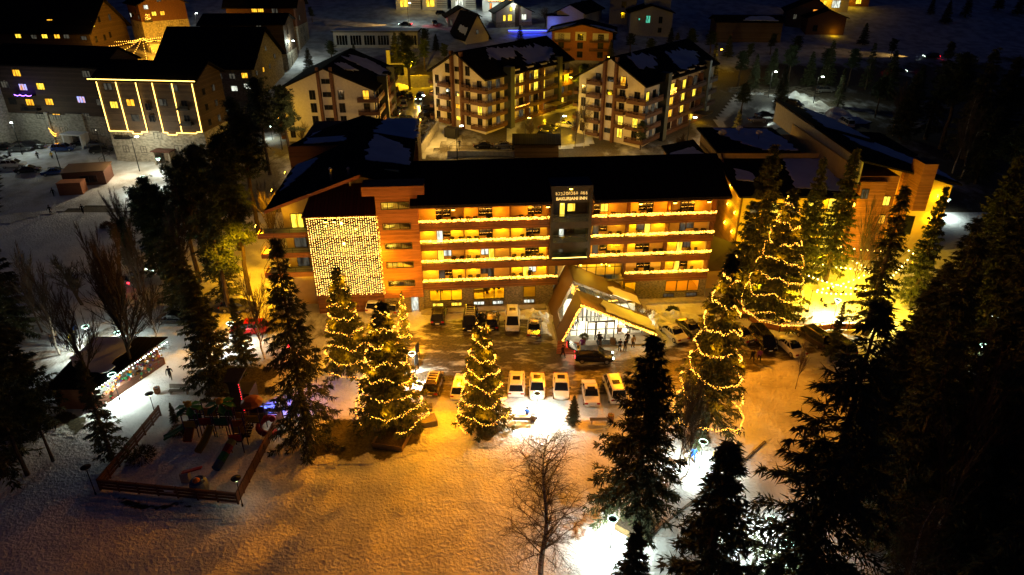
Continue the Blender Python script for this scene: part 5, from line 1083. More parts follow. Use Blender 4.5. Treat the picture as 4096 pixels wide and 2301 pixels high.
def birch_mesh(seed, H=12.):
    g = random.Random(seed); tk = MB(); br = MB(); P_ = [Vector((.12*math.sin(k*.8), .1*math.cos(k*.7), H*k/12)) for k in range(13)]
    for k in range(12): tk.tube(P_[k], P_[k+1], .15*(1-k/12)+.012, .15*(1-(k+1)/12)+.01, 6, caps=False)
    def twig(p, d, L, r, lv):
        q = p; dd = d
        for i in range(3):
            dd = (dd+Vector((g.gauss(0, .12), g.gauss(0, .12), .07 if lv == 0 else -.13))).normalized(); e = q+dd*L/3
            br.tube(q, e, r*(1-.25*i), r*(1-.25*(i+1)), 4 if lv == 0 else 3, caps=False)
            if lv < 2:
                for _ in range(4):
                    pr = Vector((g.gauss(0, 1), g.gauss(0, 1), g.gauss(0, .5))).normalized(); twig(q.lerp(e, g.random()), (dd*.75+pr*.7).normalized(), L*g.uniform(.3, .5), r*.42, lv+1)
            q = e
    for k in range(52):
        u = .16+.82*k/52; z = H*u; c = P_[min(11, int(u*12))].lerp(P_[min(12, int(u*12)+1)], u*12-int(u*12)); a = k*2.39+g.gauss(0, .3)
        twig(c, Vector((math.cos(a), math.sin(a), 1.15)).normalized(), (3.3*(1-u)**.5+.5)*g.uniform(.7, 1.15)*(1 if u > .3 else .75), .042*(1-u*.6), 0)
    return tk.mesh('trunk', M['birch']), br.mesh('branches', M['twig'])
SPR = [(spruce_mesh(1, 16, 3.3, .1), 16.), (spruce_mesh(2, 16, 2.9, .12, .8, .45, .1), 16.), (spruce_mesh(3, 16, 3.0, .1, 1., .3), 16.), (spruce_mesh(4, 16, 2.3, .12, .62, .5, .22), 16.), (spruce_mesh(5, 24, 5.0, .06, .72, .55, .2), 24.), (spruce_mesh(6, 20, 4.2, .14, .85, .5, .14), 20.)]
PIN = [(pine_mesh(11, 15, 2.5, .5), 15.), (pine_mesh(12, 15, 2.1, .42), 15.), (pine_mesh(13, 13, 2.7, .38), 13.)]
BAR = [(bare_mesh(21, 11, .5), 11.), (bare_mesh(22, 12, .38, thick=.2), 12.), (birch_mesh(23), 12.), (bare_mesh(24, 9, .3, 'birch', 5, .09), 9.), (bare_mesh(25, 7, .6), 7.)]
TREES = []
def tree(lib, i, base, H, wide=1., label='', cat='tree', name='spruce_tree', rz=None, group=None, lean=(0, 0)):
    (tk, cr), h0 = lib[i]; s = H/h0
    b = Vector(base); b.z -= .05
    t = thing(name, label, cat, b, rnd.uniform(0, 6.28) if rz is None else rz, group)
    t.scale = (s*wide, s*wide, s); 
    link('trunk', tk, t); link('crown' if lib is not BAR else 'branches', cr, t)
    TREES.append((t, H)); return t
def tpx(lib, i, bpx, tpy, wide=1., **k):
    b = at(*bpx); return tree(lib, i, b, max(2., hgt(b, tpy)), wide, **k), b, hgt(b, tpy)
# --- the trees hung with lights
def helix(base, H, Rm, z0, z1, turns, n, sag=.5, seed=1, r=.055, expo=.82, dens_jit=.06, tilt=0.):
    g = random.Random(seed); P_ = []
    for k in range(n):
        u = (k+g.random())/n; u = u**.72
        if noise.noise(Vector((u*turns*2.1, seed*3, 0))) > .33: continue
        if 1: z = z0+(z1-z0)*(1-u); a = turns*6.283*u+seed; z = min(z1, z+.75*noise.noise(Vector((math.cos(a)*1.4, math.sin(a)*1.4+seed, z*.35))))
        t = z/H; rr = Rm*(1-t)**expo+.1; rr *= 1.0+.1*noise.noise(Vector((a*1.3, seed, 0)))
        zz = z-sag*abs(math.sin(a*1.5+seed))*(1-t)-abs(g.gauss(0, dens_jit*2.2))*(.4+abs(math.sin(a*5)))+g.gauss(0, .04)+tilt*math.cos(a)
        P_.append((rr*math.cos(a)+g.gauss(0, .05), rr*math.sin(a)+g.gauss(0, .05), zz-.35*(1-t)))
    return P_
LIT = [  # lib idx, base px, top row, wide, turns, bulbs, label
 (0, (1935, 1712), 1250, 1.1, 7.5, 1250, 'stand-alone spruce wound with warm lights in front of the parked car row', .55),
 (2, (1570, 1712), 1200, 1.5, 8, 1600, 'broad lit spruce over the square wooden planter left of the car row', .5),
 (2, (1400, 1500), 1060, 1.2, 7.5, 1050, 'lit spruce right below the curtain of hanging lights', .6),
 (1, (1622, 1385), 1165, .7, 5, 300, 'small slim lit spruce beside the stair tower foot', .5),
 (1, (2815, 1735), 1000, 1.12, 7.5, 1700, 'tallest lit spruce at the east end of the forecourt, slung with long loops', 1.3),
 (0, (3075, 1275), 750, 1.25, 7.2, 1700, 'lit spruce inside the yellow garden terrace with swagged light loops', 1.2)]
for li, (i, b, ty, w, turns, nb, lab, sag) in enumerate(LIT):
    t, base, H = tpx(SPR, i, b, ty, w, label=lab, group=None)
    Rm = {0: 3.3, 1: 2.9, 2: 3.0}[i]*w*H/16*.97
    P_ = helix(base, H, Rm, H*.13, H*.985, turns, nb, sag, li+1)
    if li == 2: P_ = [p for p in P_ if p[2] < H*.62 or rnd.random() < .3]
    o = link('tree_lights', bulbs(P_, .032).mesh('bulbs', [M['bulb'], M['bulb_dim']]), None, (base.x, base.y, base.z)); tag(o, 'warm string lights wound round the '+['stand-alone spruce by the car row', 'broad spruce over the wooden planter', 'spruce below the light curtain', 'slim spruce at the stair tower foot', 'tallest lit spruce at the forecourt end', 'spruce on the yellow garden terrace'][li], 'string lights')
    for k in range(14):
        z = H*(.17+.77*k/14); rr = Rm*(1-z/H)**.82*.92+.3; a = k*2.4
        lamp('POINT', (base.x+rr*math.cos(a), base.y+rr*math.sin(a), base.z+z), 280, ORG, .25, name='tree_glow_light')
# --- dark spruces, nearest first
DK = [
 (4, (1240, 1780), 941, .82, 'tall dark spruce left of the planter, standing clear of the lit trees'),
 (5, (2535, 2085), 1328, 1.02, 'broad dark spruce rooted beside the tilted wooden planter box'),
 (3, (2800, 2440), 1770, 1.5, 'thin open spruce between the path kerb and the big right hand spruces'),
 (0, (2500, 2560), 2095, .85, 'young dark spruce whose tip rises from the bottom edge of the view'),
 (4, (3190, 2400), 1190, 1.12, 'huge spruce with drooping tiered branches right of the driveway'),
 (0, (3420, 1960), 1330, 1.15, 'dark spruce between the drooping one and the terrace fence'),
 (4, (3760, 2250), 1250, .95, 'black spruce filling the right foreground, third from the driveway'),
 (4, (4000, 2400), 1000, .9, 'black spruce at the lower right corner'),
 (4, (3600, 1900), 930, .85, 'dark spruce between the garden terrace and the right edge'),
 (4, (3850, 1800), 760, .85, 'tall black spruce under the right hand birch clump'),
 (4, (4060, 1700), 640, .85, 'black spruce touching the right edge of the view'),
 (1, (3640, 1520), 1040, 1.0, 'leafy dark spruce right of the bright snow patch in the garden'),
 (0, (3320, 1440), 1204, .7, 'small pointed spruce in front of the bright garden snow'),
 (3, (3460, 1340), 740, 1.1, 'dark spruce before the yellow gable of the annex'),
 (0, (3640, 1230), 745, .75, 'bluish spruce beside the yellow gable, right of the sconces'),
 (0, (2990, 1200), 575, .95, 'large dark spruce directly behind the lit garden spruce'),
 (2, (3185, 1150), 625, .8, 'narrow dark spruce between the annex roof and the garden lights'),
 (1, (3300, 1130), 590, .95, 'dark spruce in front of the annex balconies'),
 (3, (455, 1850), 1440, 1.0, 'leaning thin spruce by the playground fence, bare on one side'),
 (0, (870, 1560), 1080, .95, 'dark bushy spruce beside the left park bench'),
 (1, (800, 1340), 990, 1.0, 'dark spruce over the black saloon left of the red car'),
 (0, (735, 1240), 900, 1.0, 'dark spruce above the lane bend'),
 (3, (905, 1210), 800, 1.2, 'loose spruce at the top of the dim parking'),
 (1, (650, 1120), 800, 1.0, 'dark spruce right of the driving car'),
 (0, (985, 1470), 1190, .8, 'dark spruce left of the red car'),
 (0, (700, 1690), 1610, .9, 'little spruce bush beside the park lamp'),
 (2, (2292, 1700), 1580, 1.1, 'little spruce among the parked cars row end, in the white lamp pool'),
 (0, (120, 1700), 1150, 1.1, 'dense dark spruce at the left edge behind the kiosk'),
 (1, (20, 1900), 1250, 1.1, 'dark spruce cut by the left edge of the view'),
 (0, (40, 1350), 820, 1.1, 'tall dark spruce at the left edge above the village lane'),
]
for i, b, ty, w, lab in DK: tpx(SPR, i, b, ty, w*(1.04 if i == 4 else 1.2 if i == 5 else 1.0 if b[0] > 2900 else 1.15), label=lab)
ORD = 'first second third fourth fifth sixth seventh eighth ninth tenth eleventh twelfth thirteenth fourteenth fifteenth sixteenth seventeenth eighteenth nineteenth twentieth twenty-first twenty-second twenty-third twenty-fourth twenty-fifth'.split()
PN = [((1035, 930), 430), ((1000, 740), 380), ((960, 1000), 520), ((880, 1060), 560), ((800, 1130), 640), ((700, 1150), 720), ((620, 1080), 740), ((1000, 1180), 640), ((920, 1250), 800),
      ((640, 1000), 700), ((760, 900), 610), ((1165, 640), 330), ((1080, 700), 300), ((560, 1180), 870), ((840, 860), 600), ((1010, 800), 450)]
PW = ['closest to the snowy hotel wing roof', 'beside the cream gabled block', 'in the middle of the pine group', 'left of the yellow lit slope', 'over the white glow behind the trees', 'on the left fringe of the pine group', 'farthest left by the hillside road',
      'above the yellow slope shadows', 'over the dark parked saloon', 'nearest the yellow side balconies', 'under the stone block with the light strips', 'behind the rear hotel wing', 'farthest back beside the gabled block', 'low on the left by the driving car', 'in front of the strip-lit block corner', 'second from the gabled block']
for k, ((b, ty), w_) in enumerate(zip(PN, PW)): tpx(PIN, k % 3, b, ty, 1.0, label='dark scots pine with clumped crown, '+w_, name='pine_tree', group='pines between the village and the hotel')
tpx(PIN, 1, (1640, 360), 125, 1.3, label='pine beside the floodlit concrete wall of the village car park', name='pine_tree')
tpx(PIN, 2, (2560, 600), 480, 1.2, label='low spreading pine in front of the right gabled block', name='pine_tree')
tpx(SPR, 2, (1745, 205), 135, 1.6, label='dark conical spruce on the snow slope below the white chalet')
for k, ((x, y), ty, w_) in enumerate([((1590, 300), 130, 'behind the left concrete column'), ((1700, 280), 150, 'right of the right concrete column'), ((1560, 560), 470, 'beside the snowy wing roof corner'), ((2330, 420), 250, 'between the two right cream blocks'), ((2440, 250), 160, 'below the dark tower house'), ((2600, 240), 150, 'behind the right cream roof, left one'), ((2700, 250), 130, 'behind the right cream roof, right one'), ((1080, 300), 170, 'left of the left cream gable'), ((860, 420), 300, 'under the wide dark roof corner'), ((2960, 480), 330, 'at the end of the right cream block'), ((2940, 580), 440, 'before the annex rear roof')]):
    tpx(PIN if k % 2 else SPR, k % 3, (x, y), ty, 1.4, label='dark conifer '+w_, name='pine_tree' if k % 2 else 'spruce_tree')
tpx(PIN, 2, (215, 1850), 1550, .8, label='slender pine trunk in front of the kiosk side wall', name='pine_tree')
tpx(PIN, 0, (110, 1900), 1450, .9, label='pine with a pale leaning trunk left of the kiosk', name='pine_tree')
tpx(PIN, 1, (90, 1750), 1260, 1.2, label='dense pine crown over the left foreground snow', name='pine_tree')
for k, (x, y, ty) in enumerate([(3700, 1500, 860), (3900, 1400, 700), (4050, 1450, 620), (3800, 2000, 1150), (3950, 2100, 1050), (4080, 2000, 900), (3550, 2150, 1350), (3900, 1150, 620), (4040, 1150, 560), (3560, 1700, 1120)]):
    tpx(SPR, (4, 0, 4, 2)[k % 4], (x, y), ty, 1.15, label='unlit black spruce of the dense right edge stand, '+ORD[sorted([3700, 3900, 4050, 3800, 3950, 4080, 3550, 3901, 4040, 3560]).index(x if (x, y) != (3900, 1150) else 3901)]+' from its left', group='dense black spruce stand on the right')
# far right grove and hill trees
FR = [(2950, 350, 200), (3010, 360, 215), (3080, 350, 190), (3150, 340, 175), (3230, 345, 205), (3300, 350, 160), (3390, 345, 190), (3460, 360, 170), (3540, 400, 200), (3500, 470, 300), (3600, 560, 290), (3700, 560, 165), (3760, 600, 200), (3850, 640, 190), (3950, 620, 220), (4040, 640, 200), (3640, 480, 260), (3900, 740, 420), (4010, 800, 470), (2850, 300, 170), (2700, 240, 150), (2760, 230, 110), (3120, 420, 260), (3350, 430, 270), (3820, 420, 290)]
for k, (x, y, ty) in enumerate(FR):
    tpx(SPR if k % 3 else PIN, (k % 4 if k % 3 else k % 3), (x, y), ty, 1.25, label='dark conifer of the unlit grove above the east car park, '+ORD[sorted(q[0] for q in FR).index(x)]+' from its left', name='spruce_tree' if k % 3 else 'pine_tree', group='conifers of the unlit grove on the right')
for k, (x, y, ty) in enumerate([(3780, 95, 0), (3860, 70, -40), (3990, 40, -60), (4070, 60, -40), (3720, 60, -20)]):
    tpx(SPR, k % 3, (x, y), ty, 1.4, label='solitary black spruce on the far snow slope, top right, '+ORD[sorted((3780, 3860, 3990, 4070, 3720)).index(x)]+' from the left', group='solitary spruces on the far slope')
for k, (x, y, ty) in enumerate([(2180, 110, 20), (2240, 105, 25), (2300, 90, 10), (2100, 90, 30), (2620, 130, 70), (2880, 110, 70), (2950, 100, 60)]):
    tpx(BAR, k % 3, (x, y), ty, 1.4, label='leafless tree in the dark thicket behind the chalets, '+ORD[sorted((2180, 2240, 2300, 2100, 2620, 2880, 2950)).index(x)]+' from the left', name='bare_tree', group='thicket behind the chalets')
BB = [(1, (480, 1330), 860, .8, 'tall bare tree above the lane group of people'), (1, (610, 1300), 820, .7, 'tall bare tree left of the black saloon'), (0, (170, 1330), 960, .8, 'bare tree over the lane at the left'), (1, (560, 1060), 700, .9, 'leafless tree beyond the driving car'), (1, (860, 1130), 650, .9, 'leafless tree inside the pine group'), (3, (1120, 1090), 700, 1.0, 'slim bare tree on the golden slope beside the side balconies'), (3, (1160, 1180), 850, 1.0, 'thin bare sapling on the golden slope'),
      (0, (545, 1530), 960, 1.0, 'tall bare tree with forking trunk right of the kiosk roof'),
      (1, (545, 1480), 830, .8, 'second bare tree just behind the forked one by the kiosk'),
      (0, (380, 1600), 1120, .8, 'bare tree leaning over the kiosk roof'),
      (3, (645, 1400), 1080, 1.0, 'bare tree with pale trunk beside the park bench'),
      (1, (690, 1150), 760, 1.1, 'bare reddish tree in the middle of the slope'), (0, (760, 1190), 800, .9, 'bare reddish tree lit orange from the hotel side'),
      (3, (1060, 1440), 1080, 1.0, 'slim bare tree rising through the red car bonnet view'),
      (2, (2170, 2310), 1735, 1.35, 'large bare birch on the lit lawn at the bottom centre'),
      (3, (2720, 1890), 1420, .7, 'thin bare trunk leaning out beside the white lamp pool'), (3, (2745, 1900), 1560, .8, 'thin bare sapling next to the leaning trunk'),
      (3, (3465, 1270), 850, 1.0, 'pale birch in the yellow garden terrace'), (3, (3400, 1210), 760, .8, 'bare tree before the annex corner'),
      (2, (3810, 700), 380, .8, 'pale twin birch right of the annex gable'), (3, (3840, 720), 400, 1.2, 'pale birch at the annex gable, second stem'), (3, (3900, 640), 420, 1.1, 'bare birch in the dark beyond the annex'),
      (3, (3570, 545), 310, 1.2, 'lone pale birch behind the annex roof'),
      (3, (2335, 590), 380, 1.0, 'tall pale birch between the two gabled blocks'), (1, (2300, 590), 400, .8, 'bare tree behind the hotel ridge by the parked cars'), (4, (2120, 560), 470, 1.2, 'rounded bare tree at the rear car park'), (4, (2720, 620), 520, 1.2, 'small bare tree in front of the right block lamp'),
      (4, (1210, 590), 480, .8, 'wispy bare tree at the foot of the cream gable'),
      (3, (3700, 2260), 1300, .7, 'thin pale trunk in the dark right foreground'), (2, (3560, 2480), 2020, 1.2, 'small grey birch in the dark bottom right'),
      (0, (3180, 1560), 1340, .4, 'thin dead stem by the forecourt corner'), (3, (240, 1420), 1030, 1.2, 'bare tree over the dark left slope'), (4, (330, 1220), 1010, 1.2, 'tangled bare tree on the dark left slope')]
for i, b, ty, w, lab in BB: tpx(BAR, i, b, ty, w*(.62 if i == 1 else .85 if i == 0 else 1), label=lab, name='bare_tree')
bm_ = [bush_mesh(1), bush_mesh(2, 'brown_leaf', .9), bush_mesh(3, 'hedge', 1.1)]
BU = [((1600, 2040), 0)]
BU = [(2, (2560, 2090), 'bright green shrub growing from the tilted wooden planter'), (0, (715, 1735), 'dark low shrub outside the playground corner'), (1, (430, 910), 'clipped round shrub on the open snow slope'), (2, (565, 1835), 'dark round bush behind the playground fence'),
      (1, (2600, 1270), 'snow dusted hedge right of the entrance canopy'), (1, (2520, 1310), 'low snowy bush against the canopy side'), (0, (2690, 1250), 'low hedge under the restaurant windows'), (0, (50, 1830), 'low dark bush in the left corner'), (1, (940, 1640), 'withered bush behind the playground')]
for i, b, lab in BU: tag(link('shrub', bm_[i], None, at(*b), (0, 0, rnd.random()*6), (1.3,)*3), lab, 'shrub')

TH_ = [(1060, 120, 20), (1250, 90, 25), (1330, 250, 160), (1420, 250, 175), (1780, 260, 170), (1700, 190, 110), (2080, 170, 100), (2450, 190, 110), (2520, 210, 130), (2680, 190, 110), (2760, 200, 120), (2840, 215, 120), (2910, 230, 140), (3080, 220, 130), (2330, 60, 0), (1240, 290, 190), (2990, 260, 170), (3180, 230, 140), (3450, 180, 90), (3560, 240, 150), (3300, 290, 190)]
for k, (x, y, ty) in enumerate(TH_):
    tpx(PIN if k % 3 else SPR, k % 3, (x, y), ty, 1.5, label='dark conifer of the scattered trees above the apartment blocks, '+ORD[sorted(q[0] for q in TH_).index(x)]+' from the left', name='pine_tree' if k % 3 else 'spruce_tree', group='scattered conifers above the apartment blocks')
# ---------------------------------------------------------------- cars
def car_mesh(L, W, Hc, kind):
    """lofted body: stations along x (nose at +x), half section points"""
    if kind == 'sedan': S = [(0, .42, .62, .66, .72, 0), (.12, .30, .78, .82, .84, 0), (.55, .24, .90, .96, .9, 0), (1.35, .22, .93, 1.02, .93, 0), (2.1, .22, .95, 1.0, .95, 1), (2.9, .22, .95, 1.0, .95, 1), (3.5, .22, .92, 1.0, .95, 1), (3.55, .22, .88, .94, .93, 0), (4.3, .24, .76, .82, .88, 0), (4.62, .34, .6, .66, .76, 0)]; cab = (1.05, 1.75, 2.75, 3.55)
    elif kind == 'suv': cab = (.12, .5, 2.75, 3.5)
    else: cab = (.1, .35, 3.4, 4.2)
    b = MB(); w = W/2
    if kind == 'sedan': st = [(0, .45, .72, .80), (.12, .28, .86, .90), (.95, .22, .95, .96), (cab[1], .22, .95, 1), (cab[2], .22, .93, 1), (cab[3], .22, .88, .97), (4.35, .25, .74, .9), (4.6, .4, .6, .78)]
    elif kind == 'suv': st = [(0, .45, .95, .9), (.1, .3, 1.05, .95), (cab[1], .28, 1.08, 1), (cab[2], .28, 1.05, 1), (cab[3], .28, 1.0, .98), (4.3, .3, .86, .93), (4.6, .42, .68, .8)]
    else: st = [(0, .4, 1.0, .92), (.1, .3, 1.1, .97), (cab[1], .28, 1.1, 1), (cab[2], .28, 1.08, 1), (cab[3], .28, 1.0, .97), (4.45, .3, .85, .93), (4.6, .4, .65, .85)]
    sc = L/4.6; V = []; n = 0
    def sec(x, zb, zt, k):
        return [(x*sc, -w*k*.94, zb), (x*sc, -w*k, zb+.22), (x*sc, -w*k, zt-.12), (x*sc, -w*k*.9, zt), (x*sc, w*k*.9, zt), (x*sc, w*k, zt-.12), (x*sc, w*k, zb+.22), (x*sc, w*k*.94, zb)]
    secs = [sec(*s) for s in st]
    for s in secs: V += s
    F = []
    for i in range(len(secs)-1):
        for j in range(7): a = i*8+j; F.append((a, a+1, a+9, a+8))
        F.append((i*8+7, i*8, i*8+8, i*8+15))
    F.append(tuple(range(8))); F.append(tuple(range((len(secs)-1)*8, len(secs)*8))[::-1])
    b.add(V, F, 0)
    zb = [s for s in st if abs(s[0]-cab[1]) < .01][0][2]; x0, x1, x2, x3 = [c*sc for c in cab]; zr = Hc
    r0, r1 = w*.72, w*.74
    A = [(x0, -w*.84, zb-.02), (x3, -w*.84, zb-.06), (x3, w*.84, zb-.06), (x0, w*.84, zb-.02)]
    T_ = [(x1, -r0, zr-.05), (x2, -r1, zr-.03), (x2, r1, zr-.03), (x1, r0, zr-.05)]; xm = (x1+x2)/2
    b.add(A+T_, [(0, 1, 5, 4), (2, 3, 7, 6), (1, 2, 6, 5), (3, 0, 4, 7)], 1)
    b.add([T_[0], T_[1], T_[2], T_[3], (x1+.12, -r0*.8, zr+.02), (x2-.15, -r1*.8, zr+.03), (x2-.15, r1*.8, zr+.03), (x1+.12, r0*.8, zr+.02)], [(0, 1, 5, 4), (1, 2, 6, 5), (2, 3, 7, 6), (3, 0, 4, 7), (4, 5, 6, 7)], 0)
    for f in (.0, .36, .68, 1.):      # pillars
        for sg in (-1, 1):
            xb = x0+(x3-x0)*(.16+.66*f) if 0 < f < 1 else (x0 if f == 0 else x3); xt = x1+(x2-x1)*f
            b.tube((xb, sg*w*.845, zb-.03), (xt, sg*r0*1.01, zr-.04), .04, n=4, m=0)
    return b
_cars = {}
def car_proto(paintk, kind, lights=None, rack=False, hatch=False):
    L, W, Hc = {'sedan': (4.75, 1.84, 1.44), 'suv': (4.65, 1.92, 1.70), 'van': (4.9, 1.95, 1.92)}[kind]
    key = (kind,)
    if key not in _cars:
        bb = car_mesh(L, W, Hc, kind)
        wt = MB(); wt.lathe([(.33, -.11), (.34, -.08), (.34, .08), (.33, .11)], n=14); tyre = wt.mesh('tyre', M['rubber'])
        wr_ = MB(); wr_.lathe([(.21, -.12), (.21, .12)], n=10); wr_.lathe([(.06, .12), (.05, .14)], n=6); rim = wr_.mesh('rim', M['steel'])
        hl = MB().hexa([(0, -.2, -.07), (.09, -.22, -.06), (.05, .2, -.07), (-.12, .2, -.07), (0, -.18, .07), (.05, -.2, .06), (-.02, .2, .08), (-.16, .2, .08)]).mesh('headlight', M['steel'])
        tl = MB().box(-.03, .05, -.18, .18, -.09, .09).mesh('taillight', M['tail_off']); pt = MB().box(-.01, .01, -.26, .26, -.06, .06).mesh('number_plate', M['white'])
        mr = MB().box(-.08, .08, -.1, .1, -.07, .07).mesh('mirror', M['black'])
        _cars[key] = (bb, tyre, rim, hl, tl, pt, mr, L, W, Hc)
    bb, tyre, rim, hl, tl, pt, mr, L, W, Hc = _cars[key]
    me = bb.mesh('body', [PAINT[paintk], M['glass_dark']])
    me.polygons.foreach_set('use_smooth', [False]*len(me.polygons))
    t = link('parked_car', None); link('body', me, t)
    for x in (.85, L-.85):
        for sg in (-1, 1):
            wh = link('wheel', tyre, t, (x, sg*(W/2-.12), .34), (R(90)*-sg, 0, 0)); link('rim', rim, wh)
    zb = {'sedan': .74, 'suv': .84, 'van': .86}[kind]
    for sg in (-1, 1):
        link('headlight', hl if not lights else MB().box(-.02, .1, -.17, .17, -.07, .07).mesh('headlight', M['head_light']), t, (L-.12, sg*W*.33, zb-.12)); link('taillight', tl if not lights else MB().box(-.05, .04, -.18, .18, -.09, .09).mesh('taillight', M['red_light']), t, (0, sg*W*.36, zb+.02)); link('mirror', mr, t, (L*.66 if kind != 'sedan' else L*.68, sg*(W/2+.06), 1.0))
    link('number_plate', pt, t, (-.02, 0, .6)); link('number_plate', pt, t, (L-.005, 0, .48))
    if rack:
        r_ = MB()
        for sg in (-1, 1): r_.box(1.0, 3.0, sg*.55-.03, sg*.55+.03, Hc+.04, Hc+.1)
        for x in (1.3, 1.8, 2.3, 2.8): r_.box(x-.03, x+.03, -.55, .55, Hc+.1, Hc+.14)
        r_.build('roof_rack', M['steel'], t)
    else:
        r_ = MB(); r_.box(L*.3, L*.46, -.42, .42, Hc+.031, Hc+.036); r_.build('sunroof', M['glass_dark'], t)
    if hatch: r_ = MB(); r_.slab([(-.1, -.75, Hc-.02), (.25, -.75, Hc), (.25, .75, Hc), (-.1, .75, Hc)], (-.9, 0, .55)); r_.build('raised_tailgate', PAINT[paintk], t); b = MB(); b.box(-1.0, -.9, -.6, .6, Hc+.4, Hc+.46); b.build('brake_light', M['red_light'], t)
    t['L'] = L; return t
M['tail_off'] = mat('tail_lens', (.25, .01, .01), None, .2)
_pc = {}
def car(paintk, kind, px, head, label, group=None, lights=False, rack=False, hatch=False, name='parked_car'):
    k = (paintk, kind, lights, rack, hatch)
    if k not in _pc: _pc[k] = car_proto(*k); t = _pc[k]
    else: t = copy_tree(_pc[k])
    p = at(*px) if len(px) == 2 else Vector(px); a = R(head); c = Vector((math.cos(a), math.sin(a), 0))*t['L']/2
    t.location = p-c; t.location.z = p.z+.04; t.rotation_euler = (-.0, 0, a); t.name = name
    if len(px) == 2 and p.y > 100:        # stand on the slope
        sl = (terr(0, p.y+1)-terr(0, p.y-1))/2; t.rotation_euler = (0, -math.atan(sl*math.sin(a)), a); t.location.z += -math.sin(a)*sl*t['L']/2+.12
    tag(t, label, 'car', group); return t
G1 = 'cars in the row facing the lawn'
car('brown', 'suv', (1737, 1556), 84, 'brown SUV with roof rack, left end of the row facing the lawn', G1, rack=True)
car('white', 'suv', (1845, 1565), 86, 'silver hatchback half hidden behind the stand-alone lit spruce', G1)
car('white', 'suv', (2066, 1556), 88, 'white SUV just right of the stand-alone lit spruce', G1)
car('white', 'sedan', (2148, 1563), -92, 'white saloon facing the white lawn lamp', G1)
car('white', 'sedan', (2243, 1565), -92, 'white saloon nose out, right of the lamp, beside the little spruce', G1, rack=False)
car('white', 'sedan', (2360, 1588), 90, 'white saloon parked rear out behind the dark bench', G1)
car('white', 'van', (2455, 1575), 95, 'beige people carrier at the right end of the lawn row', G1)
G2 = 'cars along the hotel front'
car('black', 'suv', (1757, 1278), 90, 'black SUV parked at the hotel wall below the games room window', G2)
car('black', 'van', (1882, 1300), -90, 'black off-roader nose out, left of the pointed lit tree tip', G2, rack=True)
car('black', 'suv', (1968, 1300), 90, 'dark SUV right of the lit tree tip by the hotel wall', G2)
car('white', 'van', (2050, 1300), -90, 'pale boxy SUV nose out by the hotel wall', G2)
car('silver', 'sedan', (2137, 1325), 86, 'pale saloon rear out against the canopy side', G2)
car('grey', 'suv', (1437, 1212), 92, 'grey car under the curtain of lights', G2); car('white', 'suv', (1503, 1232), 88, 'white car behind the planter spruce top, under the light curtain', G2); car('silver', 'suv', (1580, 1240), 84, 'silver car beside the small slim lit spruce', G2)
car('black', 'suv', (2375, 1445), -3, 'black crossover with raised tailgate and red lights at the entrance', lights=True, hatch=True, name='car')
G3 = 'cars below the garden terrace'
car('white', 'sedan', (2690, 1345), 112, 'white saloon on the slush right of the entrance canopy', G3); car('grey', 'sedan', (2755, 1325), 108, 'dark saloon half behind the tallest lit spruce', G3)
car('silver', 'sedan', (2955, 1352), 112, 'grey saloon right of the tallest lit spruce', G3); car('black', 'van', (3046, 1378), -84, 'black off-roader nose out with two people before it', G3, lights=False)
car('white', 'sedan', (3157, 1400), 104, 'white saloon below the bulb trimmed terrace fence', G3); car('brown', 'van', (3250, 1370), 112, 'dark brown minivan below the terrace fence, fourth from the tall lit spruce', G3); car('grey', 'van', (3345, 1400), 108, 'grey minivan behind the small pointed spruce', G3)
car('black', 'sedan', (700, 1290), 176, 'black saloon parked left of the lane behind bare trees')
car('red', 'suv', (1000, 1332), 182, 'red crossover beside the white park lamp'); car('grey', 'sedan', (955, 1243), 4, 'grey saloon in the dim parking behind the red car')
car('white', 'suv', (556, 1125), 70, 'white car driving up the dark lane with red tail lights', lights=True, name='car')
G4 = 'cars on the snowy lot at the left edge'
for c_, k_, p_, h_, l_ in (('white', 'suv', (60, 672), 12, 'nearer white estate on the snowy lot, left edge'), ('white', 'sedan', (12, 652), 14, 'white car cut by the left edge on the snowy lot'), ('black', 'sedan', (117, 693), 16, 'black saloon right of the white estate on the snowy lot'), ('blue', 'sedan', (222, 702), 22, 'dark blue saloon behind the orange roofed cabin'),
        ('black', 'suv', (140, 594), 8, 'dark car against the violet lit block, third from the left'), ('blue', 'suv', (258, 608), 10, 'blue estate in front of the violet lit block porch'), ('black', 'sedan', (338, 585), 8, 'black saloon right of the white porch'), ('silver', 'sedan', (385, 590), 8, 'silver saloon beside the tall unlit lamp post'), ('black', 'suv', (410, 614), 20, 'black hatchback at the foot of the tall lamp post'), ('grey', 'sedan', (88, 605), 8, 'grey saloon second from the left edge by the violet lit block'), ('black', 'sedan', (20, 600), 8, 'dark saloon at the left edge by the violet lit block')): car(c_, k_, p_, h_, l_, G4)
G5 = 'cars in the upper yard'
for c_, k_, p_, h_, l_ in (('black', 'sedan', (400, 208), 10, 'dark green saloon in the upper yard under the street lamp'), ('white', 'sedan', (446, 203), -14, 'white saloon in the upper yard'), ('blue', 'sedan', (480, 198), -10, 'blue car in the upper yard by the stone block'), ('silver', 'sedan', (371, 213), -40, 'silver car nose beside the lit stone gable'), ('red', 'sedan', (556, 310), 0, 'dark red car above the strip-lit roof edge'), ('silver', 'sedan', (630, 316), 0, 'silver car above the strip-lit roof edge')): car(c_, k_, p_, h_, l_, G5)
G6 = 'cars in the yellow lit village car park'
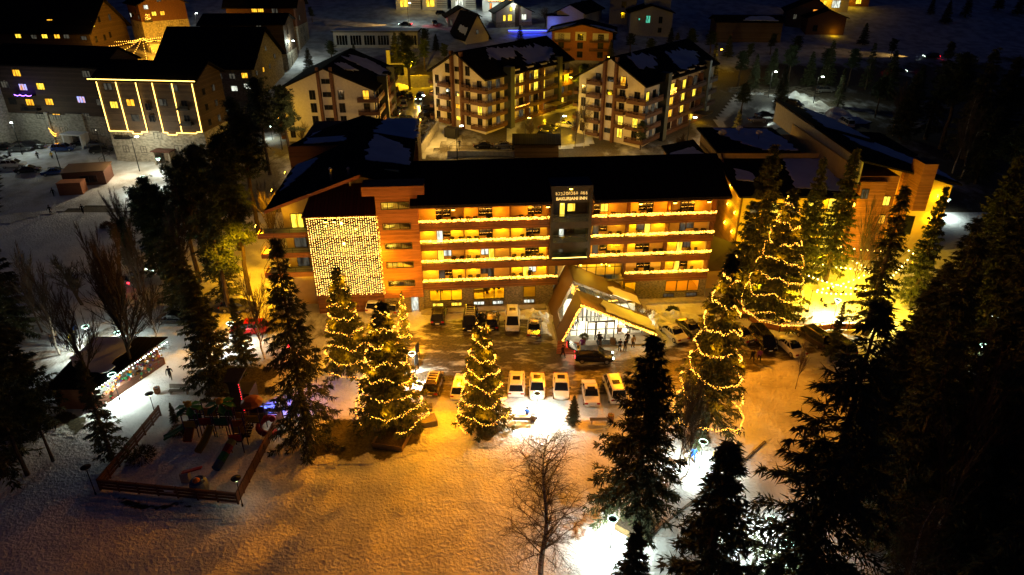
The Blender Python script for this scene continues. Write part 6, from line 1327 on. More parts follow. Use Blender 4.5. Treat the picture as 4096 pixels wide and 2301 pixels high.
VC = [('silver', 'sedan', (1552, 380), 130), ('black', 'suv', (1590, 392), 110), ('black', 'sedan', (1616, 386), 150), ('black', 'suv', (1638, 398), 100), ('silver', 'suv', (1617, 427), 95), ('black', 'sedan', (1582, 450), 160), ('black', 'suv', (1588, 468), 90), ('silver', 'sedan', (1556, 484), 170), ('black', 'suv', (1612, 492), 160), ('black', 'suv', (1722, 450), 20), ('black', 'suv', (1706, 474), 60), ('grey', 'suv', (1690, 496), 70), ('silver', 'sedan', (1681, 524), 60), ('black', 'sedan', (1672, 552), 70)]
VL = ['silver saloon by the floodlit panel wall', 'dark SUV nearest the panel wall corner', 'black saloon behind two dark SUVs', 'black SUV right of the far cluster', 'silver car alone in the middle of the village car park', 'black saloon on the snow bank left of the lane', 'black SUV in the left cluster, nose away', 'silver saloon tucked against the lit porch', 'dark SUV nearest the snowy wing roof', 'black SUV first below the corner balcony', 'dark SUV second along the cream block', 'grey SUV beside the white glare', 'silver saloon by the ramp railing top', 'black saloon at the foot of the ramp railing']
for (c_, k_, p_, h_), l_ in zip(VC, VL): car(c_, k_, p_, h_, l_, G6)
cc = car('silver', 'suv', (1680, 400), -95, 'car with headlights on, rolling into the village car park', lights=True, name='car')
G7 = 'cars behind the hotel ridge'
for c_, k_, p_, h_, l_ in (('black', 'sedan', (1937, 594), 5, 'black car behind the hotel roof, left of the silver one'), ('silver', 'sedan', (2015, 594), 5, 'silver car behind the hotel roof ridge'), ('black', 'sedan', (2195, 524), -20, 'dark car behind the bright lamp, farther one'), ('black', 'suv', (2186, 556), -15, 'black estate beside the bright lamp'), ('grey', 'sedan', (2120, 590), -12, 'grey car left of the bright lamp'), ('white', 'sedan', (2262, 512), -20, 'pale car between the two gabled blocks')): car(c_, k_, p_, h_, l_, G7)
G8 = 'cars in the east car park'
for c_, k_, p_, h_, l_ in (('black', 'sedan', (3058, 472), 5, 'black car at the annex roof edge, farther one'), ('silver', 'sedan', (3030, 490), 5, 'silver car at the annex roof edge'), ('black', 'suv', (3176, 428), -40, 'dark car by the lit snow heap'), ('black', 'sedan', (3138, 417), -40, 'black car left of the lit snow heap'), ('silver', 'suv', (3298, 372), 0, 'snowy car at the grove edge'), ('white', 'van', (3382, 505), 95, 'white van behind the annex roof')): car(c_, k_, p_, h_, l_, G8)
c1 = car('black', 'sedan', (1621, 106), 178, 'car on the mountain road with bright tail lights, beam on the snow', lights=True, name='car'); car('silver', 'sedan', (1740, 100), 100, 'silver car stuck on the snow slope by the mountain road'); car('black', 'suv', (1768, 64), 0, 'dark car before the log chalets')
c2 = car('black', 'suv', (3722, 236), 172, 'car with headlight beam on the far right snow road', lights=True, name='car'); c3 = car('black', 'sedan', (3590, 292), -10, 'car with one red light low on the far right slope', lights=True, name='car')
for t_, d_, e_ in ((c1, (-1, .05), 9000), (c2, (-1, .25), 14000)):
    p = t_.location; lamp('SPOT', (p.x+d_[0]*5.2, p.y+d_[1]*5, p.z+1.6), e_, (1, .55, .12), .15, aim=(p.x+d_[0]*30, p.y+d_[1]*30, p.z+.2), angle=34, blend=.8, name='headlight_beam')
p = c1.location; lamp('SPOT', (p.x+1.2, p.y, p.z+1.2), 1500, (1, .01, .03), .1, aim=(p.x+25, p.y-2, p.z-.5), angle=50, name='tail_light_glow')
p = c3.location; lamp('SPOT', (p.x+3, p.y, p.z+1.2), 2000, (1, .01, .05), .1, aim=(p.x+20, p.y, p.z), angle=50, name='tail_light_glow')
p = cc.location; lamp('SPOT', (p.x-.2, p.y-5, p.z+.8), 2500, (1, .6, .15), .15, aim=(p.x-3, p.y-30, p.z-.8), angle=45, name='headlight_beam')
# ---------------------------------------------------------------- people
def person_mesh(pose, jacket, pants, hat=None):
    J = {}; E_ = []; Rr = []
    def j(n, p, r, par=None):
        J[n] = len(J); V_.append(p); Rr.append(r)
        if par: E_.append((J[par], J[n]))
    V_ = []; st = pose
    sw = .28 if st == 'walk' else .06; hz = .92 if st != 'sit' else .5
    j('pel', (0, 0, hz), .15); j('wst', (0, .01, hz+.18), .14, 'pel'); j('chs', (0, .02, hz+.40), .17, 'wst'); j('nek', (0, 0, hz+.56), .07, 'chs'); j('hdb', (0, -.02, hz+.64), .085, 'nek'); j('hd', (0, -.02, hz+.76), .10, 'hdb')
    for s, q in ((-1, -1), (1, 1)):
        n = 'L' if s < 0 else 'R'
        j('hp'+n, (s*.10, 0, hz-.06), .12, 'pel')
        if st == 'sit': j('kn'+n, (s*.12, -.45, hz-.02), .085, 'hp'+n); j('an'+n, (s*.12, -.50, .1), .055, 'kn'+n); j('to'+n, (s*.12, -.66, .05), .05, 'an'+n)
        else: j('kn'+n, (s*.11, -q*sw*.6-.03, .5), .08, 'hp'+n); j('an'+n, (s*.12, -q*sw+.05, .1), .055, 'kn'+n); j('to'+n, (s*.13, -q*sw-.12, .05), .05, 'an'+n)
        j('sh'+n, (s*.20, .02, hz+.50), .085, 'chs')
        if st == 'phone': j('el'+n, (s*.27, -.05, hz+.24), .065, 'sh'+n); j('wr'+n, (s*.12, -.28, hz+.32), .045, 'el'+n)
        elif st == 'sit': j('el'+n, (s*.27, -.06, hz+.22), .065, 'sh'+n); j('wr'+n, (s*.16, -.28, hz+.14), .045, 'el'+n)
        else: j('el'+n, (s*.30, q*sw*.4, hz+.22), .065, 'sh'+n); j('wr'+n, (s*.31, q*sw*1.0-.06, hz-.02), .045, 'el'+n)
        w_ = Vector(V_[J['wr'+n]]); e_ = Vector(V_[J['el'+n]]); d = (w_-e_).normalized(); pm = w_+d*.07; j('pm'+n, tuple(pm), .038, 'wr'+n)
        for f in range(4): 
            a = pm+Vector((s*0, (f-1.5)*.022, 0))+d*.03; j('f%d'%f+n, tuple(a+d*.05+Vector((-s*.015, 0, 0))), .011, 'pm'+n)
        j('th'+n, tuple(pm+Vector((-s*.035, -.04, 0))+d*.01), .013, 'pm'+n)
    me = bpy.data.meshes.new('sk'); me.from_pydata(V_, E_, []); o = bpy.data.objects.new('sk', me); COL.objects.link(o)
    m = o.modifiers.new('s', 'SKIN'); m.use_smooth_shade = True
    for i, r in enumerate(Rr): me.skin_vertices[0].data[i].radius = (r, r*.85 if i < 3 else r); me.skin_vertices[0].data[i].use_root = i == 0
    m2 = o.modifiers.new('ss', 'SUBSURF'); m2.levels = 1
    dg = bpy.context.evaluated_depsgraph_get(); out = bpy.data.meshes.new_from_object(o.evaluated_get(dg)); bpy.data.objects.remove(o)
    out.materials.clear()
    for mm in (jacket, pants, M['skin'], M['black']): out.materials.append(mm)
    K = [(Vector(v), n) for v, n in zip(V_, J)]
    for p in out.polygons:
        c = p.center; best = min(K, key=lambda t: (t[0]-c).length)[1]
        p.material_index = 2 if best in ('hd', 'hdb') or best[0] == 'f' or best.startswith(('pm', 'th')) else 1 if best[:2] in ('hp', 'kn') else 3 if best[:2] in ('an', 'to') else 0
    return out, hz
M['skin'] = mat('skin', (.4, .24, .16), None, .6)
CL = dict(black=mat('black_cloth', (.012, .012, .014), None, .9), grey=mat('grey_cloth', (.10, .10, .11), None, .9), tan=mat('tan_cloth', (.4, .27, .12), None, .9), yellow=mat('yellow_cloth', (.6, .45, .03), None, .9), blue=mat('blue_cloth', (.02, .08, .35), None, .9), purple=mat('purple_cloth', (.18, .05, .3), None, .9), white=mat('pale_cloth', (.6, .6, .5), None, .9), pink=mat('pink_cloth', (.5, .05, .2), None, .9))
_pp = {}
def person(px, rz, pose, jk, pn, label, hair='black', s=1.0, name='person'):
    k = (pose, jk, pn)
    if k not in _pp: _pp[k] = person_mesh(pose, CL[jk], CL[pn])
    me, hz = _pp[k]; p = at(*px) if len(px) == 2 else Vector(px)
    t = thing(name, label, 'person', p, R(rz)); t.scale = (s, s, s); link('body', me, t)
    h = MB(); h.ball((0, .012, hz+.80), .118, n=8, k=5); h.build('hair' if hair != 'hat' else 'knit_hat', CL['black' if hair != 'hat' else 'pink'], t)
    f = MB(); f.box(-.05, -.025, -.125, -.11, hz+.765, hz+.78); f.box(.025, .05, -.125, -.11, hz+.765, hz+.78); f.box(-.012, .012, -.145, -.11, hz+.72, hz+.765); f.box(-.03, .03, -.122, -.108, hz+.69, hz+.70); f.build('face', CL['black'], t)
    return t
k3 = .311
for (x, y), rz, po, jk, pn, lab in [((1215, 1305), 0, 'phone', 'black', 'black', 'person in black coat looking down, left of the pair outside the lobby'), ((1283, 1305), 10, 'phone', 'black', 'grey', 'person in dark jacket right beside the one looking down'),
        ((1310, 1215), -30, 'stand', 'black', 'black', 'dark dressed person nearer the glass, behind the outside pair'), ((1385, 1265), 20, 'stand', 'tan', 'black', 'person in a tan coat outside the lobby glass, rightmost of the group'),
        ((945, 1215), 180, 'stand', 'black', 'black', 'person in black at the porch door'), ((968, 1250), 150, 'stand', 'black', 'grey', 'shorter person in black by the door mat'),
        ((485, 1385), 40, 'walk', 'black', 'black', 'person walking left of the black crossover'), ((730, 1290), -20, 'stand', 'purple', 'black', 'person bending at the open tailgate in purple')]:
    person((2100+x*k3, 1000+y*k3), rz, po, jk, pn, lab)
for (s_, d_), rz, po, jk, pn, lab in [((19.3, -7.6), 20, 'stand', 'grey', 'black', 'guest in grey inside the lobby left corner'), ((19.9, -6.9), -40, 'stand', 'black', 'black', 'guest in black inside the lobby behind the left glass'), ((20.6, -6.2), 90, 'walk', 'tan', 'black', 'guest in tan crossing the lobby'), ((18.9, -6.4), 0, 'stand', 'black', 'grey', 'dark guest deep in the lobby by the wall')]:
    person(tuple(hot(s_, d_, .22)), rz, po, jk, pn, lab)
for px_, rz, po, jk, pn, lab, s_ in [((685, 1520), 20, 'walk', 'black', 'black', 'lone person in black walking on the trampled park snow', 1), ((232, 1370), 60, 'walk', 'white', 'black', 'person in a pale jacket and cap on the lane', 1), ((295, 1385), 0, 'stand', 'yellow', 'black', 'person in a yellow jacket by the lane fence', 1), ((275, 1405), 30, 'phone', 'black', 'black', 'crouching dark figure left of the yellow jacket', .8), ((305, 1345), 30, 'stand', 'blue', 'tan', 'person in blue behind the yellow jacket', 1), ((215, 1390), 100, 'stand', 'black', 'black', 'dark figure at the far left of the lane group', 1),
        ((334, 855), 20, 'walk', 'black', 'black', 'dark walker in the middle of the snowy slope', 1), ((205, 860), -20, 'walk', 'black', 'black', 'dark walker left on the snowy slope', 1), ((218, 790), 0, 'walk', 'black', 'black', 'dark figure left of the orange container', 1), ((212, 640), 30, 'walk', 'yellow', 'black', 'person with a yellow top near the parked cars, upper left', 1), ((155, 640), 30, 'walk', 'black', 'black', 'dark figure beside the one with the yellow top', 1), ((45, 640), 50, 'walk', 'black', 'black', 'dark figure near the white estate', 1),
        ((1660, 497), 0, 'walk', 'black', 'black', 'person walking in the yellow village car park', 1), ((1667, 503), 0, 'walk', 'black', 'grey', 'child beside the walker in the yellow car park', .65), ((3006, 1450), 10, 'walk', 'black', 'black', 'left one of the two people before the black off-roader', 1), ((3034, 1448), -10, 'walk', 'purple', 'black', 'person in purple before the black off-roader', 1),
        ((2770, 1850), 0, 'walk', 'blue', 'blue', 'person in blue near the lamp under the tallest lit spruce', 1), ((2850, 1855), 40, 'walk', 'tan', 'black', 'person in orange-brown near the lamp under the tallest lit spruce', 1), ((1838, 590), 0, 'walk', 'black', 'black', 'dark figure on the ramp behind the hotel', 1), ((2740, 1860), 10, 'phone', 'white', 'tan', 'pale dressed person by the path lamp', 1)]:
    person(px_, rz, po, jk, pn, lab, s=s_)
person(tuple(hot(15.1, .9, 3.62)), 10, 'stand', 'black', 'black', 'person standing on the lowest balcony next to the charcoal bay')
# ---------------------------------------------------------------- park lamps
M['lamp_ring'] = emat('lamp_ring', (.6, 1, .8), 5)
pole_m = MB(); pole_m.lathe([(.09, 0), (.07, .3), (.045, .35), (.04, 2.95)], n=8); pole_m.lathe([(.10, 2.95), (.12, 3.0)], n=8)
pole_me = pole_m.mesh('pole', M['metal']); cap_me = MB().lathe([(.42, 3.3), (.45, 3.33), (.2, 3.42), (.05, 3.48)], n=16).mesh('shade', M['metal'])
def globe(m): return MB().lathe([(.1, 3.0), (.19, 3.1), (.2, 3.2), (.15, 3.29)], n=10).mesh('glass_globe', M[m])
gl_on, gl_dim, gl_off = globe('lamp_white'), globe('lamp_dim'), globe('white')
ring_me = MB().path([Vector((.4*math.cos(k*.3927), .4*math.sin(k*.3927), 3.37)) for k in range(17)], .03, 4).mesh('glow_ring', M['lamp_ring'])
def parklamp(px, state, e, label, col=WHT, h=1.0):
    p = at(*px); t = thing('park_lamp', label, 'street lamp', p, 0, 'park lamps with disc shades'); t.scale = (1, 1, h)
    link('pole', pole_me, t); link('shade', cap_me, t); link('glass_globe', {'on': gl_on, 'dim': gl_dim, 'off': gl_off}[state], t)
    if state == 'on': link('glow_ring', ring_me, t)
    if e >= 3000: lamp('SPOT', (0, 0, 2.82), e*.8, col, .12, parent=t, angle=162, blend=1); lamp('POINT', (0, 0, 2.78), e*.1, col, .12, parent=t)
    elif e: lamp('SPOT', (0, 0, 2.82), e*1.15, col, .12, parent=t, angle=152, blend=1)
    return t
parklamp((2147, 1682), 'on', 5200, 'white park lamp on the lawn below the nose-out white saloon')
parklamp((1656, 1515), 'on', 4200, 'white park lamp left of the brown SUV with roof rack')
parklamp((2440, 2195), 'on', 5000, 'white park lamp beside the tilted planter, over the brightest snow')
parklamp((2795, 1880), 'on', 3800, 'white park lamp under the tallest lit spruce by the path')
parklamp((3055, 2200), 'on', 4000, 'white park lamp glimmering through the drooping spruce')
parklamp((628, 1680), 'dim', 40, 'dim park lamp outside the playground far left corner')
parklamp((386, 1985), 'off', 0, 'unlit park lamp outside the playground near left corner')
parklamp((972, 2030), 'dim', 30, 'dim park lamp at the playground near right corner')
parklamp((1140, 1705), 'dim', 90, 'glowing park lamp at the playground far right corner')
parklamp((940, 1388), 'on', 2200, 'white park lamp beside the red crossover')
parklamp((372, 1400), 'on', 5000, 'white double lamp by the lane fence above the kiosk')
for px_, e in (((500, 1425), 3000), ((480, 1600), 3500), ((587, 775), 3500), ((648, 700), 700), ((3770, 870), 2200), ((3330, 1290), 2600), ((3950, 1280), 500), ((3900, 1480), 200), ((3120, 2300), 3000), ((1090, 560), 1500), ((40, 500), 1500), ((3870, 1650), 250)):
    parklamp(px_, 'on', e, 'white lamp'+' '+{500: 'by the kiosk roof ridge', 480: 'in front of the kiosk counter', 587: 'glaring through the bush on the hillside road', 648: 'at the stone block porch', 3770: 'behind the yellow gable', 3330: 'over the brightest garden snow', 3950: 'glimmering in the right hand trees', 3900: 'low in the right hand trees', 3120: 'behind the drooping spruce, lower one', 1090: 'shining through the pine trunks', 40: 'at the far left snow edge', 3870: 'dim among the black spruces'}[px_[0]])
# tall street lamps
sp_m = MB().lathe([(.11, 0), (.06, 7.0)], n=6); sp_m.tube((0, 0, 6.95), (.9, -.3, 7.25), .04); spm = sp_m.mesh('pole', M['metal']); shm = MB().box(.7, 1.35, -.45, -.15, 7.18, 7.3).mesh('lamp_head', M['lamp_white']); shw = MB().box(.7, 1.35, -.45, -.15, 7.18, 7.3).mesh('lamp_head', M['lamp_warm']); sho = MB().box(.7, 1.35, -.45, -.15, 7.18, 7.3).mesh('lamp_head', M['steel'])
for px_, st_, e, col, lab in [((375, 192), 'w', 3800, WHT, 'street lamp over the upper yard cars'), ((795, 142), 'w', 2500, WHT, 'street lamp beside the orange stone block'), ((1172, 262), 'w', 6500, WHT, 'glaring street lamp right of the tall block with balconies'), ((421, 650), 'o', 0, WHT, 'tall unlit lamp post between the two dark blocks'), ((2240, 592), 'w', 1600, WHT, 'street lamp behind the hotel ridge among black cars'), ((2745, 600), 'w', 1500, WHT, 'street lamp in front of the right cream block'),
        ((3072, 395), 'w', 4200, WHT, 'street lamp of the east car park'), ((3252, 420), 'w', 4200, (.9, 1, .7), 'street lamp over the lit snow heap'), ((1643, 352), 'y', 26000, YEL, 'yellow flood lamp at the panel wall'), ((2270, 420), 'y', 6000, YEL, 'yellow lamp between the two cream blocks'), ((1634, 98), 'w', 2600, WHT, 'lamp on the mountain road'), ((1967, 70), 'w', 3200, WHT, 'lamp before the bright white chalet'), ((1695, 500), 'w', 500, WHT, 'low white lamp in the village car park'),
        ((90, 620), 'w', 3000, WHT, 'lamp over the snowy lot at the left edge'), ((560, 690), 'w', 4000, (.95, 1, .75), 'street lamp at the strip-lit block corner'), ((1830, 640), 'w', 420, WHT, 'lamp on the ramp behind the hotel'), ((1900, 330), 'y', 600, YEL, 'lamp behind the middle cream block'), ((1130, 600), 'y', 3500, YEL, 'added yellow lamp at the foot of the left cream gable'), ((1000, 400), 'y', 3500, YEL, 'added yellow lamp between the wide roof and the left cream block'), ((1480, 400), 'y', 5000, YEL, 'added yellow lamp on the side wall lane of the left cream block'), ((2420, 330), 'y', 6000, YEL, 'added yellow lamp behind the right cream block'), ((2120, 330), 'y', 5000, YEL, 'added yellow lamp in front of the rust house'), ((2860, 300), 'y', 3500, YEL, 'added yellow lamp at the dark barn'), ((700, 270), 'y', 5000, YEL, 'added yellow lamp at the upper yard corner'), ((2100, 600), 'y', 2500, YEL, 'added yellow lamp in the rear car park'), ((250, 700), 'o', 0, WHT, 'unlit lamp post by the orange roofed cabin')]:  # yellow lamps from the left cream gable onward are added for village glow
    t = thing('street_lamp', lab, 'street lamp', at(*px_), rnd.uniform(-1, 1)); link('pole', spm, t); link('lamp_head', {'w': shm, 'y': shw, 'o': sho}[st_], t)
    if e: lamp('POINT', (1.0, -.3, 6.95), e*.32, col, .2, parent=t)
# ---------------------------------------------------------------- playground
PC = [at(405, 1965), at(955, 2022), at(1132, 1672), at(727, 1665)]
PO = [at(645, 1668), at(727, 1665)]
def fence(a, b, label, n, H=1.25, boards=3, panel=False, name='playground_fence'):
    a, b = Vector(a), Vector(b); d = b-a; L = d.length; t = thing(name, label, 'fence', a, math.atan2(d.y, d.x))
    pm_ = MB().box(-.07, .07, -.07, .07, 0, H+.12).mesh('post', M['rail_wood'])
    for k in range(n+1): link('post', pm_, t, (L*k/n, 0, 0))
    for k in range(n):
        x0, x1 = L*k/n+.08, L*(k+1)/n-.08
        if panel:
            m_ = MB().box(x0, x1, -.04, .04, .1, H); m_.build('panel', M['rail_wood'], t); m_ = MB(); m_.box(x0, x1, -.07, .07, H+.01, H+.07); m_.build('top_rail', M['rail_wood'], t)
        else:
            for q in range(boards):
                z = .15+q*(H-.15)/boards; m_ = MB(); m_.box(x0, x1, -.03+.012*(q % 2), .03, z, z+(H-.15)/boards-.09); m_.build('board', M['rail_wood'], t)
            m_ = MB(); m_.box(x0, x1, -.1, .08, H+.01, H+.07); m_.build('top_rail', M['rail_wood'], t)
    return t
fence(PC[0], at(645, 1668), 'left side of the dark board playground fence, running away from the viewer', 7)
fence(PC[0], PC[1], 'near side of the dark board playground fence with a small white notice', 7)
fence(PC[1], PC[2], 'right side of the playground fence with solid panels facing the orange lawn', 9, panel=True)
fence(PC[3], PC[2], 'far side of the low board playground fence behind the slides', 6, H=1.0)
fp = (PC[0]+PC[1])*.5
tag(MB().box(0, .9, 0, .03, 0, .22).build('notice', M['white'], None, loc=fp+Vector((-.2, -.12, .75)), rot=(0, 0, math.atan2((PC[1]-PC[0]).y, (PC[1]-PC[0]).x))), 'small white notice on the near playground fence', 'notice')
COLS = {n: mat('play_'+n, c, None, .35) for n, c in dict(yellow=(.36, .22, .02), green=(.015, .12, .04), red=(.32, .02, .015), blue=(.012, .035, .14), orange=(.36, .1, .015), purple=(.05, .025, .1)).items()}
po = at(880, 1738); pg = thing('play_structure', 'colourful climbing frame with towers, animal roofs and several slides', 'play structure', po, 0)
def deck(x, y, z, w=1.3, roof=None, pan=('green', 'yellow')):
    for sx in (-1, 1):
        for sy in (-1, 1): MB().tube((x+sx*w/2, y+sy*w/2, 0), (x+sx*w/2, y+sy*w/2, z+1.9), .06, n=6).build('post', COLS['purple'], pg)
    MB().box(x-w/2, x+w/2, y-w/2, y+w/2, z-.08, z).build('deck', M['metal'], pg)
    MB().box(x-w/2+.07, x+w/2-.07, y-w/2-.03, y-w/2+.03, z+.1, z+.85).build('panel', COLS[pan[0]], pg); MB().box(x-w/2+.07, x+w/2-.07, y+w/2-.03, y+w/2+.03, z+.1, z+.85).build('panel', COLS[pan[1]], pg)
    if roof == 'dome': b = MB(); b.lathe([(w*.75, z+1.9), (w*.7, z+2.15), (w*.45, z+2.45), (.05, z+2.6)], (x, y, 0), 10); b.build('roof', COLS['orange'], pg)
    if roof == 'leaf':
        b = MB()
        for k in range(6): a = k*1.047; b.slab([(x, y, z+2.3), (x+w*.9*math.cos(a-.35), y+w*.9*math.sin(a-.35), z+2.05), (x+w*1.15*math.cos(a), y+w*1.15*math.sin(a), z+1.8), (x+w*.9*math.cos(a+.35), y+w*.9*math.sin(a+.35), z+2.05)], (0, 0, .06))
        b.build('roof', COLS['green'], pg); b = MB(); b.ball((x, y, z+2.5), .38); b.ball((x-.3, y-.1, z+2.8), .13); b.ball((x+.3, y-.1, z+2.8), .13); b.build('roof_ornament', COLS['yellow'], pg)
deck(-2.6, .2, 1.2, roof='leaf', pan=('yellow', 'green')); deck(-1.0, .3, 1.5, pan=('red', 'yellow')); deck(.6, .3, 1.5, 1.4, 'leaf', ('green', 'green')); deck(2.2, .3, 1.2, pan=('orange', 'yellow')); deck(3.8, .4, 1.8, 1.5, 'dome', ('yellow', 'purple')); deck(2.9, -2.2, 1.4, 1.2, pan=('red', 'yellow'))
for a, b_ in ((-3.3, -1.7), (-.4, -.1), (1.3, 1.5), (2.8, 3.1)): MB().box(a, b_, 0, .6, 1.3, 1.38).build('bridge', M['metal'], pg)
def slide(pts, w, m, name='slide'):
    b = MB()
    for p, q in zip(pts, pts[1:]):
        d = (Vector(q)-Vector(p)); s_ = Vector((-d.y, d.x, 0)).normalized()*w/2; P_, Q_ = Vector(p), Vector(q)
        b.slab([P_-s_, P_+s_, Q_+s_, Q_-s_], (0, 0, -.06)); b.slab([P_-s_, Q_-s_, Q_-s_+Vector((0, 0, .2)), P_-s_+Vector((0, 0, .2))], s_*-.12); b.slab([P_+s_, Q_+s_, Q_+s_+Vector((0, 0, .2)), P_+s_+Vector((0, 0, .2))], s_*.12)
    b.build(name, COLS[m], pg)
slide([(-3.3, 0, 1.2), (-4.4, -.6, .6), (-5.3, -1.0, .25)], .6, 'green'); slide([(-.4, -.5, 1.5), (-.7, -2.0, .6), (-1.0, -3.0, .2)], .7, 'yellow'); slide([(-2.6, -.5, 1.2), (-2.6, -1.6, .4)], .8, 'orange', 'climbing_panel')
b = MB(); sp = [(4.9+.75*math.cos(a), .1+.75*math.sin(a), 1.9-a*.27) for a in [k*.5 for k in range(14)]]; b.path([Vector(p) for p in sp], .33, 7); b.build('spiral_tube_slide', COLS['red'], pg)
for k, (m_, a, c) in enumerate((('yellow', (2.6, -2.7, 1.5), (2.4, -3.2, 1.3)), ('red', (2.4, -3.2, 1.3), (2.2, -3.9, .95)), ('green', (2.2, -3.9, .95), (1.9, -4.7, .55)), ('blue', (1.9, -4.7, .55), (1.75, -5.5, .4)))): MB().tube(a, c, .42, .42, 10).build('tube_slide', COLS[m_], pg)
for x in (3.3, 3.7): 
    b = MB(); b.tube((x, -.4, 1.8), (x-.4, -1.8, 1.5), .03); b.tube((x, -.4, 2.5), (x-.4, -1.8, 2.2), .03)
    for k in range(6): b.tube((x-.4*k/5, -.4-1.4*k/5, 1.8-.06*k), (x-.4*k/5, -.4-1.4*k/5, 2.5-.06*k), .02)
    b.build('step_rail', COLS['yellow'], pg)
b = MB()
for k in range(5): b.box(2.9, 3.9, -1.8+k*.28, -1.55+k*.28, 1.1+k*.12, 1.18+k*.12)
b.build('steps', M['metal'], pg)
t = thing('spring_rider', 'small red and grey spring rider toy on the playground snow', 'playground toy', at(752, 1930), 0); MB().box(-.5, .3, -.25, .25, 0, 1.1).build('side_board', M['plaster_grey'], t); b = MB(); b.slab([(-.3, -.2, 1.0), (1.4, .3, 1.25), (1.4, .6, 1.25), (-.3, .2, 1.0)], (0, 0, .15)); b.build('red_beam', COLS['red'], t)
t = thing('play_barrel', 'blue and grey play barrel hut with a face like opening', 'playground toy', at(805, 1975), 0); b = MB(); b.lathe([(.75, 0), (.85, .6), (.8, 1.2), (.7, 1.45)], n=14); b.build('barrel', mat('play_grey_blue', (.16, .2, .26), None, .4), t); b = MB(); b.lathe([(.72, 1.45), (.5, 1.62), (.45, 1.6)], n=14); b.build('rim', COLS['blue'], t); b = MB(); b.ball((0, -.2, 1.6), .35); b.build('orange_inset', COLS['orange'], t)
t = thing('photo_booth_frame', 'dark upright gate with a strip of red lights and a blue spot glow', 'gate', at(965, 1668), 0); b = MB(); b.box(-.55, .55, -.2, .2, 0, 4.6); b.slab([(-.8, -.5, 4.6), (.8, -.5, 4.6), (1.1, 1.2, 5.2), (-.8, 1.2, 5.2)], (0, 0, .15)); b.build('board', M['dark_clad'], t); b = MB(); b.box(-.9, .9, .9, 3.2, 0, 2.2); b.build('hut', M['dark_clad'], t); b = MB()
for k in range(14): b.octa((.58, -.22, .3+k*.3), .035)
b.build('light_dots', M['red_light'], t)
pl_ = at(975, 1650); lamp('SPOT', (pl_.x+.7, pl_.y-.4, 1.4), 2600, (.03, .12, 1), .1, aim=(pl_.x+3.4, pl_.y+.4, 0), angle=80, blend=.6, name='blue_spot')
t = thing('red_lantern', 'glowing red lantern hung in the dark spruce beside the white lamp', 'lantern', at(1155, 1385, 1.6), 0); MB().ball((0, 0, 0), .16).build('globe', M['red_light'], t); lamp('POINT', (0, -.4, 0), 30, (1, .01, .02), .2, parent=t)
# ---------------------------------------------------------------- kiosk
kp = at(365, 1675); KA = R(38)
ks = thing('kiosk', 'dark roofed sales kiosk with a brightly lit counter of toys', 'kiosk', at(285, 1655), R(0)); 
kb = at(240, 1650); kx = (at(455, 1665)-at(240, 1650)).x
t = ks; t.location = at(238, 1640)
b = MB(); b.box(0, 4.2, 0, .1, 0, 2.9); b.box(0, .1, .1, 9, 0, 2.9); b.box(.1, 7, 8.9, 9, 0, 2.9); b.build('wall', M['ter'], t)
b = MB(); b.slab([(-.4, -.5, 2.95), (5.0, -.5, 2.95), (8.4, 9.4, 3.3), (-.4, 9.4, 3.3)], (0, 0, .15)); b.build('roof', M['roof'], t)
roof_patch(t, [(-.4, -.5, 3.1), (5.0, -.5, 3.1), (8.4, 9.4, 3.45), (-.4, 9.4, 3.45)], [(.3, .35), (.9, .25), (.97, .97), (.05, .97), (.05, .5)], rag=.5)
b = MB(); b.slab([(4.4, .2, 0), (7.6, 8.8, 0), (7.6, 8.8, .95), (4.4, .2, .95)], (-.7, .1, 0)); b.build('counter', M['wood_brown'], t)
gm_ = [COLS[c] for c in ('yellow', 'red', 'green', 'orange', 'purple')]+[M['white']]
b = MB()
for k in range(150):
    u = rnd.random(); x = 4.1+3.2*u+rnd.uniform(-.6, .5); y = .2+8.6*u; z = rnd.choice([.98, 1.3, 1.7, 2.1, .3, .6])+rnd.uniform(0, .15); r_ = rnd.uniform(.06, .13)
    b.ball((x, y, z), r_, m=rnd.randrange(6), n=6, k=4) if k % 2 else b.cbox((x, y, z), r_*2, r_*2, r_*2, rnd.randrange(6))
tag(b.build('toys', gm_, t), kind='stuff')
b = MB()
for k in range(26): u = k/25; b.octa((5.0+3.3*u, -.3+9.4*u, 2.9), .06)
b.build('eave_bulbs', M['lamp_white'], t)
for u in (.1, .4, .7, .95): lamp('POINT', (5.0+3.2*u, .4+8.6*u, 2.6), 75, (1, 1, .85) if u > .2 else YEL, .15, parent=t)
# cabin and container on the hillside road
t = thing('cabin', 'plywood cabin with one dark window on the hillside road', 'cabin', at(262, 755), R(12)); b = MB(); b.box(0, 7.5, 0, 5, 0, 3.0); b.build('wall', M['wood_brown'], t); b = MB(); b.slab([(-.2, -.2, 3.02), (7.7, -.2, 3.02), (7.7, 5.2, 3.3), (-.2, 5.2, 3.3)], (0, 0, .12)); b.build('roof', M['bronze'], t); window(t, 7.5, 5, 'F', 4.6, .9, 3.0, 1.4, 'glass_dark', 2)
t = thing('container', 'rust red storage box in front of the plywood cabin', 'container', at(240, 788), R(8)); b = MB(); b.box(0, 4.2, 0, 2.4, 0, 2.5); b.build('box', M['ter'], t); b = MB(); b.box(-.08, 4.28, -.08, 2.48, 2.52, 2.62); b.build('lid', M['ter'], t)
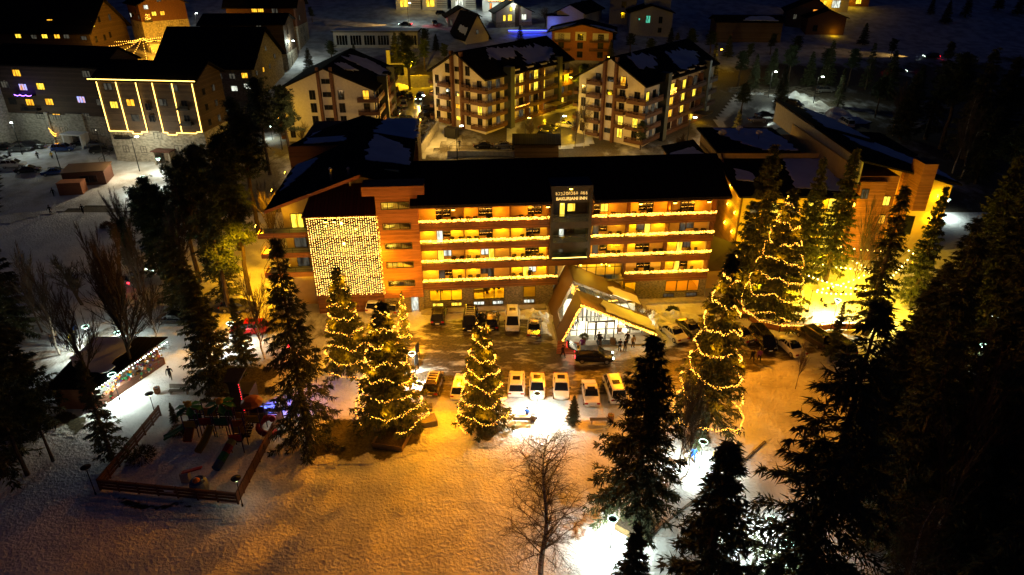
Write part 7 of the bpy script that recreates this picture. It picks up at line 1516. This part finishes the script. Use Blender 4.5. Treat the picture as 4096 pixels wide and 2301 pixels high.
# ---------------------------------------------------------------- benches, bins, planters
def bench(px, rz, label, w=1.9, back=True):
    t = thing('park_bench', label, 'bench', at(*px), R(rz), 'park benches')
    for k in range(4): MB().box(-w/2, w/2, -.25+k*.13, -.14+k*.13, .44, .48).build('seat_slat', M['bench'], t)
    if back:
        for k in range(4): MB().hexa([(-w/2, .28+k*.05, .52+k*.13), (w/2, .28+k*.05, .52+k*.13), (w/2, .31+k*.05, .52+k*.13), (-w/2, .31+k*.05, .52+k*.13), (-w/2, .31+k*.05, .62+k*.13), (w/2, .31+k*.05, .62+k*.13), (w/2, .34+k*.05, .62+k*.13), (-w/2, .34+k*.05, .62+k*.13)]).build('back_slat', M['bench'], t)
    for s_ in (-1, 1): b = MB(); b.box(s_*w*.4-.04, s_*w*.4+.04, -.25, .3, 0, .43); b.build('leg', M['concrete'], t)
    return t
M['bench'] = mat('bench_timber', (.11, .09, .07), (.2, .17, .13), .7, 3, stretch=(1, 8, 8))
bench((2092, 1690), 180, 'slatted bench with back to the viewer, person in blue seated on it', 2.1); bench((2398, 1695), 180, 'dark snow free bench right of the little spruce', 2.1); bench((720, 1578), 0, 'broad bench in the trampled park snow above the playground', 2.3)
bench((605, 1455), 55, 'bench standing diagonally left of the lone walker', 2.2, False); bench((608, 1398), -5, 'bench next to a bare trunk by the black saloon', 2.0, False); bench((950, 1385), 60, 'bench at the foot of the lamp by the red crossover', 2.0); bench((1690, 1660), 5, 'low bench at the edge of the planter spruce lights', 2.2)
person((2108, 1672), 170, 'sit', 'blue', 'tan', 'person in a blue jacket and orange trousers sitting on the lawn bench')
def bin_(px, label, m='rail_wood'):
    t = thing('litter_bin', label, 'litter bin', at(*px), 0, 'round timber litter bins')
    for k in range(10): a = k*.628; MB().tube((.24*math.cos(a), .24*math.sin(a), .06), (.28*math.cos(a), .28*math.sin(a), .85), .075, n=4).build('stave', M[m], t)
    MB().lathe([(.22, .05), (.26, .8)], n=10).build('liner', M['metal'], t)
bin_((2132, 1683), 'litter bin at the foot of the lawn lamp', 'concrete'); bin_((2442, 1688), 'reddish litter bin beside the dark bench', 'wood'); bin_((632, 1575), 'litter bin left of the broad bench', 'wood')
def planter(px, rz, w, label, tilt=0):
    t = thing('wooden_planter', label, 'planter', at(*px), R(rz)); t.rotation_euler.x = R(tilt)
    for k in range(3):
        z = .02+k*.22
        for bx in ((-w/2, w/2, -w/2, -w/2+.06), (-w/2, w/2, w/2-.06, w/2), (-w/2, -w/2+.06, -w/2+.07, w/2-.07), (w/2-.06, w/2, -w/2+.07, w/2-.07)): MB().box(*bx, z, z+.2).build('plank', M['planter'], t)
    MB().box(-w/2+.06, w/2-.06, -w/2+.06, w/2-.06, .02, .3).build('soil', M['bark'], t)
M['planter'] = mat('planter_timber', (.17, .11, .05), (.28, .19, .09), .7, 3, stretch=(1, 1, 6))
planter((1572, 1762), -12, 3.2, 'square planter box on dead grass below the broad lit spruce'); planter((2540, 2115), -38, 2.6, 'wooden planter box with a green shrub beside the white lamp', 0)
b = MB(); b.box(-1.1, 1.1, -.7, .7, 0, .7); q = b.build('park_table', M['bench'], None, loc=at(1705, 1700), rot=(0, 0, R(20))); tag(q, 'dark slab table on the dead grass right of the broad lit spruce', 'table')
for k, (px_, c_) in enumerate([((530, 1510), 'blue'), ((545, 1500), 'green')]): t = thing('kiddie_ride', ['turquoise ride-on toy by the kiosk tree', 'pale ride-on toy beside the turquoise one'][k], 'ride-on toy', at(*px_), R(30)); b = MB(); b.hexa([(-.5, -.25, 0), (.5, -.25, 0), (.5, .25, 0), (-.5, .25, 0), (-.4, -.2, .6), (.3, -.2, .5), (.3, .2, .5), (-.4, .2, .6)]); b.box(.2, .35, -.25, .25, .5, 1.1); b.build('seat_body', M['teal'] if k == 0 else M['white'], t) if False else b.build('seat_body', [mat('teal', (.0, .35, .4), None, .4), M['white']][k], t)
def board(px, rz, label, h=2.2):
    t = thing('sign_board', label, 'sign', at(*px), R(rz)); MB().box(-.5, .5, -.04, .04, h-1.3, h).build('panel', M['dark_clad'], t)
    for s_ in (-1, 1): MB().box(s_*.45-.04, s_*.45+.04, -.05, .05, 0, h-1.3).build('post', M['metal'], t)
board((1672, 1437), 75, 'dark sign board near the white lamp, farther one'); board((1668, 1487), 75, 'dark sign board near the white lamp, nearer one')
t = thing('sandwich_board', 'timber sandwich board with stripes on the lobby terrace', 'sign', at(2450, 1385), R(-20))
for s_ in (-1, 1): b = MB(); b.slab([(-.35, s_*.25, .22), (.35, s_*.25, .22), (.35, s_*.05, 1.1), (-.35, s_*.05, 1.1)], (0, .03*s_, 0)); b.build('panel', M['planter'], t)
t = thing('flower_tub', 'terracotta tub inside the lobby glass', 'plant pot', hot(25.8, -8.0, .22), 0); MB().lathe([(.3, 0), (.42, .7), (.45, .75)], n=12).build('tub', mat('terracotta', (.45, .2, .08), None, .7), t)
t = thing('potted_tree', 'bushy potted tree at the right lobby glass', 'potted plant', hot(27.6, -7.6, .22), 0); MB().lathe([(.25, 0), (.35, .5)], n=10).build('pot', M['white'], t); link('leaves', bm_[0], t, (0, 0, .8), None, (1.1,)*3)
t = thing('potted_plant', 'potted plant outside the lobby beside the porch', 'potted plant', hot(20.7, -10.3, .18), 0); MB().lathe([(.2, 0), (.3, .6)], n=10).build('pot', M['wood_brown'], t); link('leaves', bm_[0], t, (0, 0, .8), None, (.8,)*3)
b = MB(); b.box(0, 2.6, 0, 1.1, 0, .03); q = b.build('door_mat', M['rubber'], None, loc=hot(22.3, -11.1, .19), rot=(0, 0, HA)); tag(q, 'wide door mat on the terrace before the porch', 'mat')
b = MB(); b.slab([(16.9, -12.4, .05), (20.2, -12.6, .05), (20.0, -10.9, .5), (17.3, -10.9, .9)], (0, 0, .1)); q = b.build('access_ramp', M['wood'], None, loc=(HO[0], HO[1], 0), rot=(0, 0, HA)); tag(q, 'reddish access ramp at the left foot of the entrance canopy', 'ramp')
# rooms on the ground floor
t = thing('billiard_table', 'blue topped billiard table behind the left ground floor window', 'billiard table', hot(3.7, 4.2, 1.12), HA); MB().box(-1.5, 1.5, -.75, .75, .75, .85).build('cloth', mat('blue_cloth_table', (.02, .16, .6), None, .8), t); b = MB(); b.box(-1.6, 1.6, -.85, -.76, .7, .92); b.box(-1.6, 1.6, .76, .85, .7, .92); b.build('rail', M['wood_brown'], t)
for s_ in (-1, 1):
    for q in (-1, 1): MB().box(s_*1.3-.1, s_*1.3+.1, q*.55-.1, q*.55+.1, 0, .74).build('leg', M['wood_brown'], t)
person(tuple(hot(2.9, 2.8, 1.12)), 170, 'stand', 'black', 'black', 'billiard player in black seen through the left ground floor window'); person(tuple(hot(2.3, 2.3, 1.12)), 200, 'stand', 'grey', 'black', 'small child in the billiard room window', s=.62)
person(tuple(hot(10.2, 2.6, 1.12)), 180, 'sit', 'black', 'black', 'seated guest in black, left of the pair in the lounge window'); person(tuple(hot(10.9, 2.6, 1.12)), 180, 'sit', 'black', 'black', 'seated guest in black, right of the pair in the lounge window'); person(tuple(hot(10.5, 4.4, 1.12)), 0, 'sit', 'blue', 'black', 'guest in blue facing the seated pair')
t = thing('sofa', 'pale sofa in the lounge window of the ground floor', 'sofa', hot(8.1, 3.0, 1.12), HA); b = MB(); b.box(-.9, .9, -.4, .4, .1, .45); b.box(-.9, .9, .3, .5, .45, .95); b.build('frame', M['bench'], t)
t = thing('lounge_palm', 'potted palm in the narrow middle pane of the lounge', 'potted plant', hot(9.25, 2.2, 1.12), 0); MB().lathe([(.16, 0), (.24, .5)], n=8).build('pot', M['wood_brown'], t); link('leaves', bm_[0], t, (0, 0, .5), None, (.6, .6, .9))
# chairs on the balconies
ch = thing('balcony_chair', '', 'chair', (0, 0, 0)); b = MB(); b.lathe([(.28, .40), (.3, .46)], n=10); b.build('seat', M['wicker'] if 'wicker' in M else M['bark'], ch)
b = MB()
for k in range(7): a = R(20+k*23.3); a2 = R(20+(k+1)*23.3); b.slab([(.3*math.cos(a), .3*math.sin(a), .46), (.3*math.cos(a2), .3*math.sin(a2), .46), (.36*math.cos(a2), .36*math.sin(a2), .9), (.36*math.cos(a), .36*math.sin(a), .9)], (.02*math.cos(a), .02*math.sin(a), 0)) if k < 6 else None
b.build('backrest', M['bark'], ch)
for s_ in (-1, 1):
    for q in (-1, 1): MB().tube((s_*.2, q*.2, 0), (s_*.16, q*.16, .4), .02, n=4).build('leg', M['metal'], ch)
CH = {3: [5.0, 6.0, 6.9, 7.9, 13.9, 14.9, 26.1, 29.0, 30.1, 35.2, 36.0], 2: [4.7, 5.9, 6.9, 7.9, 14.1, 15.2, 26.0, 27.1, 30.0, 37.8, 38.8], 1: [4.8, 6.0, 6.9, 8.1, 13.0, 14.2, 15.6, 16.6, 25.8, 26.6, 27.4, 32.4, 33.2, 37.2, 38.2], 0: [4.4, 5.6, 7.0, 8.1, 12.8, 14.0, 30.0, 32.2, 37.0, 38.0]}
first = True
ordn = ['first', 'second', 'third', 'fourth', 'fifth', 'sixth', 'seventh', 'eighth', 'ninth', 'tenth', 'eleventh', 'twelfth', 'thirteenth', 'fourteenth', 'fifteenth']
for fl, xs in CH.items():
    for k, x in enumerate(xs):
        o = ch if first else copy_tree(ch); first = False
        o.location = hot(x, 1.15, LV[fl]+.1); o.rotation_euler = (0, 0, HA+R(rnd.choice([-20, 20, 0, 35])))
        tag(o, 'dark tub chair on the %s balcony floor, %s from its left end' % (['lowest', 'second', 'third', 'topmost'][fl], ordn[k]), 'chair', 'tub chairs on the hotel balconies')
# ---------------------------------------------------------------- garden terrace at the right
tf = [(30.8, 86), (31.0, 80.5), (32.2, 77.2), (34.6, 75.8), (38, 75.5), (41.5, 76.4), (46, 76.4)]
t = thing('terrace_fence', 'curving timber and glass terrace fence trimmed with bulbs', 'fence', (0, 0, 0)); pst = MB().box(-.05, .05, -.05, .05, 0, 1.35).mesh('post', M['metal'])
P_ = []
for (a, b_) in zip(tf, tf[1:]):
    L = math.dist(a, b_); n = max(1, round(L/1.9)); rz_ = math.atan2(b_[1]-a[1], b_[0]-a[0])
    for k in range(n):
        u0, u1 = k/n, (k+1)/n; p0 = (a[0]+(b_[0]-a[0])*u0, a[1]+(b_[1]-a[1])*u0); p1 = (a[0]+(b_[0]-a[0])*u1, a[1]+(b_[1]-a[1])*u1)
        link('post', pst, t, (p0[0], p0[1], 0)); b = MB(); b.box(.08, L/n-.08, -.02, .02, .1, .95); b.build('panel', M['wood'], t, loc=(p0[0], p0[1], 0), rot=(0, 0, rz_)); b = MB(); b.box(.06, L/n-.06, -.05, .05, 1.3, 1.36); b.build('top_rail', M['wood'], t, loc=(p0[0], p0[1], 0), rot=(0, 0, rz_))
        for q in range(42):
            u = rnd.random(); P_.append((p0[0]+(p1[0]-p0[0])*u+rnd.uniform(-.06, .06), p0[1]+(p1[1]-p0[1])*u-.1, 1.32-rnd.random()*.38))
        lamp('POINT', (p0[0], p0[1]-.6, 1.1), 14, ORG, .2, parent=t)
g = link('fence_garland', bulbs(P_, .035).mesh('bulbs', [M['bulb_w'], M['bulb_dim']])); tag(g, 'band of warm bulbs along the curving terrace fence', 'light garland', kind='stuff')
b = MB(); b.slab([(31.5, 84, .02), (33, 78.5, .02), (35.2, 77, .02), (46, 77.2, .02), (50, 82, .02), (50, 94.5, .02), (33.2, 94.5, .02)], (0, 0, .09)); q = b.build('terrace_paving', M['snow_tracks']); tag(q, kind='structure')
tp = [(36.0, 78.6), (39.2, 79.2), (43.4, 82.5), (46.6, 86.5), (41, 88), (48.5, 79.5)]
for k, (x, y) in enumerate(tp):
    t = thing('terrace_table', 'round garden table '+['left of the lit spruce trunk', 'near the lit spruce trunk', 'in the open yellow snow', 'near the garden bulbs', 'at the back by the annex steps', 'right of the bright snow'][k], 'table', (x, y, .11), 0, 'garden terrace tables'); MB().lathe([(.45, .7), (.45, .74)], n=12).build('table_top', M['white'], t); MB().lathe([(.25, 0), (.04, .05), (.03, .7)], n=8).build('pedestal', M['metal'], t)
    for q in range(3):
        a = q*2.1+k; c = thing('terrace_chair', 'metal garden chair, '+['left', 'right', 'rear'][q]+' of the table '+['left of the lit spruce trunk', 'near the lit spruce trunk', 'in the open yellow snow', 'near the garden bulbs', 'at the annex steps', 'right of the bright snow'][k], 'chair', (x+.8*math.cos(a), y+.8*math.sin(a), .11), a+1.57, 'garden terrace chairs')
        MB().box(-.2, .2, -.2, .2, .42, .45).build('seat', M['metal'], c); MB().box(-.2, .2, -.21, -.18, .45, .88).build('backrest', M['metal'], c)
        for sx in (-.18, .18):
            for sy in (-.18, .18): MB().tube((sx, sy, 0), (sx, sy, .42), .015, n=4).build('leg', M['metal'], c)
posts = {k: at(*p) for k, p in dict(a=(3475, 1165), b=(3200, 1180), c=(3560, 1090), d=(3120, 1100), e=(3230, 1250), f=(3480, 1250), g=(3640, 1080), h=(3320, 1060)).items()}
for k, p in posts.items():
    b = MB().tube((0, 0, 0), (0, 0, 3.4), .05, n=6); q = b.build('light_pole', M['metal'], None, loc=p); tag(q, 'slim pole carrying the garden bulbs, '+dict(a='right front', b='left front', c='far right', d='far left', e='at the spruce skirt', f='by the pale birch', g='at the gable wall', h='before the annex balconies')[k], 'light pole', 'poles of the garden festoons')
bl = MB().ball((0, 0, -.1), .085, n=8, k=5).mesh('bulb', M['festoon'])
def festoon(p, q, n, label, sag=.5, h0=3.35, h1=3.35, group='festoon strings over the garden terrace', m=None, me=None):
    t = thing('festoon_string', label, 'festoon lights', (p.x, p.y, p.z+h0), 0, group); pts = []
    d = Vector((q.x-p.x, q.y-p.y, q.z+h1-p.z-h0))
    for k in range(n+1): u = k/n; pts.append(d*u-Vector((0, 0, sag*4*u*(1-u))))
    MB().path(pts, .015, 3).build('cable', M['wire'], t)
    for v in pts[1:-1]: link('bulb', me or bl, t, v)
    return t
for a, b_, n, l in (('b', 'f', 15, 'left front to birch'), ('d', 'a', 20, 'long diagonal'), ('e', 'a', 12, 'from the spruce skirt'), ('h', 'a', 10, 'from the annex balconies'), ('a', 'c', 12, 'to the far right'), ('d', 'h', 11, 'along the annex'), ('h', 'g', 12, 'to the gable wall'), ('e', 'f', 13, 'lowest, front'), ('f', 'g', 14, 'right side diagonal')):
    festoon(posts[a], posts[b_], n, 'string of large glowing bulbs over the garden, '+l)
for x, y, e in ((44.5, 80, 1600), (37.5, 79.5, 900), (40, 86, 1200), (48, 86, 1200), (33.5, 82, 500), (52, 91, 900), (45, 91, 700), (35, 90, 500), (50.5, 79, 1100)): lamp('POINT', (x, y, 3.6), e*2.3, (1, .56, .006), .3, name='garden_glow_light')
lamp('POINT', (47.6, 78.4, 2.6), 900, (1, .9, .3), .3, name='garden_glow_light')
# ---------------------------------------------------------------- string lights of the upper yard
sm = MB().octa((0, 0, 0), .1).mesh('bulb', M['bulb'])
cp = at(590, 245)
for (x, y), n, l in (((430, 232), 16, 'towards the parked cars'), ((520, 215), 14, 'straight back'), ((620, 210), 14, 'to the stone block corner'), ((680, 205), 16, 'to the far right'), ((460, 268), 14, 'front left'), ((600, 292), 10, 'straight down'), ((520, 296), 14, 'front left corner'), ((670, 290), 12, 'front right')):
    festoon(cp, at(x, y), n, 'string of yellow bulbs from the upper yard mast, '+l, .6, 7, 3.5, 'light strings of the upper yard mast', me=sm)
tag(MB().tube((0, 0, 0), (0, 0, 7.2), .08).build('light_mast', M['metal'], None, loc=cp), 'mast in the middle of the upper yard holding the bulb strings', 'mast')
festoon(at(430, 222), at(700, 200), 34, 'nearly level bulb string across the back of the upper yard', .4, 4, 4.5, 'light strings of the upper yard mast', me=sm)
lamp('POINT', cp+Vector((0, 0, 5)), 2200, ORG, .5); lamp('POINT', at(480, 270)+Vector((0, 0, 4)), 700, ORG, .5); lamp('POINT', at(660, 270)+Vector((0, 0, 4)), 900, ORG, .5)
t = thing('cone_light_tree', 'tiny cone shaped light tree at the upper yard edge', 'light tree', at(405, 258), 0); b = MB()
for k in range(60): a = k*.7; r_ = .9*(1-k/60); b.octa((r_*math.cos(a), r_*math.sin(a), k*.045), .07)
b.build('bulbs', M['bulb'], t)
# ---------------------------------------------------------------- walls, ramps, kerbs
def wallrun(name, label, pts, h, th, m='concrete', cat='wall', z0=-.5):
    b = MB()
    P_ = [Vector(p) for p in pts]
    for a, c in zip(P_, P_[1:]):
        d = (c-a); nrm = Vector((-d.y, d.x, 0)).normalized()*th/2; z = Vector((0, 0, z0)); H_ = Vector((0, 0, h))
        b.hexa([a-nrm+z, c-nrm+z, c+nrm+z, a+nrm+z, a-nrm+H_, c-nrm+H_, c+nrm+H_, a+nrm+H_])
    return tag(b.build(name, M[m]), label, cat)
ke = [at(3060, 1770), at(2985, 1840), at(2880, 1925), at(2700, 2065), at(2620, 2135), at(2520, 2240), at(2480, 2290), at(2400, 2380)]
wallrun('path_kerb', 'dark low kerb wall running diagonally beside the driveway', ke, .14, .2, 'stone', 'kerb', -.1)
ra = [at(1700, 640), at(1760, 560)]
wallrun('ramp_wall', 'yellowish concrete wall of the ramp behind the hotel', [at(1672, 640), at(1755, 520)], 2.2, .3)
wallrun('terrace_wall', 'low concrete wall behind the hotel ridge', [at(1790, 625), at(2110, 628)], 1.2, .3)
def railfence(pts, label, h=1.1, name='metal_railing', m='metal'):
    b0 = Vector(pts[0]); t = thing(name, label, 'railing', b0)
    for a, c in zip(pts, pts[1:]):
        a, c = Vector(a)-b0, Vector(c)-b0; n = max(1, int((c-a).length/2))
        b = MB(); b.tube(a+Vector((0, 0, h)), c+Vector((0, 0, h)), .035, n=4); b.tube(a+Vector((0, 0, h*.5)), c+Vector((0, 0, h*.5)), .025, n=4); b.build('rail', M[m], t)
        for k in range(n+1): p = a.lerp(c, k/n); MB().tube(p, p+Vector((0, 0, h)), .035, n=4).build('post', M[m], t)
    return t
q = Vector((0, 0, 2.2)); railfence([at(1672, 640)+q, at(1755, 520)+q], 'metal railing on the ramp wall behind the hotel'); q = Vector((0, 0, 1.2)); railfence([at(1790, 625)+q, at(1850, 570)+q*.2, at(1905, 560)], 'railing bending up beside the rear car park'); railfence([at(1800, 625)+q, at(2110, 628)+q], 'railing on the low wall behind the hotel ridge')
railfence([at(380, 1430), at(520, 1330), at(610, 1240)], 'timber handrail along the dark lane', 1.1, 'timber_railing', 'planter'); railfence([at(400, 655), at(480, 600)], 'railing beside the strip-lit block steps')
b = MB(); b.box(-1.4, 1.4, 0, 2, 0, 2.6); q = b.build('gate_hut', M['metal'], None, loc=at(1800, 560), rot=(0, 0, R(-20))); tag(q, 'dark gate hut at the foot of the middle cream block', 'hut')
# heaps of ploughed snow
def heap(px, rx, ry, h, label, seed=1):
    g = random.Random(seed); V = []; F = []; n = 30; k = 12; p = at(*px)
    for j in range(k+1):
        r_ = j/k
        for i in range(n): a = 6.283*i/n; w_ = 1+.35*noise.noise(Vector((math.cos(a)*2, math.sin(a)*2, seed))); q = Vector((rx*r_*w_*math.cos(a), ry*r_*w_*math.sin(a), 0)); V.append((q.x, q.y, max(-.2, h*(1-r_**1.4)*(1+.9*noise.noise(q*(1.6 if rx < 6 else .55)+Vector((seed, 0, 0))))-.12*r_)))
    F = [(j*n+i, j*n+(i+1) % n, (j+1)*n+(i+1) % n, (j+1)*n+i) for j in range(k) for i in range(n)]
    b = MB(); b.add(V, F); o = b.build('snow_heap', M['snow'], None, True, p, (0, 0, seed)); tag(o, label, 'snow heap')
for i, a in enumerate([((2160, 1270), 1.2, 3.5, .9, 'snow bank along the left canopy foot'), ((2620, 1285), 4, 2.0, .8, 'snow heap right of the canopy'), ((2700, 1270), 4.5, 1.6, .7, 'snow heap under the restaurant windows'), ((3180, 400), 9, 5, 1.5, 'long ploughed heap under the east lamp'), ((3260, 430), 6, 4, 1.3, 'second ploughed heap under the east lamp'), ((3340, 480), 8, 4, 2.2, 'snow mound beside the white van'), ((1610, 350), 7, 2, 1.2, 'snow heap below the panel wall'), ((1530, 440), 3, 5, 1.0, 'snow bank beside the village cars'), ((520, 262), 8, 2.5, 1.2, 'snow bank in the upper yard'), ((2750, 600), 5, 2, .6, 'snow patch under the lamp before the right cream block')]): heap(*a, seed=i+1)
# logs and debris in the east yard
b = MB(); g = random.Random(4); p0 = at(3050, 380)
for k in range(150):
    x, y = g.uniform(-9, 14), g.uniform(-3, 6); a = g.uniform(-.6, .6); L = g.uniform(.8, 3); z = g.uniform(.1, 1.0); b.tube((x, y, z), (x+L*math.cos(a), y+L*math.sin(a), z+g.uniform(-.3, .4)), g.uniform(.05, .16), n=4)
tag(b.build('timber_debris', M['bench'], None, loc=p0), 'jumble of boards and logs under the east car park lamp', 'timber pile', kind='stuff')
